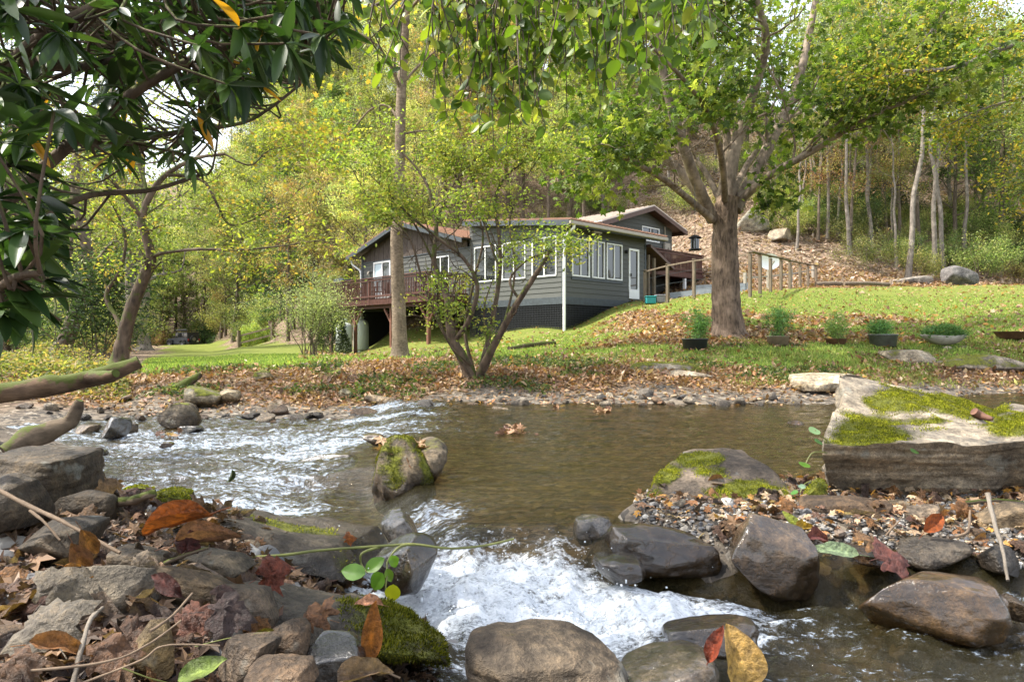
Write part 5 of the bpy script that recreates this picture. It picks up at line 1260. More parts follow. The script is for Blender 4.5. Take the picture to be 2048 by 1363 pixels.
# far left woods beyond the lawn
scatter([K_YG, K_AU, K_GR, K_HE, K_SP], [4, 3, 3, 1.2, 1], 46, (-250, 620), (90, 125), (.95, 1.35), mind=3.4, where='beyond the far end of the lawn')
scatter([K_YG, K_AU, K_GR, K_SP, K_HE], [3.5, 2, 2, 1, 1], 26, (430, 700), (64, 92), (.85, 1.15), mind=3.2, where='left of the deck beyond the lawn', lim=lambda p, d, x: d > 70 or p > 520)
# hillside behind the cottage
scatter([K_YG, K_AU, K_GR, K_SP, K_RU, K_HE], [4, 3, 2, 1.2, .6, .8], 84, (560, 1330), (47, 95), (.7, 1.0), mind=3.5, where='on the hill behind the cottage', lim=lambda p, d, x: d > 50 or p < 1150)
scatter([K_YG, K_AU, K_SP], [3, 2, 1], 20, (640, 1180), (43, 52), (.5, .7), mind=2.6, where='close behind the cottage')
# right hill, thinner so that the leafy slope and bright sky show
scatter([K_SP, K_PO, K_YG, K_AU, K_GR, K_RU], [3, 4, 1.6, 1.2, 1.2, .8], 30, (1330, 1750), (44, 78), (.6, .9), mind=3, where='on the slope behind the maple', lim=lambda p, d, x: not (1400 < p < 1690 and d > 52))
scatter([K_PO, K_RU, K_SP], [4, 1.2, 1], 18, (1590, 1800), (35, 46), (.5, .75), mind=1.6, where='at the slope foot right of the maple')
scatter([K_GR, K_YG, K_SP, K_PO, K_HE, K_AU], [4, 3, 2, 2, 1, 1], 60, (1740, 2350), (38, 76), (.6, .95), mind=2.6, where='in the woods at the far right')
# left bank woods, nearer, up to the creek
scatter([K_GR, K_YG, K_SP, K_HE], [3, 3, 3, .6], 24, (-420, 190), (18, 80), (.55, .85), mind=3.0, where='in the woods along the left bank')
scatter([K_YG, K_GR, K_SP], [3, 2, 2], 10, (200, 330), (92, 104), (.8, 1.0), mind=3, where='behind the parked car')
# understory
scatter([K_GR, K_YG, K_HE], [3, 3, 1], 16, (-260, 235), (48, 88), (1.0, 1.3), mind=3, where='in the tall woods left of the lawn')
scatter([K_SL, K_SR, K_SA], [3, 2, 2], 26, (1555, 1770), (37, 50), (.45, .8), mind=1.6, where='low on the slope right of the maple')
scatter([K_SL, K_SA], [3, 1], 12, (290, 480), (90, 99), (1.2, 1.9), mind=2, where='on the slope behind the parked car')
scatter([K_YG, K_GR, K_AU], [3, 2, 1], 9, (300, 500), (97, 112), (.8, 1.1), mind=3, where='on the slope behind the parked car')
scatter([K_SL, K_SR, K_SA], [3, 1, 1.4], 26, (330, 640), (62, 92), (.9, 1.6), mind=2, where='edging the far lawn', lim=lambda p, d, x: d > np.interp(p, [330, 420, 500, 640], [90, 90, 66, 56]))
scatter([K_SL, K_SR, K_SA], [3, 2, 1], 30, (-200, 235), (14, 45), (.5, 1.0), mind=1.8, where='in the left bank woods')
scatter([K_SL, K_SR], [3, 1.4], 16, (600, 860), (42, 52), (.8, 1.2), mind=1.8, where='behind the left end of the cottage')
scatter([K_SR, K_SL, K_SA], [2, 3, 1.2], 66, (1580, 2150), (33.5, 50), (.5, 1.0), mind=1.7, where='below the wooded hill on the right', lim=lambda p, d, x: p > 1690 or d > 37)
scatter([K_SA, K_SL, K_SR], [2, 2, 1], 34, (1080, 1620), (39, 62), (.5, .9), mind=2, where='on the leafy slope above the cottage')
for px, d, sc_, lb_ in ((1815, 33.5, 1.15, 'straight whitish trunk left of the dark grey boulder, nearest of the pale trunks'), (1868, 35, 1.1, 'pale trunk just left above the dark grey boulder'), (1888, 35.6, 1.05, 'pale trunk rising directly behind the dark grey boulder'),
    (1700, 36, .9, 'slim pale trunk behind the longer grey timber'), (1655, 37.5, .8, 'slim pale trunk above the right end of the terrace fence'), (1742, 38, .9, 'slim pale trunk above the right end of the longer grey timber'),
    (1217, 46, .9, 'pale trunk showing over the sunroom roof left of the upper gable'), (1206, 47, .9, 'second pale trunk over the sunroom roof, left of its twin'), (1625, 40, .8, 'thin pale trunk up the slope above the fence posts'), (1930, 40, 1, 'pale trunk right of the dark grey boulder in the shade')):
    K_PO.put(G(px, d), rng, sc_, label=lb_)
# a few trees that stand apart
K_SP.put(G(688, 58), rng, 1.2, label='tall pale trunk rising behind the left end of the deck')
K_RU.put(G(1290, 60), rng, .8, label='russet tree on the ridge above the upper gable')

# ------------------------------------------------------------ trees drawn limb by limb
def limb_tree(name, label, cat, base_d, limbs, bark, leafcols, nleaf, lsize, seed, tmpl=T_OVAL, sub=(6, 1.0), sp=.12, mat='leaf_one', barkname='trunk', zspread=.6, droop=.3, twig_r=.006, sides=10, leafzone=None, wts=None, group=None, flute=0.0, depth=1, lim_leaf=.3, brbark=None):
    """limbs: list of (list of (px, py, d), r0, r1, number of side shoots, their length); the first is the trunk"""
    rng = np.random.default_rng(seed); p0 = P(*limbs[0][0][0]); root = empty(name, p0, label, cat, group); tips = []
    mb = MB(); br = MB()
    for k, (pp, r0, r1, ns, sl) in enumerate(limbs):
        pts, rad = resample([P(*q) for q in pp], max(10, 6*len(pp)), np.linspace(r0, r1, len(pp)))
        if k == 0: rad = rad*(1+.55*np.exp(-np.arange(len(rad))/1.6))
        tube(mb if k == 0 else br, pts, rad, sides*2 if k == 0 else sides, rough=r0*.10, seed=seed+k, flute=flute if k == 0 else 0)
        L = len(pts)
        for j in range(ns):
            i = int(rng.uniform(lim_leaf, .98)*L); tg = unit(pts[min(i+1, L-1)]-pts[i-1]); ax = unit(rng.normal(size=3))
            dv = rotv(tg, unit(np.cross(tg, ax)), rng.uniform(.5, 1.1)); dv[2] += rng.uniform(-.2, .35)
            grow(br, pts[i], dv, sl*rng.uniform(.6, 1.2), max(rad[i]*.35, twig_r*1.6), depth, rng, tips, .1, .2, (2, 4), .9, sides=5)
        if k: tips.append(pts[-5:])
    mb.build(barkname, MAT[bark], root, smooth=True)
    if br.n: br.build('branches', MAT[brbark or bark], root, smooth=True)
    if nleaf:
        nc = max(20, nleaf//9); c = tip_points(tips, nc, sp*.7, rng)
        if leafzone is not None:
            px = 1024+c[:, 0]/c[:, 1]*F; py = 681.5-c[:, 2]/c[:, 1]*F; ok = leafzone(px, py); c = c[ok]
        nc = len(c); i = rng.integers(nc, size=nleaf); pos = c[i]+rng.normal(size=(nleaf, 3))*sp*np.array([1, 1, .7])
        cc = pick(rng, nc, leafcols, wts, .2)[i]*(1+rng.normal(size=(nleaf, 1))*.15).clip(.5, 1.6)
        lb = MB(); leaves(lb, pos, rng.uniform(.65, 1.3, nleaf)*lsize, tmpl, cc, rng, up=.5, droop=droop); lb.build('crown', MAT[mat], root)
    return root
D = 14.0
def q(*a): return [(x, y, D+z) for x, y, z in a]
limb_tree('maple_tree', 'stout maple with a swollen trunk and spreading limbs on the lawn beside the cottage', 'tree', D, [
  (q((1456, 678, 0), (1452, 620, 0), (1451, 560, 0), (1450, 500, 0), (1450, 450, 0), (1456, 395, 0)), .315, .225, 0, 0),
  (q((1425, 440, 0), (1385, 345, -.6), (1350, 240, -1), (1322, 120, -1.3), (1312, 0, -1.6), (1300, -120, -2)), 0.126, 0.044, 14, 1.5),
  (q((1425, 430, 0), (1385, 370, .2), (1310, 290, .2), (1240, 195, .3), (1150, 95, .2), (1060, 20, .3)), 0.126, 0.030, 14, 1.5),
  (q((1440, 410, .1), (1455, 300, .5), (1440, 210, .8), (1400, 120, 1), (1368, 0, 1.3), (1350, -120, 1.6)), 0.104, 0.044, 12, 1.6),
  (q((1452, 420, 0), (1462, 330, 0), (1478, 270, 0), (1520, 140, -.4), (1530, 60, -.8), (1492, -50, -1.2)), 0.163, 0.052, 12, 1.6),
  (q((1470, 420, 0), (1528, 310, .4), (1590, 180, 1), (1622, 50, 1.5), (1645, -90, 2)), 0.141, 0.052, 14, 1.6),
  (q((1482, 400, 0), (1540, 350, -.5), (1620, 305, -1.1), (1690, 262, -1.6), (1760, 225, -2), (1870, 180, -2.4)), 0.089, 0.022, 16, 1.3),
  (q((1425, 440, -.1), (1370, 392, -1), (1310, 348, -1.6), (1225, 310, -2), (1150, 330, -2.2)), 0.081, 0.018, 14, 1.1),
  (q((1440, 400, .2), (1400, 330, 1), (1330, 270, 1.9), (1250, 250, 2.3), (1180, 290, 2.4)), 0.074, 0.018, 12, 1.2),
  (q((1465, 390, .2), (1500, 320, 1.2), (1560, 250, 2), (1660, 190, 2.6), (1760, 110, 3)), 0.074, 0.022, 14, 1.3),
  (q((1450, 400, -.2), (1440, 300, -1.4), (1400, 200, -2.6), (1300, 90, -3.6)), 0.074, 0.022, 12, 1.3),
  (q((1528, 310, .4), (1545, 380, -.5), (1550, 425, -.8)), 0.022, 0.009, 7, .5),
  ], 'bark_maple', [(.10, .155, .022), (.15, .21, .03), (.065, .11, .016), (.25, .28, .05)], 14500, .145, 501, T_LOBE, brbark='bark_limb', sp=.22, droop=.35, flute=.10, lim_leaf=.25,
  leafzone=lambda px, py: ((py < np.interp(px, [1080, 1150, 1240, 1300, 1340, 1400, 1500, 1525, 1580, 1620, 1700, 1800, 1900], [330, 440, 420, 330, 270, 230, 250, 420, 410, 290, 270, 250, 220]))&~((px > 1545)&(px < 1600)&(py > 150)&(py < 240))))
D = 9.6
limb_tree('small_tree', 'small many stemmed tree with fine bright leaves leaning from the bank before the sunroom', 'tree', D, [
  (q((945, 762, 0), (925, 715, 0), (905, 680, 0), (898, 640, 0), (893, 590, 0), (868, 525, .1), (872, 450, .2), (850, 360, .3), (800, 300, .4)), .085, .014, 12, .7),
  (q((905, 685, 0), (935, 645, -.1), (955, 575, -.2), (930, 520, -.2), (885, 482, -.3), (830, 440, -.4), (775, 385, -.5)), .040, .010, 12, .6),
  (q((955, 758, 0), (985, 695, -.2), (1035, 605, -.4), (1085, 528, -.5), (1098, 500, -.5)), .070, .018, 3, .4),
  (q((1040, 600, -.4), (1020, 560, -.4), (1055, 520, -.45), (1110, 500, -.5)), .022, .008, 3, .4),
  (q((960, 745, 0), (985, 640, .2), (1000, 540, .4), (998, 470, .4), (990, 400, .5), (1015, 350, .6), (1070, 305, .7), (1130, 245, .8)), .04, .010, 12, .7),
  (q((1000, 540, .4), (975, 470, .6), (950, 380, .8), (930, 300, .9)), .02, .008, 10, .6),
  (q((872, 450, .2), (900, 380, .4), (940, 330, .5), (1000, 280, .6)), .022, .007, 10, .6),
  (q((868, 525, .1), (830, 450, 0), (790, 400, -.2), (730, 340, -.4)), .018, .006, 10, .6),
  (q((940, 730, -.1), (900, 690, -.4), (880, 640, -.6), (862, 610, -.7)), .014, .006, 8, .4),
  (q((950, 750, .2), (930, 660, .3), (948, 560, .4), (965, 460, .5), (915, 360, .6), (880, 290, .7)), .028, .006, 12, .6),
  (q((935, 745, -.1), (880, 650, -.2), (845, 560, -.3), (815, 470, -.4), (742, 400, -.5), (700, 330, -.5)), .024, .005, 10, .6),
  (q((970, 745, .1), (1010, 640, .2), (1030, 540, .3), (1020, 440, .4), (1050, 360, .5), (1090, 300, .6)), .022, .005, 10, .6),
  (q((965, 740, .1), (975, 700, .1), (968, 620, .2), (985, 560, .3)), .018, .007, 5, .4),
  ], 'bark_dark', [(.19, .25, .035), (.14, .20, .03), (.26, .30, .05), (.32, .30, .06)], 15500, .052, 502, T_OVAL, sp=.09, twig_r=.003, sides=8, droop=.1,
  leafzone=lambda px, py: ((py < 440)) | ((px < 990) & (py > 545) & (py < 690) & (np.sin(px*1.7+py*2.3) > .35)) | ((px > 1010) & (py < 530)))
D = 13.6
limb_tree('sycamore_tree', 'tall straight tree with pale mottled bark rising in front of the deck', 'tree', D, [
  (q((800, 716, 0), (797, 600, 0), (793, 480, 0), (799, 330, 0), (803, 180, 0), (810, 60, 0), (816, -120, 0), (822, -300, 0)), .145, .06, 0, 0),
  (q((803, 185, 0), (780, 130, -.3), (740, 80, -.6), (640, 40, -1), (520, 20, -1.4)), .035, .008, 12, .9),
  (q((800, 245, 0), (775, 212, .2), (740, 220, .3), (690, 270, .4), (600, 300, .5), (520, 330, .6)), .03, .006, 12, .8),
  (q((800, 270, 0), (840, 262, .2), (920, 258, .4), (1000, 240, .5)), .026, .006, 9, .8),
  (q((803, 170, 0), (850, 120, .3), (930, 60, .6), (1010, 30, .9)), .03, .008, 10, .9),
  (q((798, 345, 0), (740, 330, -.3), (660, 318, -.6), (600, 322, -.8)), .022, .005, 8, .7),
  (q((810, 60, 0), (770, 20, .5), (700, -40, 1), (600, -80, 1.4)), .035, .01, 10, 1),
  (q((812, 30, 0), (860, -20, -.5), (960, -60, -1)), .035, .01, 10, 1),
  ], 'bark_syc', [(.30, .28, .035), (.20, .22, .03), (.38, .25, .04), (.13, .16, .025)], 3600, .10, 503, T_LOBE, sp=.22, twig_r=.004, droop=.3)
D = 9.5
limb_tree('streamside_tree', 'crooked dark tree arching from the left bank with long bare side branches', 'tree', D, [
  (q((238, 728, 0), (247, 680, 0), (262, 620, 0), (290, 550, 0), (302, 515, 0), (290, 465, 0), (283, 435, 0), (320, 360, .1), (390, 318, .2), (450, 308, .2)), .105, .02, 4, .5),
  (q((300, 515, 0), (330, 505, -.1), (400, 498, -.3), (470, 500, -.4), (560, 492, -.5), (650, 478, -.6)), .03, .006, 12, .55),
  (q((330, 350, .1), (372, 352, .2), (410, 365, .2), (435, 410, .2), (458, 448, .3), (500, 442, .3), (560, 405, .4)), .028, .007, 12, .5),
  (q((450, 308, .2), (500, 330, .2), (540, 300, .3), (600, 290, .4)), .016, .004, 9, .5),
  (q((258, 700, 0), (235, 640, .2), (212, 590, .3), (240, 540, .4), (250, 470, .5), (215, 380, .6), (200, 300, .7)), .035, .012, 10, .6),
  (q((283, 435, 0), (240, 380, -.3), (190, 330, -.5), (120, 290, -.7)), .03, .008, 10, .6),
  (q((390, 318, .2), (430, 270, .4), (470, 210, .6), (540, 160, .8)), .02, .005, 10, .6),
  (q((283, 435, 0), (290, 370, .3), (270, 290, .6), (300, 200, .9)), .035, .01, 10, .7),
  ], 'bark_dark', [(.20, .25, .03), (.15, .20, .025), (.28, .30, .04), (.34, .24, .05)], 6800, .058, 504, T_OVAL, sp=.13, twig_r=.003, droop=.1)
D = 17
limb_tree('leaning_tree', 'leaning brown trunk half hidden behind the big rhododendron leaves at the left', 'tree', D, [
  (q((120, 705, 0), (140, 660, 0), (160, 600, 0), (178, 560, 0), (170, 470, 0), (150, 380, 0), (160, 250, .3)), .20, .09, 8, 1.2),
  (q((178, 560, 0), (195, 520, .5), (240, 470, 1), (300, 420, 1.3)), .07, .02, 8, 1.0)], 'bark', YG+GR, 2500, .09, 505, T_TINY, sp=.2)
D = 42
limb_tree('twin_trunk_tree', 'thick pale grey twin trunk at the edge of the lawn left of the parked car', 'tree', D, [
  (q((282, 700, 0), (283, 640, 0), (285, 560, 0), (284, 470, 0), (280, 380, 0), (275, 250, 0), (270, 100, 0)), .50, .25, 8, 4),
  (q((268, 700, -.3), (264, 640, -.3), (262, 560, -.3), (255, 450, -.4), (240, 320, -.6), (220, 150, -1)), .42, .2, 8, 4)], 'bark_grey', YG+GR, 9000, .2, 506, T_TINY, sp=.7, depth=2)
# boughs reaching in from the right: a tree whose trunk stands beyond the right edge
D = 11
limb_tree('creekside_birch', 'long bare bough and green yellow leaves reaching in from the right edge over the lawn', 'tree', D, [
  (q((2330, 760, 0), (2330, 600, 0), (2320, 400, 0), (2300, 200, 0), (2290, 0, 0), (2280, -250, 0)), .17, .10, 0, 0),
  (q((2310, 160, 0), (2200, 60, -.1), (2100, 75, -.2), (2020, 92, -.2), (1940, 125, -.3), (1880, 140, -.3), (1808, 142, -.3)), .06, .024, 4, .5),
  (q((2305, 120, 0), (2180, 0, .4), (2020, -60, .6), (1910, 0, .5), (1850, 80, .4), (1800, 130, .3), (1745, 170, .3)), .04, .008, 12, .9),
  (q((2300, 250, 0), (2200, 200, .6), (2080, 190, 1), (1960, 220, 1.2), (1880, 260, 1.4)), .04, .008, 16, .9),
  (q((2300, 100, 0), (2180, -60, .8), (2000, -120, 1.4), (1800, -80, 1.8), (1680, -20, 2)), .05, .01, 16, 1.0),
  (q((2310, 340, 0), (2220, 330, .8), (2120, 340, 1.2), (2030, 370, 1.6)), .04, .008, 12, .8),
  (q((2290, 10, 0), (2150, 40, 1.4), (2000, 60, 2.2), (1860, 40, 2.8)), .04, .008, 16, 1.0)],
  'bark_grey', [(.13, .19, .02), (.20, .25, .03), (.30, .27, .03), (.09, .14, .02), (.42, .30, .04)], 15000, .072, 507, T_OVAL, sp=.16, twig_r=.004, droop=.2)
# broad leaved boughs hanging in from above, from a tree behind the camera
rngA = np.random.default_rng(600)
al = empty('alder_tree', (2.9, -1.6, -.6), 'broad leaved tree overhanging the creek with large drooping bright green leaves at the top', 'tree')
mb = MB(); tr_ = resample([(2.9, -1.6, -1), (2.7, -1.3, .6), (2.3, -.8, 2.0), (1.9, -.2, 3.3), (1.6, .4, 4.4)], 16); tube(mb, tr_, np.linspace(.16, .08, 16), 12, rough=.01); mb.build('trunk', MAT['bark_grey'], al, smooth=True)
br = MB(); lb = MB()
BL = [resample([(2.2, -.7, 2.2), (1.5, .8, 2.35), (.9, 2.0, 2.25), (.35, 2.9, 2.05), (-.25, 3.3, 1.85), (-.75, 3.6, 1.75)], 26),
      resample([(2.0, -.4, 2.8), (1.6, 1.4, 2.7), (1.2, 2.8, 2.5), (.75, 3.8, 2.3), (.3, 4.4, 2.2)], 22),
      resample([(1.9, -.2, 3.2), (1.9, 1.6, 3.0), (1.8, 3.0, 2.8), (1.4, 4.3, 2.6), (1.1, 5.0, 2.5)], 22)]
for b_ in BL: tube(br, b_, np.linspace(.035, .008, len(b_)), 7)
AC = [(.09, .15, .015), (.14, .21, .02), (.055, .10, .012), (.22, .28, .03), (.30, .32, .04)]
env = lambda px: np.interp(px, [680, 720, 800, 860, 900, 1000, 1080, 1120, 1180, 1250, 1330, 1420], [60, 110, 150, 210, 250, 285, 260, 210, 200, 205, 130, 60])
nt_ = 0; tries = 0
while nt_ < 175 and tries < 4000:
    tries += 1; b_ = BL[int(rngA.choice(3, p=[.5, .3, .2]))]; s0 = b_[int(rngA.uniform(.3, 1)*(len(b_)-1))]+rngA.normal(size=3)*[.12, .12, .03]
    d_ = s0[1]; px = 1024+s0[0]/s0[1]*F
    if not 690 < px < 1420: continue
    ylim = env(px)-rngA.uniform(0, 1)**1.2*220; zt_ = (681.5-ylim)/F*d_
    if zt_ > s0[2]-.1: continue
    e = np.array([s0[0]+rngA.normal()*.1, s0[1]+rngA.normal()*.12, zt_]); nt_ += 1
    mid = (s0+e)/2+rngA.normal(size=3)*.05; tw = resample([s0, mid, e], 14); tube(br, tw, np.linspace(.006, .002, 14), 4, caps=False)
    nl = int(max(6, (s0[2]-zt_)/.045)); 
    for j in range(nl):
        t = 1-j/nl*.85; pp = s0+(e-s0)*t; i = min(13, int(t*13)); pp = tw[i]
        az = rngA.uniform(0, 6.28); dv = np.array([math.cos(az)*.8, math.sin(az)*.8, -.75+rngA.normal()*.25])
        if pp[2]/pp[1]*F > 720: continue
        leaves(lb, [pp], rngA.uniform(.04, .085), T_ALDER, pick(rngA, 1, AC, [3, 3, 3, 2, 1])[0], rngA, d=[dv], up=.35)
br.build('branches', MAT['bark'], al, smooth=True); lb.build('crown', MAT['leaf_near'], al, smooth=True)

# ------------------------------------------------------------ the great rhododendron at upper left
rr_ = np.random.default_rng(700)
rh = empty('rhododendron', (-2.3, 1.2, -.55), 'big rhododendron with whorls of long dark glossy leaves overhanging the upper left', 'shrub')
SK = [([(-120, 900, 1.9), (-110, 650, 1.9), (-60, 480, 1.8), (40, 380, 1.8), (150, 280, 1.85), (290, 170, 1.9), (460, 90, 2.0), (650, 60, 2.1)], .022, .010),
      ([(-110, 650, 1.9), (-90, 300, 1.7), (30, 120, 1.6), (200, 10, 1.6), (380, -60, 1.7)], .02, .012),
      ([(-60, 480, 1.8), (60, 440, 1.9), (180, 390, 2.1), (300, 380, 2.3), (400, 350, 2.4)], .014, .006),
      ([(-110, 700, 1.9), (-40, 620, 1.6), (20, 560, 1.4), (80, 545, 1.35)], .014, .007),
      ([(150, 280, 1.85), (260, 280, 2.2), (380, 260, 2.5), (500, 240, 2.7), (600, 170, 2.8)], .013, .005),
      ([(30, 120, 1.6), (180, 130, 1.9), (350, 60, 2.3), (560, 30, 2.6), (700, -10, 2.8)], .015, .006),
      ([(-60, 480, 1.8), (0, 560, 2.0), (60, 600, 2.2), (120, 640, 2.4)], .010, .005)]
mb = MB(); SP = []
for pp, r0, r1 in SK:
    pts, rad = resample([P(*a_) for a_ in pp], 30, np.linspace(r0, r1, len(pp))); tube(mb, pts, rad, 8, rough=r0*.1); SP.append(pts)
SPA = np.concatenate(SP)
lb = MB(); envl = lambda px: np.interp(px, [-80, 0, 80, 120, 200, 290, 380, 470, 530, 600, 640, 680, 710], [700, 640, 560, 430, 380, 400, 385, 270, 235, 165, 185, 130, 40])
RC = [(.022, .050, .012), (.035, .072, .016), (.06, .105, .024), (.016, .034, .010)]
tries = 0; nw = 0; W_ = []
while nw < 370 and tries < 16000:
    tries += 1; px = rr_.uniform(-90, 690) if rr_.random() > .22 else rr_.uniform(-90, 130); top = envl(px)-60; py = rr_.uniform(-90, max(top, -60))
    if noise3(np.array([[px/75, py/60, 3.3]]), 5)[0] < -.18 and py > -40: continue
    d = rr_.uniform(1.5, 3.1) if px > 120 else rr_.uniform(1.3, 2.5)
    if py > 200 and px > 230: d = rr_.uniform(1.9, 2.9)
    tip = P(px, py, d)
    if any(np.linalg.norm(tip-w_) < .062 for w_ in W_): continue
    W_.append(tip); nw += 1
    near = SPA[np.argmin(np.linalg.norm(SPA-tip, axis=1)+np.where(SPA[:, 2] > tip[2]+.2, .1, 0))]
    mid = (near+tip)/2+np.array([0, 0, -.04])+rr_.normal(size=3)*.03; tube(mb, resample([near, mid, tip], 7), np.linspace(.0045, .003, 7), 5, caps=False)
    ax = unit(tip-mid+np.array([0, 0, .05])); k = int(rr_.integers(6, 11)); s0 = rr_.uniform(.07, .125)
    for j in range(k):
        an_ = j*2.4+rr_.normal()*.25; u_ = unit(np.cross(ax, [.1, .2, 1])); v_ = np.cross(ax, u_)
        dv = u_*math.cos(an_)+v_*math.sin(an_)+ax*rr_.uniform(.1, .6)+np.array([0, 0, -.55])
        cc = RC[int(rr_.choice(4, p=[.3, .35, .2, .15]))]
        if rr_.random() < .012: cc = (.55, .27, .02)
        tm = (T_RHODO[0]*np.array([rr_.uniform(.68, .95), 1, rr_.uniform(.3, 1.8)]), T_RHODO[1])
        leaves(lb, [tip], s0*rr_.uniform(.75, 1.15), tm, np.array(cc)*rr_.uniform(.8, 1.25), rr_, d=[dv], up=.75)
for px, py, d, s0, k in ((15, 560, 1.45, .14, 7), (-30, 470, 1.5, .13, 6), (45, 600, 1.5, .13, 7), (-10, 620, 1.45, .13, 7), (70, 395, 1.7, .13, 8), (20, 330, 1.6, .13, 8), (110, 470, 1.9, .12, 7), (-20, 400, 1.5, .13, 7), (90, 560, 1.9, .12, 7), (60, 500, 1.8, .12, 7)):
    tip = P(px, py, d); st = tip+np.array([-.22, .05, .08]); tube(mb, resample([st, (st+tip)/2+[0, 0, .02], tip], 6), [.008]*6, 6)
    for j in range(k):
        az = rr_.uniform(-1.3, 1.0); dv = np.array([math.cos(az), rr_.normal()*.5, math.sin(az)*.9-.25])
        tm = (T_RHODO[0]*np.array([rr_.uniform(.8, 1.0), 1, rr_.uniform(.6, 1.6)]), T_RHODO[1]); leaves(lb, [tip], s0*rr_.uniform(.75, 1.1), tm, np.array(RC[int(rr_.integers(4))]), rr_, d=[dv], up=.8)
mb.build('branches', MAT['bark_dark'], rh, smooth=True); lb.build('foliage', MAT['rhodo'], rh, smooth=True)
# ------------------------------------------------------------ trees of the near bank behind and beside the camera: they shade the stones
for x_, y_, s_, w_ in ((-9.5, -3.5, .75, 0), (-13, 1.5, .8, 1), (-6.5, -6.5, .7, 2), (-15, -6, .9, 1)):
    K_GR.put((x_, y_, -.7), rng, s_, label='woodland tree with mid green leaves shading the near bank', which=w_ % 2, group='trees shading the near bank')
for K in (K_YG, K_AU, K_GR, K_SP, K_RU, K_HE, K_PO, K_SL, K_SA, K_SR): K.drop_unused()

# ------------------------------------------------------------ shrubs by the deck, pots on the lawn, garden pen
b = shrub_proto('bare_shrub', 801, 2.5, 1.6, 17, 8500, .055, [(.24, .25, .09), (.18, .18, .06), (.28, .26, .13)], None, 'bark', 'airy many stemmed grey green shrub at the left corner of the deck', sp=.16, stem_r=.016, out=.35)
b.location = [float(v) for v in G(622, 20.3)]
rg = np.random.default_rng(802); c0 = G(664, 30.5); av = empty('arborvitae', c0, 'dense dark green conical evergreen behind the leftmost deck post', 'shrub')
m = MB(); tube(m, [c0-[0, 0, .1], c0+[0, 0, 2.2]], [.06, .02], 7); m.build('trunk', MAT['bark'], av)
n = 9000; t = rg.uniform(0, 1, n)**.8; a = rg.uniform(0, 6.28, n); r_ = (1-t**2.2)*.62+.06; r_ = r_*(1+.18*np.sin(a*4+t*9))*rg.uniform(.6, 1.05, n)**.4
pos = c0+np.stack([r_*np.cos(a), r_*np.sin(a), t*2.25], 1); m = MB()
leaves(m, pos, rg.uniform(.07, .14, n), T_SLIM, pick(rg, n, [(.03, .07, .02), (.05, .10, .03), (.02, .045, .015)]), rg, d=np.stack([np.cos(a), np.sin(a), np.full(n, 1.0)], 1)+rg.normal(size=(n, 3))*.4, up=.2); m.build('foliage', MAT['leaf'], av)
MAT['pot_black'] = mat_plain('pot_black', (.03, .032, .034), .55, nscale=8); MAT['pot_clay'] = mat_plain('pot_clay', (.24, .18, .13), .7, nscale=8)
MAT['pot_zinc'] = mat_plain('pot_zinc', (.16, .17, .16), .45, .4, .5, 8); MAT['rust'] = mat_plain('rusty_iron', (.15, .075, .05), .75, .2, .4, 9, .4, .2)
MAT['stonepot'] = mat_plain('trough_stone', (.30, .27, .22), .75, nscale=8, namp=.25, b=.3); MAT['soil'] = mat_plain('soil', (.05, .035, .025), .95)
def potplant(px, d, pw, ph, mt, plant_w, plant_h, nleaf, label, seed, taper=.9, oy=0):
    base = G(px, d, .01); w_ = pw/F*d; h_ = ph/F*d*1.3; o = empty('potted_plant', base, label, 'potted plant'); rg = np.random.default_rng(seed)
    m = MB(); lathe(m, base, [(0, 0), (w_/2*taper, 0), (w_/2, h_*.9), (w_/2*1.05, h_*.92), (w_/2*1.05, h_), (w_/2*.95, h_), (w_/2*.93, h_*.85)], 24); m.build('pot', MAT[mt], o, smooth=True)
    m = MB(); lathe(m, base+[0, 0, h_*.86], [(0, .01), (w_/2*.95, 0)], 20); m.build('soil', MAT['soil'], o)
    W_ = plant_w/F*d; H_ = plant_h/F*d; m = MB(); lf = MB(); tips = []
    for k in range(12):
        az = rg.uniform(0, 6.28); rr0 = rg.uniform(0, 1)**.6; e = base+[math.cos(az)*rr0*W_/2*.8+oy, math.sin(az)*rr0*W_/2*.8, h_*.9+H_*rg.uniform(.55, 1)*(1-.35*rr0)]
        s0 = base+[math.cos(az)*w_*.25*rr0, math.sin(az)*w_*.25*rr0, h_*.8]; pt = resample([s0, (s0+e)/2+rg.normal(size=3)*.03, e], 8); tube(m, pt, np.linspace(.006, .002, 8), 4, caps=False); tips.append(pt)
    m.build('stem', MAT['twig'], o)
    i = rg.integers(12, size=nleaf); j = np.clip((rg.random(nleaf)**.6*8).astype(int), 1, 7); pos = np.array([tips[a_][b_] for a_, b_ in zip(i, j)])+rg.normal(size=(nleaf, 3))*[.05, .05, .035]
    leaves(lf, pos, rg.uniform(.05, .085, nleaf), T_SLIM, pick(rg, nleaf, [(.18, .32, .07), (.26, .40, .10), (.12, .22, .05), (.40, .40, .08)], [3, 3, 2, .4]), rg, up=.3); lf.build('foliage', MAT['leaf'], o); return o
potplant(1390, 12.5, 50, 17, 'pot_black', 62, 72, 1500, 'bushy green plant in a black round tub left of the maple base', 811)
potplant(1556, 12.9, 42, 14, 'pot_clay', 66, 70, 1500, 'tall leafy plant in a shallow clay coloured pot right of the maple base', 812)
potplant(1672, 13.0, 38, 9, 'rust', 60, 62, 1100, 'feathery plant in a small rusty pan, third in the row of pots', 813)
potplant(1766, 13.0, 52, 19, 'pot_zinc', 60, 38, 1200, 'low bushy plant in a grey metal tub, fourth in the row of pots', 814)
c0 = G(1888, 13.1, .02); o = empty('potted_plant', c0, 'wide low plant in a pale stone trough propped on stones at the right', 'potted plant'); d_ = 13.1
m = MB(); L_ = 104/F*d_; sec = []
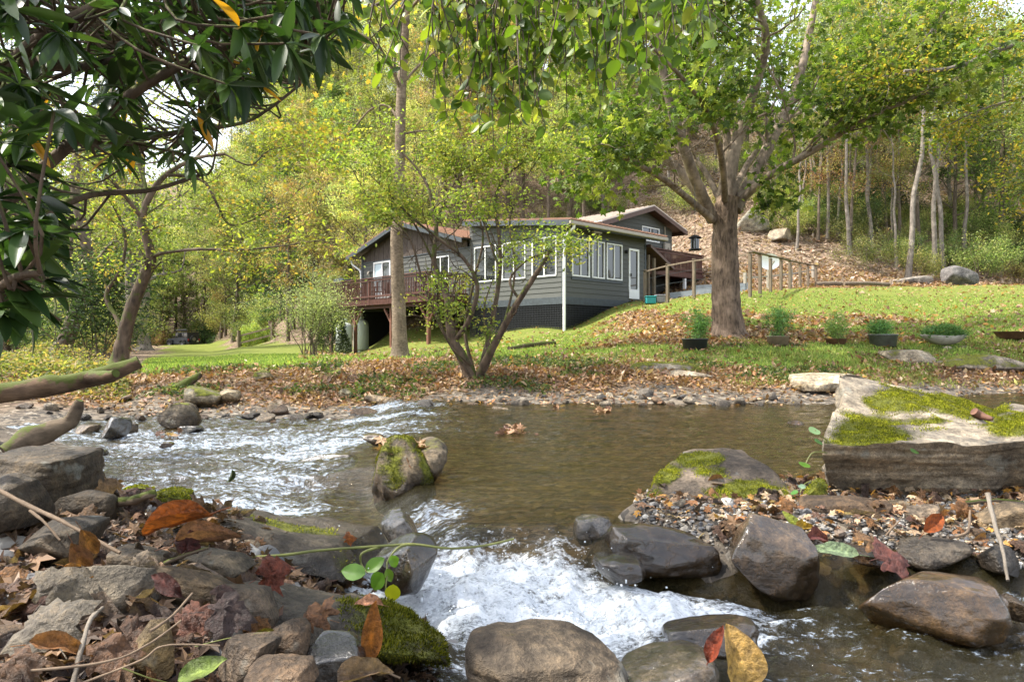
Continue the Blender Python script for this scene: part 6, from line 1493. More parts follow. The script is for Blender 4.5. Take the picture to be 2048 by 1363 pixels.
for t in np.linspace(-1, 1, 15):
    e_ = (1-abs(t)**3); x_ = c0[0]+t*L_/2; y_ = c0[1]+t*.12; zt_ = c0[2]+.20+.03*abs(t)
    for a_ in np.linspace(0, math.pi, 9): sec.append((x_, y_-math.cos(a_)*.17*(.35+.65*e_), zt_-math.sin(a_)*.18*(.15+.85*e_)))
i_ = np.arange(14*8); r__ = i_//8*9+i_ % 8; m.add(np.array(sec), np.stack([r__, r__+1, r__+10, r__+9], 1)); pot = m.build('trough', MAT['stonepot'], o, smooth=True)
sm = pot.modifiers.new('thick', 'SOLIDIFY'); sm.thickness = .02
m = MB(); rg = np.random.default_rng(815); n = 2200; t = rg.uniform(-.9, .9, n); pos = c0+np.stack([t*L_/2, t*.12+rg.normal(size=n)*.08, .17+rg.uniform(0, 1, n)*.26*(1-t*t*.6)], 1)
leaves(m, pos, rg.uniform(.05, .085, n), T_SLIM, pick(rg, n, [(.18, .32, .07), (.26, .40, .10), (.12, .22, .05), (.45, .25, .03)], [3, 3, 2, .1]), rg, up=.3); m.build('foliage', MAT['leaf'], o)
stone(c0+[-.02, -.12, -.03], (.20, .14, .09), 816, col=(.34, .31, .25), label='small pale stone propping the stone trough', n=10, name='rock'); stone(c0+[.32, -.1, -.02], (.2, .14, .09), 817, col=(.25, .23, .18), n=10, label='small grey stone under the right half of the stone trough')
c0 = G(2034, 13.6, .0); m = MB(); lathe(m, c0, [(0, .01), (.26, .01), (.32, .06), (.40, .165), (.42, .17), (.39, .16), (.30, .05), (0, .03)], 26); tag(m.build('iron_pan', MAT['rust'], smooth=True, origin=c0), 'empty rusty brown iron bowl on the grass at the right edge', 'bowl')
# garden pen far out on the lawn
gp = empty('garden_fence', G(508, 56), 'small weathered post and rail pen full of bright vines far across the lawn', 'fence'); prev = None; rl = MB(); vn = MB(); rg = np.random.default_rng(820)
cs = [(478, 56, 1.5), (545, 55, 1.5), (540, 61, 1.4), (490, 61, 1.4)]
tp = []
for px_, d_, h_ in cs: b_ = G(px_, d_); m = MB(); bar(m, b_-[0, 0, .2], b_+[0, 0, h_], .22); m.build('post', MAT['fencewood'], gp); tp.append(b_)
for k in range(4):
    for z_ in (.45, 1.05): bar(rl, tp[k]+[0, 0, z_], tp[(k+1) % 4]+[0, 0, z_], .08, .14)
rl.build('rail', MAT['fencewood'], gp)
vs = empty('garden_vines', G(508, 58), 'bright green climbing vines heaped over the small far garden pen', 'plant')
m = MB(); n = 9000; u = rg.uniform(0, 1, n); v_ = rg.uniform(0, 1, n); pos = tp[0]+u[:, None]*(tp[1]-tp[0])+v_[:, None]*(tp[3]-tp[0]); hh = 1.1+.9*np.exp(-((u-.3)/.3)**2)+.25*np.sin(u*17)
pos[:, 2] += rg.uniform(0, 1, n)**.7*hh; leaves(m, pos, rg.uniform(.1, .2, n), T_TINY, pick(rg, n, [(.25, .38, .06), (.36, .45, .08), (.16, .26, .04), (.5, .4, .05)], [3, 3, 2, .4]), rg, up=.4); m.build('foliage', MAT['leaf'], vs)
m = MB()
for k in range(8): q_ = tp[0]+rg.random()*(tp[1]-tp[0])+rg.random()*(tp[3]-tp[0]); tube(m, [q_, q_+[.1, 0, .8], q_+[.2, .1, 1.5]], .02, 5)
m.build('stem', MAT['twig'], vs)
# utility pole on the slope
b_ = G(1447, 58); up = empty('utility_pole', b_, 'weathered utility pole with a pale grey transformer box among the hillside trees', 'utility pole')
m = MB(); bar(m, b_-[0, 0, .3], [b_[0], b_[1], P(1447, 95, 58)[2]], .28); m.build('pole', MAT['bark_grey'], up)
m = MB(); lathe(m, P(1455, 160, 57.6), [(0, 0), (.28, 0), (.3, .1), (.3, .75), (.2, .85), (0, .86)], 14); m.build('transformer', MAT['tank'], up)

# ------------------------------------------------------------ parked off-road car, far end of the lawn
MAT['carpaint'] = mat_plain('car_paint_slate', (.022, .026, .034), .45, 0, .4, 3, .05, .01, 0); MAT['rubber'] = mat_plain('tyre_rubber', (.018, .018, .019), .85)
MAT['chrome'] = mat_plain('rim_grey', (.16, .16, .17), .35, .6); MAT['redlamp'] = mat_plain('tail_lamp', (.35, .02, .02), .3); MAT['carpl'] = mat_plain('black_plastic', (.022, .022, .025), .6)
car = empty('parked_car', (0, 0, 0), 'dark slate off road car with roof rack and rear spare wheel parked on lawn', 'car')
def prism(mb, prof, y0, y1):
    k = len(prof); v = [(x, y0, z) for x, z in prof]+[(x, y1, z) for x, z in prof]
    mb.add(v, [tuple(range(k))[::-1], tuple(range(k, 2*k))]+[(i, (i+1) % k, (i+1) % k+k, i+k) for i in range(k)])
m = MB(); prism(m, [(-2.0, .55), (1.55, .55), (1.75, .62), (1.78, 1.0), (1.72, 1.12), (.62, 1.22), (.50, 1.24), (-1.98, 1.24), (-2.02, 1.1)], -.76, .76); m.build('body', MAT['carpaint'], car)
m = MB(); prism(m, [(.50, 1.24), (.28, 1.82), (.22, 1.86), (-1.90, 1.86), (-1.97, 1.24)], -.70, .70); cab = m.build('cabin', MAT['carpl'], car)
for sg in (-1, 1):
    for x0, x1 in ((-.35, .30), (-1.15, -.45), (-1.85, -1.27)):
        m = MB(); m.add([(x0, sg*.706, 1.30), (x1, sg*.706, 1.30), (x1-(.14 if x1 > 0 else 0), sg*.706, 1.74), (x0, sg*.706, 1.74)], [(0, 1, 2, 3)]); m.build('window', MAT['glass'], cab)
    m = MB(); prism(m, [(-.42, 1.24), (-.36, 1.24), (-.36, 1.86), (-.42, 1.86)], sg*.71, sg*.72); prism(m, [(-1.26, 1.24), (-1.18, 1.24), (-1.18, 1.86), (-1.26, 1.86)], sg*.71, sg*.72); m.build('pillar', MAT['carpaint'], cab)
    for xc in (1.2, -1.25):
        m = MB(); prism(m, [(xc-.55, .62), (xc-.42, .98), (xc+.40, 1.0), (xc+.58, .72), (xc+.50, .72), (xc+.34, .90), (xc-.36, .90), (xc-.47, .62)], sg*.74, sg*.94); m.build('fender', MAT['carpl'], car)
        m = MB(); c_ = np.array([xc, sg*.78, .42]); tube(m, [c_-[0, .13, 0], c_-[0, .11, 0], c_+[0, .11, 0], c_+[0, .13, 0]], [.34, .42, .42, .34], 24); wh = m.build('wheel', MAT['rubber'], car)
        m = MB(); tube(m, [c_+[0, sg*.10, 0], c_+[0, sg*.145, 0]], [.22, .20], 14); m.build('rim', MAT['chrome'], wh)
    m = MB(); box(m, (-2.05, sg*.66, 1.0), (.07, .14, .24), bev=.01); m.build('tail_light', MAT['redlamp'], car)
    m = MB(); box(m, (.42, sg*.86, 1.36), (.1, .18, .16), bev=.02); m.build('mirror', MAT['carpl'], car)
    m = MB(); box(m, (-.08, sg*.765, 1.12), (.12, .02, .03)); m.build('door_handle', MAT['carpl'], car)
m = MB(); c_ = np.array([-2.18, .12, 1.08]); tube(m, [c_-[.12, 0, 0], c_-[.10, 0, 0], c_+[.10, 0, 0], c_+[.12, 0, 0]], [.32, .41, .41, .32], 24); spw = m.build('spare_wheel', MAT['rubber'], car)
m = MB(); tube(m, [c_-[.12, 0, 0], c_-[.14, 0, 0]], [.21, .18], 14); m.build('rim', MAT['chrome'], spw)
m = MB(); box(m, (-2.12, 0, .62), (.18, 1.5, .18), bev=.03); box(m, (1.9, 0, .62), (.18, 1.5, .18), bev=.03); m.build('bumper', MAT['carpl'], car)
m = MB(); box(m, (-2.04, -.45, .86), (.02, .32, .16)); m.build('number_plate', MAT['white'], car)
m = MB()
for y_ in (-.62, .62): box(m, (-.75, y_, 2.02), (2.3, .05, .05))
for x_ in np.linspace(-1.85, .35, 7): box(m, (x_, 0, 2.02), (.05, 1.24, .04))
for x_ in (-1.7, -.7, .2):
    for y_ in (-.62, .62): box(m, (x_, y_, 1.93), (.05, .05, .14))
m.build('roof_rack', MAT['carpl'], car)
m = MB(); box(m, (-.75, .66, 2.12), (2.1, .18, .14), bev=.03); m.build('awning_roll', MAT['carpl'], car)
cp = G(366, 78); car.location = [float(v) for v in cp]; car.rotation_euler = (0, 0, math.radians(148))

# ------------------------------------------------------------ fallen wood
def wood(pp, rads, mt, label, nm='fallen_branch', cat='branch', n=26, sides=12, rough=.12, moss=0, group=None):
    pts, rad = resample([P(*a_) for a_ in pp], n, rads); m = MB(); tube(m, pts, rad, sides, rough=float(np.mean(rads))*rough*1.5, seed=int(abs(pp[0][0])+pp[0][1]) % 97)
    return tag(m.build(nm, MAT[mt], smooth=True, origin=pts[0]), label, cat, group)
lg = empty('fallen_log', P(0, 790, 4.7), 'mossy brown fallen log reaching in over the creek from the left edge', 'log')
m = MB(); pts, rad = resample([P(*a_) for a_ in [(-260, 810, 4.6), (0, 788, 4.9), (70, 775, 5.0), (130, 768, 5.1), (200, 752, 5.2), (240, 738, 5.25), (278, 722, 5.3)]], 40, [.085, .08, .075, .07, .068, .055, .042]); tube(m, pts, rad, 16, rough=.045, seed=8)
m.build('trunk', MAT['log'], lg, smooth=True); m = MB(); pts2, rad2 = resample([P(180, 755, 5.15), P(215, 752, 5.0), P(232, 746, 4.95)], 8, [.05, .04, .03]); tube(m, pts2, rad2, 10, rough=.01); m.build('stub', MAT['log'], lg, smooth=True)
wood([(10, 905, 4.3), (60, 875, 4.4), (110, 858, 4.45), (140, 840, 4.45), (160, 800, 4.45)], [.05, .07, .065, .045, .02], 'drift', 'curved horn shaped piece of driftwood at the left water edge', 'driftwood', 'driftwood', rough=.25)
wood([(318, 782, 9.2), (350, 778, 9.2), (380, 762, 9.3), (402, 748, 9.4)], [.05, .07, .06, .035], 'bark_dark', 'short dark log lying on the leafy far bank at the left', 'log_piece', 'log')
for k, (pp, rr0, mt, lb_) in enumerate([
  ([(-30, 965, 1.75), (60, 1012, 1.7), (130, 1045, 1.65), (240, 1105, 1.6)], .006, 'twig', 'long straight brown stick crossing the rocks at the left edge'),
  ([(60, 1020, 1.75), (90, 1045, 1.72), (120, 1080, 1.7)], .004, 'twig', 'short side stick beneath the long stick at the left'),
  ([(145, 1375, 1.02), (162, 1300, 1.06), (180, 1240, 1.12), (205, 1215, 1.2)], .0045, 'bark_grey', 'pale crooked stick standing in front of the speckled stone'),
  ([(-20, 1345, 1.0), (120, 1335, 1.0), (230, 1318, 1.02), (300, 1285, 1.05), (362, 1240, 1.1)], .0022, 'twig', 'thin dark twig running across the lower left corner'),
  ([(150, 1370, 1.0), (280, 1320, 1.02), (330, 1290, 1.03), (440, 1290, 1.05)], .0018, 'twig', 'thin forked twig in front of the yellowish stone'),
  ([(300, 1262, 1.1), (345, 1230, 1.15), (385, 1185, 1.2)], .0025, 'twig', 'thin twig leaning on the elongated tan stone'),
  ([(245, 1335, 1.0), (300, 1355, 1.02), (345, 1366, 1.05)], .0012, 'stalk', 'yellow green stalk in front of the yellowish stone'),
  ([(390, 1292, 1.2), (460, 1275, 1.22), (540, 1262, 1.25)], .0011, 'stalk', 'yellow green stalk lying over the grey brown stone'),
  ([(225, 1005, 2.2), (265, 1000, 2.15), (295, 990, 2.1), (312, 985, 2.1)], .016, 'drift', 'thick pinkish driftwood stick behind the orange curled leaf'),
  ([(330, 1125, 1.6), (370, 1110, 1.6), (418, 1094, 1.6)], .006, 'drift', 'short broken stick resting on the flat greenish stone'),
  ([(1975, 985, 2.3), (1990, 1050, 2.25), (2003, 1090, 2.2), (2016, 1160, 2.1)], .008, 'bark_grey', 'pale stick standing against the stones near the right edge'),
  ([(1772, 1070, 2.45), (1785, 1055, 2.45), (1800, 1040, 2.5)], .004, 'twig', 'short twig leaning by the red leaf under the slab'),
  ([(1900, 1075, 2.4), (1935, 1062, 2.42), (1940, 1020, 2.5)], .006, 'twig', 'forked grey twig on the gravel under the slab'),
  ([(1930, 1005, 2.7), (2000, 1000, 2.7), (2070, 1008, 2.7)], .008, 'drift', 'pale stick lying along the foot of the slab at the right'),
  ([(1500, 1008, 2.9), (1512, 995, 2.92), (1526, 984, 2.95)], .004, 'twig', 'tiny forked twig on the mossy triangular boulder'),
  ([(1795, 872, 2.95), (1930, 838, 3.1)], .0, 'twig', ''),
  ([(640, 1305, 1.35), (700, 1318, 1.36), (760, 1338, 1.36), (800, 1355, 1.36)], .003, 'twig', 'dark twig under the upright orange leaf')]):
    if rr0 <= 0: continue
    if mt == 'stalk' and 'stalk' not in MAT: MAT['stalk'] = mat_plain('green_stalk', (.16, .17, .04), .5, nscale=20)
    wood(pp, [rr0, rr0, rr0*.9, rr0*.6][:2] if False else np.linspace(rr0, rr0*.65, len(pp)), mt, lb_, 'stick', 'stick', 18, 7, .3)
wood([(1948, 822, 3.35), (1960, 830, 3.35), (1985, 838, 3.3)], [.02, .022, .008], 'rust', 'curled tan leaf like scrap of bark on the mossy slab top', 'bark_scrap', 'bark scrap')

# ------------------------------------------------------------ single leaves near the camera
def leafmesh(kind, seed, curl=.3, cup=.12, crumple=.05):
    rg = np.random.default_rng(seed); kind0 = kind; kind = 'oval' if kind in ('slim', 'broad') else kind
    if kind == 'oval':
        v = []; f = []; n = 14; w0 = .11 if kind0 == 'slim' else .36 if kind0 == 'broad' else rg.uniform(.17, .25)
        for i in range(n+1):
            t = i/n; ww = w0*math.sin(math.pi*t**.8)**.75+.003
            for s_ in np.linspace(-1, 1, 7): v.append((s_*ww, t, -curl*t*t+cup*abs(s_)**1.3*(ww/w0)-.01*(s_ == 0)))
        for i in range(n):
            for j in range(6): a_ = i*7+j; f.append((a_, a_+1, a_+8, a_+7))
    else:
        v = []; f = []; K_ = 36; lob = {0: .62, 5: .40, 8: .60, 12: .34, 15: .46, 18: .16, 21: .46, 24: .34, 28: .60, 31: .40, 36: .62}
        ks = sorted(lob); R_ = [np.interp(k, ks, [lob[q_] for q_ in ks])*(1+.07*(-1)**k) for k in range(K_)]
        for r_ in range(6):
            for k in range(K_):
                a_ = k/K_*6.2832; rr0 = R_[k]*(r_+.15)/5.15; vein = .012*math.cos(a_*5)*r_/5+.006*(-1)**k*r_/5
                v.append((rr0*math.sin(a_), .38+rr0*math.cos(a_), -curl*rr0**2*1.6+vein+cup*abs(math.sin(a_))*rr0))
        for r_ in range(5):
            for k in range(K_): f.append((r_*K_+k, r_*K_+(k+1) % K_, (r_+1)*K_+(k+1) % K_, (r_+1)*K_+k))
    v = np.array(v, float); v[:, 2] += fbm(v, 3.2, 3, seed)*crumple*2.4+fbm(v, 10, 2, seed+5, True)*crumple*.5; v[:, 0] += fbm(v, 2.5, 3, seed+3)*crumple*1.5; v[:, 1] += fbm(v, 3.5, 3, seed+4)*crumple*1.5; return v, f
def big_leaf(px, py, d, size_px, kind, col, dirn, nrm, label, seed, curl=.3, cup=.12, crumple=.05, group=None, nm='fallen_leaf', stem=True):
    v, f = leafmesh(kind, seed, curl, cup, crumple); s_ = size_px/F*d*(.82 if kind == 'lobe' else 1); R_ = frames(np.array([dirn], float), np.array([nrm], float))[0]; c_ = P(px, py, d)
    col = np.array(col, float); k = 1+.35*fbm(v, 3, 3, seed+1)[:, None]; rib = np.exp(-(v[:, :1]/.012)**2) if kind != 'lobe' else 0
    w_ = (v-[0, .5, 0])*s_; m = MB(); m.add(w_@R_+c_, f, (col*k)*.8*(1+.8*rib))
    if stem: st_ = np.array([[0, -.5, 0], [.01, -.62, .01], [.03, -.78, .0]])*s_; tube(m, st_@R_+c_, [s_*.014, s_*.01, s_*.008], 5, col*.8)
    return tag(m.build(nm, MAT['deadone'], smooth=True, origin=c_), label, 'leaf', group)
TANL = (.25, .20, .14); ORL = (.30, .10, .025); MAR = (.10, .03, .025); BRL = (.16, .08, .045); OCH = (.30, .17, .04)
for a_ in [
 (95, 1235, 1.12, 175, 'lobe', (.23, .195, .15), (-.6, .5, .45), (.35, -.75, .6), 'big pale grey brown ribbed leaf in the lower left corner', 1, .5, .2, .05),
 (125, 1160, 1.3, 130, 'lobe', (.20, .165, .12), (.3, .6, .55), (.2, -.7, .6), 'pale folded brown leaf standing above the big ribbed leaf', 2, .8, .3, .07),
 (120, 1290, 1.05, 110, 'oval', (.34, .15, .05), (.8, .2, -.1), (0, -.6, .8), 'orange brown leaf beneath the big ribbed leaf', 3, .3, .2, .05),
 (350, 1047, 1.62, 165, 'slim', (.36, .10, .018), (-.95, .2, -.28), (.1, -.6, .75), 'long orange curled leaf above the left bank stones', 4, .06, .30, .02),
 (415, 1082, 1.66, 130, 'slim', (.30, .15, .09), (.95, .1, .12), (0, -.55, .8), 'pinkish brown curled leaf below the long orange leaf', 5, .05, .35, .02),
 (545, 1142, 1.6, 85, 'lobe', (.22, .06, .035), (.8, .3, .35), (-.1, -.8, .4), 'crumpled glossy red brown leaf on the grey sill rock', 6, .9, .3, .12),
 (372, 1085, 1.62, 62, 'lobe', (.09, .025, .02), (.3, .3, .9), (0, -1, .2), 'small dark red crumpled leaf between the two curled leaves', 7, .9, .4, .14),
 (330, 1165, 1.38, 85, 'oval', MAR, (-.7, .1, .5), (.4, -.8, .3), 'dark maroon leaf bent over the elongated tan stone', 8, .5, .3, .06),
 (395, 1225, 1.28, 105, 'lobe', (.17, .07, .045), (.5, .4, .2), (0, -.6, .8), 'glossy red brown crumpled leaf in front of the tan stone', 9, .7, .2, .1),
 (460, 1225, 1.26, 120, 'lobe', (.085, .055, .05), (.9, .2, -.1), (.1, -.6, .8), 'dark purple brown leaf right of the glossy crumpled leaf', 10, .6, .2, .08),
 (745, 1262, 1.32, 112, 'oval', (.36, .13, .02), (.08, .1, 1), (.15, -1, .1), 'upright bright orange brown leaf beside the dark blue grey stone', 11, .12, .12, .03),
 (735, 1200, 1.45, 60, 'oval', (.40, .20, .12), (-.9, .2, .2), (0, -.5, .8), 'salmon coloured leaf above the upright orange leaf', 12, .5, .2, .06),
 (540, 1275, 1.28, 62, 'oval', (.20, .16, .02), (.9, .2, -.3), (0, -.8, .5), 'olive yellow leaf right of the grey brown stone', 13, .3, .2, .04),
 (405, 1338, 1.05, 95, 'oval', (.22, .30, .07), (.85, .2, .4), (-.2, -.6, .6), 'pale green leaf at the bottom of the near bank', 14, .15, .15, .03),
 (730, 1345, 1.15, 110, 'oval', (.24, .16, .10), (.9, .3, .3), (-.2, -.6, .6), 'tan folded leaf at the very bottom below the upright leaf', 15, .5, .4, .05),
 (180, 1085, 1.55, 70, 'oval', (.26, .12, .05), (.3, .3, -.9), (.5, -.8, .1), 'russet leaf hanging between the dirty brown rock and the broken stone', 16, .3, .3, .05),
 (160, 1120, 1.5, 80, 'oval', (.22, .10, .05), (.25, .2, -.95), (.6, -.7, .1), 'second russet leaf hanging beside the broken stone', 17, .3, .35, .05),
 (155, 1140, 1.35, 55, 'oval', (.40, .17, .03), (.9, .2, -.4), (0, -.8, .5), 'small bright orange leaf left of the speckled stone', 18, .4, .2, .08),
 (280, 1120, 1.5, 55, 'lobe', (.32, .25, .18), (.1, .3, .9), (0, -1, .3), 'small upright beige leaf on the gravel behind the speckled stone', 19, .5, .2, .08),
 (230, 1300, 1.05, 130, 'lobe', (.17, .09, .05), (.7, .5, .1), (0, -.6, .8), 'large brown leaf lying under the thin twigs', 20, .5, .2, .09),
 (40, 1330, 1.0, 120, 'lobe', (.15, .085, .05), (.9, .3, .1), (0, -.6, .8), 'brown leaf in the bottom left corner', 21, .5, .2, .09),
 (445, 1180, 1.4, 60, 'lobe', (.11, .06, .05), (.4, .3, .2), (0, -.6, .8), 'dark dry leaf curling on the grey brown stone', 22, .8, .2, .1),
 (630, 1225, 1.45, 90, 'lobe', (.24, .12, .06), (-.8, .3, .2), (0, -.7, .6), 'wilted orange brown leaf on the long sloping rock', 23, .8, .2, .1),
 (1483, 1318, 1.32, 125, 'broad', (.48, .30, .09), (-.18, .1, 1), (.25, -1, .15), 'large upright yellow leaf with tan spots standing in the water at the bottom', 24, .25, .16, .04),
 (1430, 1285, 1.4, 80, 'oval', (.26, .05, .02), (.4, .2, .8), (-.4, -.8, .3), 'dark red leaf behind the large upright yellow leaf', 25, .3, .2, .05),
 (1610, 1052, 2.5, 50, 'oval', (.45, .28, .03), (.9, .2, .1), (0, -.7, .7), 'yellow speckled leaf at the left of the leaf pile under the slab', 26, .3, .2, .08),
 (1585, 1040, 2.52, 46, 'oval', (.24, .28, .03), (-.4, .2, .7), (.2, -.9, .4), 'olive green leaf above the yellow speckled leaf', 27, .3, .1, .03),
 (1868, 1045, 2.4, 62, 'oval', (.36, .09, .02), (.75, .2, .55), (-.2, -.9, .4), 'glossy orange red leaf standing on the gravel under the slab', 28, .2, .25, .04),
 (1925, 1015, 2.55, 50, 'lobe', (.30, .14, .05), (.2, .2, .9), (0, -1, .3), 'orange brown leaf against the foot of the slab', 29, .5, .2, .08),
 (1750, 1085, 2.3, 95, 'lobe', (.26, .14, .06), (.8, .4, -.1), (0, -.6, .8), 'broad tan and yellow leaf in the pile under the slab', 30, .5, .15, .07),
 (1790, 1112, 2.2, 105, 'lobe', (.16, .055, .045), (.9, .3, 0), (0, -.6, .8), 'broad maroon wet leaf at the front of the pile under the slab', 31, .4, .15, .07),
 (1670, 1098, 2.3, 90, 'oval', (.22, .30, .17), (-.9, .3, .15), (0, -.6, .8), 'grey green veined leaf lying wet at the water edge', 32, .2, .1, .03),
 (1640, 1075, 2.4, 70, 'oval', (.20, .06, .05), (.9, .3, -.1), (0, -.6, .8), 'dark pink brown leaf behind the grey green leaf', 33, .3, .2, .06),
 (1965, 1075, 2.3, 50, 'oval', (.34, .17, .07), (.9, .2, .2), (0, -.8, .5), 'copper brown leaf behind the pale standing stick', 34, .5, .3, .06),
 (1440, 968, 3.0, 62, 'oval', (.26, .13, .06), (.9, .2, -.1), (0, -.7, .7), 'brown leaf at the left top of the gravel bar', 35, .4, .3, .06),
 (1355, 975, 3.0, 50, 'oval', (.30, .06, .03), (.8, .3, .2), (0, -.7, .6), 'bright red brown leaf against the mossy triangular boulder', 36, .4, .3, .06),
 (1340, 1030, 2.8, 66, 'lobe', (.26, .10, .09), (.8, .3, .2), (0, -.7, .6), 'pinkish maroon leaf at the left edge of the gravel bar', 37, .5, .2, .07),
 (1465, 905, 3.35, 20, 'oval', (.50, .20, .10), (-.3, .1, .9), (0, -1, .2), 'tiny upright salmon leaf on top of the triangular boulder', 38, .3, .2, .05),
 (700, 1075, 2.3, 32, 'lobe', (.40, .12, .02), (.8, .3, .1), (0, -.7, .6), 'small orange leaf on the wet rocks above the green sprig', 39, .5, .2, .08)]:
    big_leaf(*a_)
# green sprig trailing over the falls
sg_ = empty('green_sprig', P(430, 1112, 1.9), 'yellow green trailing stem with broad green leaves over the white water', 'plant')
m = MB(); pts, rad = resample([P(*a_) for a_ in [(420, 1118, 1.95), (560, 1110, 2.0), (640, 1100, 2.05), (780, 1090, 2.1), (830, 1088, 2.1), (900, 1096, 2.1), (970, 1090, 2.1), (1028, 1077, 2.1)]], 40, np.linspace(.0045, .0035, 8)); tube(m, pts, rad, 7)
for pp in ([(830, 1088, 2.1), (800, 1092, 2.08), (776, 1120, 2.05), (774, 1150, 2.0), (770, 1185, 1.98)], [(760, 1093, 2.1), (725, 1105, 2.05), (722, 1125, 2.05), (735, 1145, 2.02)]):
    p_, r_ = resample([P(*a_) for a_ in pp], 14, np.linspace(.0045, .002, len(pp))); tube(m, p_, r_, 6)
m.build('stem', MAT['stalk'], sg_, smooth=True)
for k, (px_, py_, d_, s_, dv, c_) in enumerate([(705, 1143, 2.0, 52, (-.95, .1, .15), (.20, .36, .09)), (750, 1128, 2.02, 42, (.7, .2, .5), (.13, .26, .03)), (755, 1162, 1.98, 44, (-.5, .1, -.8), (.12, .24, .03)), (788, 1122, 2.05, 28, (.4, .1, -.9), (.14, .27, .03)), (786, 1186, 1.95, 38, (-.1, .1, -1), (.42, .42, .02)), (778, 1150, 2.0, 30, (.3, .1, -.9), (.12, .2, .03))]):
    v, f = leafmesh('oval', 60+k, .15, .1, .02); v = v*[1.7, 1, 1]; R_ = frames(np.array([dv], float), np.array([(.1, -.8, .6)], float))[0]; m = MB(); m.add(((v-[0, .5, 0])*s_/F*d_)@R_+P(px_, py_, d_), f, c_); m.build('leaf', MAT['leaf_near'], sg_, smooth=True)
# sprouts at the left corner of the slab
sp_ = empty('creeper_sprig', P(1640, 900, 2.95), 'little green round leaved creeper sprouting at the left corner of the slab', 'plant'); m = MB()
for pp in ([(1655, 905, 2.93), (1625, 905, 2.9), (1610, 930, 2.88)], [(1655, 880, 2.93), (1640, 870, 2.88), (1630, 860, 2.85)], [(1640, 960, 3.0), (1612, 965, 2.95), (1600, 985, 2.92)]): p_ = resample([P(*a_) for a_ in pp], 8); tube(m, p_, .0025, 5)
m.build('stem', MAT['stalk'], sp_)
for k, (px_, py_, s_, c_) in enumerate([(1630, 861, 30, (.30, .48, .22)), (1638, 883, 26, (.12, .30, .05)), (1609, 928, 26, (.16, .34, .03)), (1588, 984, 20, (.12, .34, .06)), (1604, 972, 18, (.30, .45, .3)), (1830, 902, 26, (.07, .16, .02))]):
    v, f = leafmesh('oval', 80+k, .1, .05, .02); v = v*[2.2, 1, 1]; R_ = frames(np.array([(.9-.4*k % 2, .2, .1*(-1)**k)], float), np.array([(.1, -.5, .8)], float))[0]; m = MB(); m.add(((v-[0, .5, 0])*s_*.8/F*2.85)@R_+P(px_, py_, 2.85), f, tuple(.75*q_ for q_ in c_)); m.build('leaf', MAT['leaf_near'], sp_, smooth=True)
big_leaf(461, 953, 1.5, 30, 'oval', (.07, .10, .03), (-.2, .1, -.9), (.8, -.5, .1), 'single dark green leaf dangling in the air above the left riffle', 90, .3, .3, .05)
# copied dead leaves on the banks, each one its own object
def strew(n, poly, dr, pxr, s0, label, group, seed, lift=.01, cols=None):
    rg = np.random.default_rng(seed); protos = []; cols = cols or [(.13, .075, .05), (.19, .12, .075), (.085, .042, .03), (.23, .165, .115), (.14, .08, .04), (.10, .068, .055), (.24, .115, .04), (.065, .045, .038)]
    for k, c_ in enumerate(cols):
        v, f = leafmesh('oval' if k % 2 else 'lobe', seed+k, rg.uniform(.3, 1.0), rg.uniform(.1, .4), rg.uniform(.05, .12)); m = MB(); cc = np.array(c_)*(1+.3*fbm(v, 3, 3, k)[:, None]); m.add(v-[0, .5, 0], f, cc)
        protos.append([tag(m.build('fallen_leaf', MAT['deadbig'], smooth=True), label, 'leaf', group), False])
    k = 0
    while k < n:
        d = rg.uniform(*dr); px = rg.uniform(*pxr); x = (px-1024)/F*d
        if poly_sd(np.array([x]), np.array([d]), poly)[0] < .03: continue
        p_ = protos[int(rg.integers(len(protos)))]; o = p_[0]
        if p_[1]: o = o.copy(); COL.objects.link(o)
        p_[1] = True; k += 1; s_ = s0*rg.lognormal(0, .28); o.location = (x, d, gz(x, d)+lift+rg.uniform(0, .04)); o.scale = (s_,)*3
        o.rotation_euler = (rg.normal()*.5, rg.normal()*.5, rg.uniform(0, 6.28))
    for o, u in protos:
        if not u: bpy.data.objects.remove(o)
strew(200, BANK, (1.0, 2.9), (-60, 860), .075, 'brown curled dead leaf among the stones of the near left bank', 'dead leaves on the near left bank', 900, .025)
strew(75, BAR, (2.25, 3.25), (1280, 2090), .058, 'dead leaf lying on the gravel bar by the great slab', 'dead leaves on the gravel bar', 920, .015)

# spray thrown up where the water breaks
rg = np.random.default_rng(941); n = 5200; u_ = rg.normal(size=n)*.22-.02; v_ = rg.normal(size=n)*.16+2.2; bs_, fo_, _r, _c, _p, _f, _s = water_fields(u_, v_)
ok = rg.random(n) < fo_**1.5; u_ = u_[ok]; v_ = v_[ok]; bs_ = bs_[ok]; n = len(u_); v0, f0 = cube_grid(1); v0 = unit(v0)
z_ = bs_+.03+rg.exponential(.028, n); sz_ = rg.lognormal(math.log(.0020), .45, n); V_ = np.stack([u_, v_, z_], 1)[:, None]+v0[None]*sz_[:, None, None]*rg.uniform(.6, 1.6, (n, 1, 3))
m = MB(); m.add(V_.reshape(-1, 3), (f0[None]+(np.arange(n)*8)[:, None, None]).reshape(-1, 4)); MAT['spray'] = mat_plain('water_spray', (.8, .84, .88), .2, nscale=5, namp=.05, b=0)
tag(m.build('water_spray', MAT['spray'], smooth=True), 'drops of spray thrown up by the white water', kind='stuff')
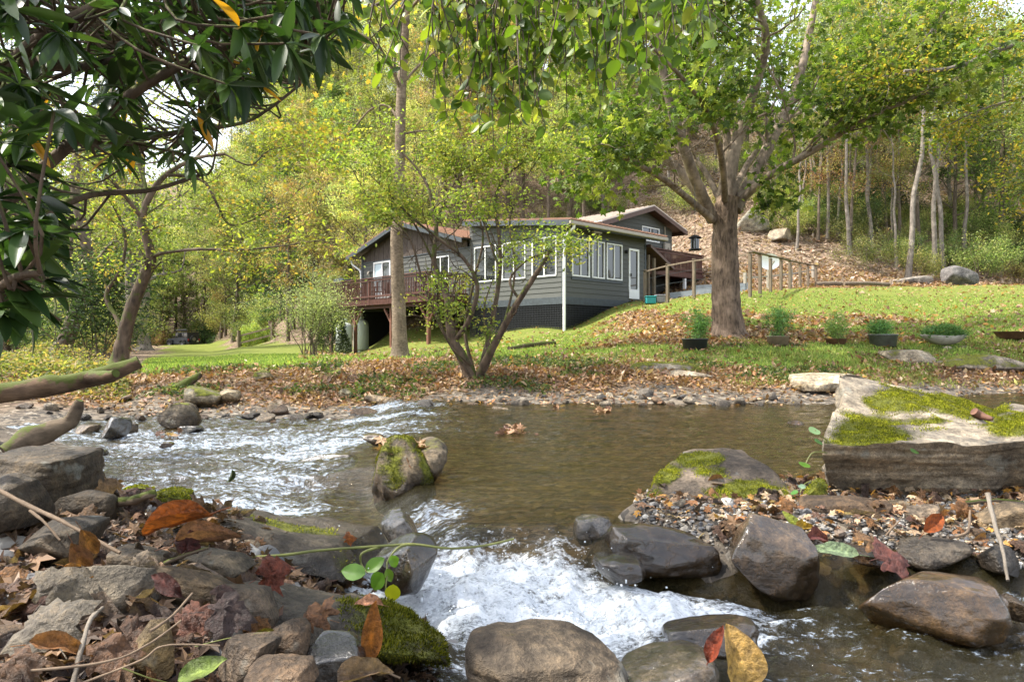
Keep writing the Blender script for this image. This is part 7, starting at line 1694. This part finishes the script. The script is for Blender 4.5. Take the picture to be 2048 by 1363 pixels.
# leaf clumps caught in the creek
def clump(px, py, d, wpx, n, label, seed):
    rg = np.random.default_rng(seed); c_ = P(px, py, d); m = MB(); w_ = wpx/F*d; pos = c_+rg.normal(size=(n, 3))*[w_*.28, .06, .022]; pos[:, 2] += .015
    leaves(m, pos, rg.uniform(.05, .09, n), T_LOBE, pick(rg, n, [(.30, .17, .10), (.18, .09, .05), (.42, .27, .16), (.12, .06, .04)]), rg, up=.4); tag(m.build('leaf_clump', MAT['dead'], origin=c_), label, 'leaf clump', kind='stuff' if seed > 933 else None)
clump(1032, 864, 5.6, 46, 40, 'clump of brown leaves caught in the middle of the pool', 931)
clump(1206, 826, 7.2, 30, 26, 'reddish leaf clump on the flat stone near the far shore', 932)
clump(330, 878, 6.2, 40, 20, 'dark wet leaf clump caught in the left riffle', 933)
clump(1120, 820, 7.6, 20, 12, 'few tan leaves stranded near the far water line', 934)
clump(812, 905, 3.75, 80, 26, 'yellow and tan fallen leaves lying on the mossy mid creek rock', 935)

# ------------------------------------------------------------ leaf litter, grass and weeds nobody could count
def litter(name, n, pxr, dr, size, cols, label, seed, wfn, tmpl=T_TINY, mat='dead', lift=.012, up=.75, dpow=1.0, wts=None):
    rg = np.random.default_rng(seed); X_ = []; Y_ = []; k = 0
    while k < n:
        m_ = 60000; d = dr[0]+(dr[1]-dr[0])*rg.random(m_)**dpow; px = rg.uniform(*pxr, m_); x = (px-1024)/F*d
        ok = rg.random(m_) < wfn(x, d, px); X_.append(x[ok]); Y_.append(d[ok]); k += ok.sum()
        if ok.sum() == 0: break
    x = np.concatenate(X_)[:n]; d = np.concatenate(Y_)[:n]; z = ground(x, d); n = len(x); s_ = size*rg.lognormal(0, .3, n)
    m = MB(); leaves(m, np.stack([x, d, z+lift+rg.uniform(0, .03, n)], 1), s_, tmpl, pick(rg, n, cols, wts, .22), rg, up=up) if mat != 'grass' else \
        leaves(m, np.stack([x, d, z-.005], 1), s_, T_SLIM, pick(rg, n, cols, wts, .2), rg, d=rg.normal(size=(n, 3))*[.5, .5, .1]+[0, 0, 1], up=0)
    return tag(m.build(name, MAT[mat]), label, kind='stuff')
LC = [(.20, .11, .06), (.30, .18, .10), (.13, .07, .045), (.38, .26, .16), (.26, .12, .05), (.46, .34, .22), (.42, .22, .05)]
def wl(x, d, px):
    a, b, g = masks(x, d); cl = sstep(-.25, .35, fbm2(x, d, 1.1, 3, 44)); return np.clip(b*(.35+.65*cl)*(1-.85*g)+.012, 0, 1)
litter('fallen_leaves', 52000, (-150, 2200), (8.0, 14.5), .062, LC, 'brown autumn leaves covering the far bank', 950, wl, wts=[3, 3, 2, 2, 1.5, .8, .4])
litter('fallen_leaves', 32000, (600, 2200), (13.5, 34), .085, LC, 'scattered autumn leaves on the lawn and beneath the maple', 951, lambda x, d, px: np.clip(masks(x, d)[1]*.7+.05+.08*sstep(1150, 1400, px)*(1-sstep(17, 21, d)), 0, 1), T_LOBE)
litter('fallen_leaves', 36000, (1000, 2250), (29, 62), .19, [(.26, .17, .12), (.36, .26, .19), (.18, .115, .085), (.45, .35, .27), (.28, .16, .10)], 'deep brown leaf litter on the hillside', 952, lambda x, d, px: (masks(x, d)[1] > .6)*(d < np.interp(px, [1000, 1300, 1450, 2300], [36, 48, 62, 62]))*1.0)
litter('fallen_leaves', 9000, (-150, 900), (.95, 3.4), .035, [(.16, .09, .055), (.10, .055, .035), (.24, .15, .09), (.07, .045, .03)], 'bits of broken brown leaf among the near stones', 953, lambda x, d, px: (poly_sd(x, d, BANK) > .02)*1.0, T_LOBE, lift=.004)
litter('fallen_leaves', 1500, (1270, 2150), (2.2, 3.4), .032, LC, 'bits of broken leaf on the gravel bar', 954, lambda x, d, px: (poly_sd(x, d, BAR) > .03)*1.0, T_LOBE, lift=.004)
GC = [(.18, .28, .035), (.26, .36, .05), (.12, .20, .025), (.34, .38, .08)]
def wg(x, d, px): a, b, g = masks(x, d); return a*np.interp(d, [10, 30], [1, .6])
litter('grass', 130000, (230, 2200), (10.2, 24), .05, GC, 'short green lawn grass', 955, wg, mat='grass', dpow=1.5)
litter('grass', 16000, (1150, 2200), (9.2, 14), .06, [(.24, .26, .05), (.32, .30, .08), (.16, .2, .03)], 'sparse sunlit grass on the right part of the bank', 956, lambda x, d, px: sstep(-.1, .3, fbm2(x, d, 1.3, 3, 60))*(1-masks(x, d)[2]), mat='grass')
def ww(x, d, px): return sstep(.0, .35, fbm2(x, d, .9, 3, 61)+.12)*(1-masks(x, d)[2])*(masks(x, d)[1] > .5)
litter('ground_cover', 20000, (-150, 1700), (8.6, 12.8), .05, [(.07, .13, .02), (.12, .19, .03), (.05, .09, .02), (.20, .24, .05)], 'low green ivy and weeds on the far bank', 957, ww, T_TINY, 'leaf', .03, .5)
rg = np.random.default_rng(958); n = 15000; px = rg.uniform(-150, 262, n); d = rg.uniform(8.6, 13.5, n); x = (px-1024)/F*d
hh = (.10+.38*np.clip(fbm2(x, d, .9, 3, 62)+.35, 0, 1))*np.interp(px, [-150, 60, 230, 262], [1, 1, .8, .1])*sstep(8.5, 9.3, d); m = MB()
leaves(m, np.stack([x, d, ground(x, d)+hh*rg.random(n)**.4], 1), rg.uniform(.04, .08, n), T_TINY, pick(rg, n, [(.28, .27, .05), (.16, .20, .03), (.36, .26, .06), (.09, .13, .02)]), rg, up=.5); tag(m.build('ground_cover', MAT['leaf']), 'mounded yellow green vines on the left bank', kind='stuff')

# the loose stone nearest a named rock can be told by that rock
def name_by_landmark():
    lm = [o for o in STONES if o.get('label')]; small = [o for o in bpy.data.objects if o.name.startswith('cobble') and o.get('group')]
    P_ = np.array([tuple(o.location) for o in small]); used = set()
    for o in lm:
        c = np.array(tuple(o.location))
        if c[1] > 12: continue
        for sg, wd in ((-1, 'left'), (1, 'right')):
            dv = P_-c; dd = np.linalg.norm(dv, axis=1)+np.where(dv[:, 0]*sg > 0, 0, 9); j = int(np.argmin(dd))
            if dd[j] < .55 and j not in used:
                used.add(j); lb = o['label'].split(' at the ')[0].split(' in the ')[0].split(' of the ')[0]; w_ = lb.split()
                small[j]['label'] = ' '.join(('loose stone just %s of the ' % wd).split()+w_[:9])
name_by_landmark()
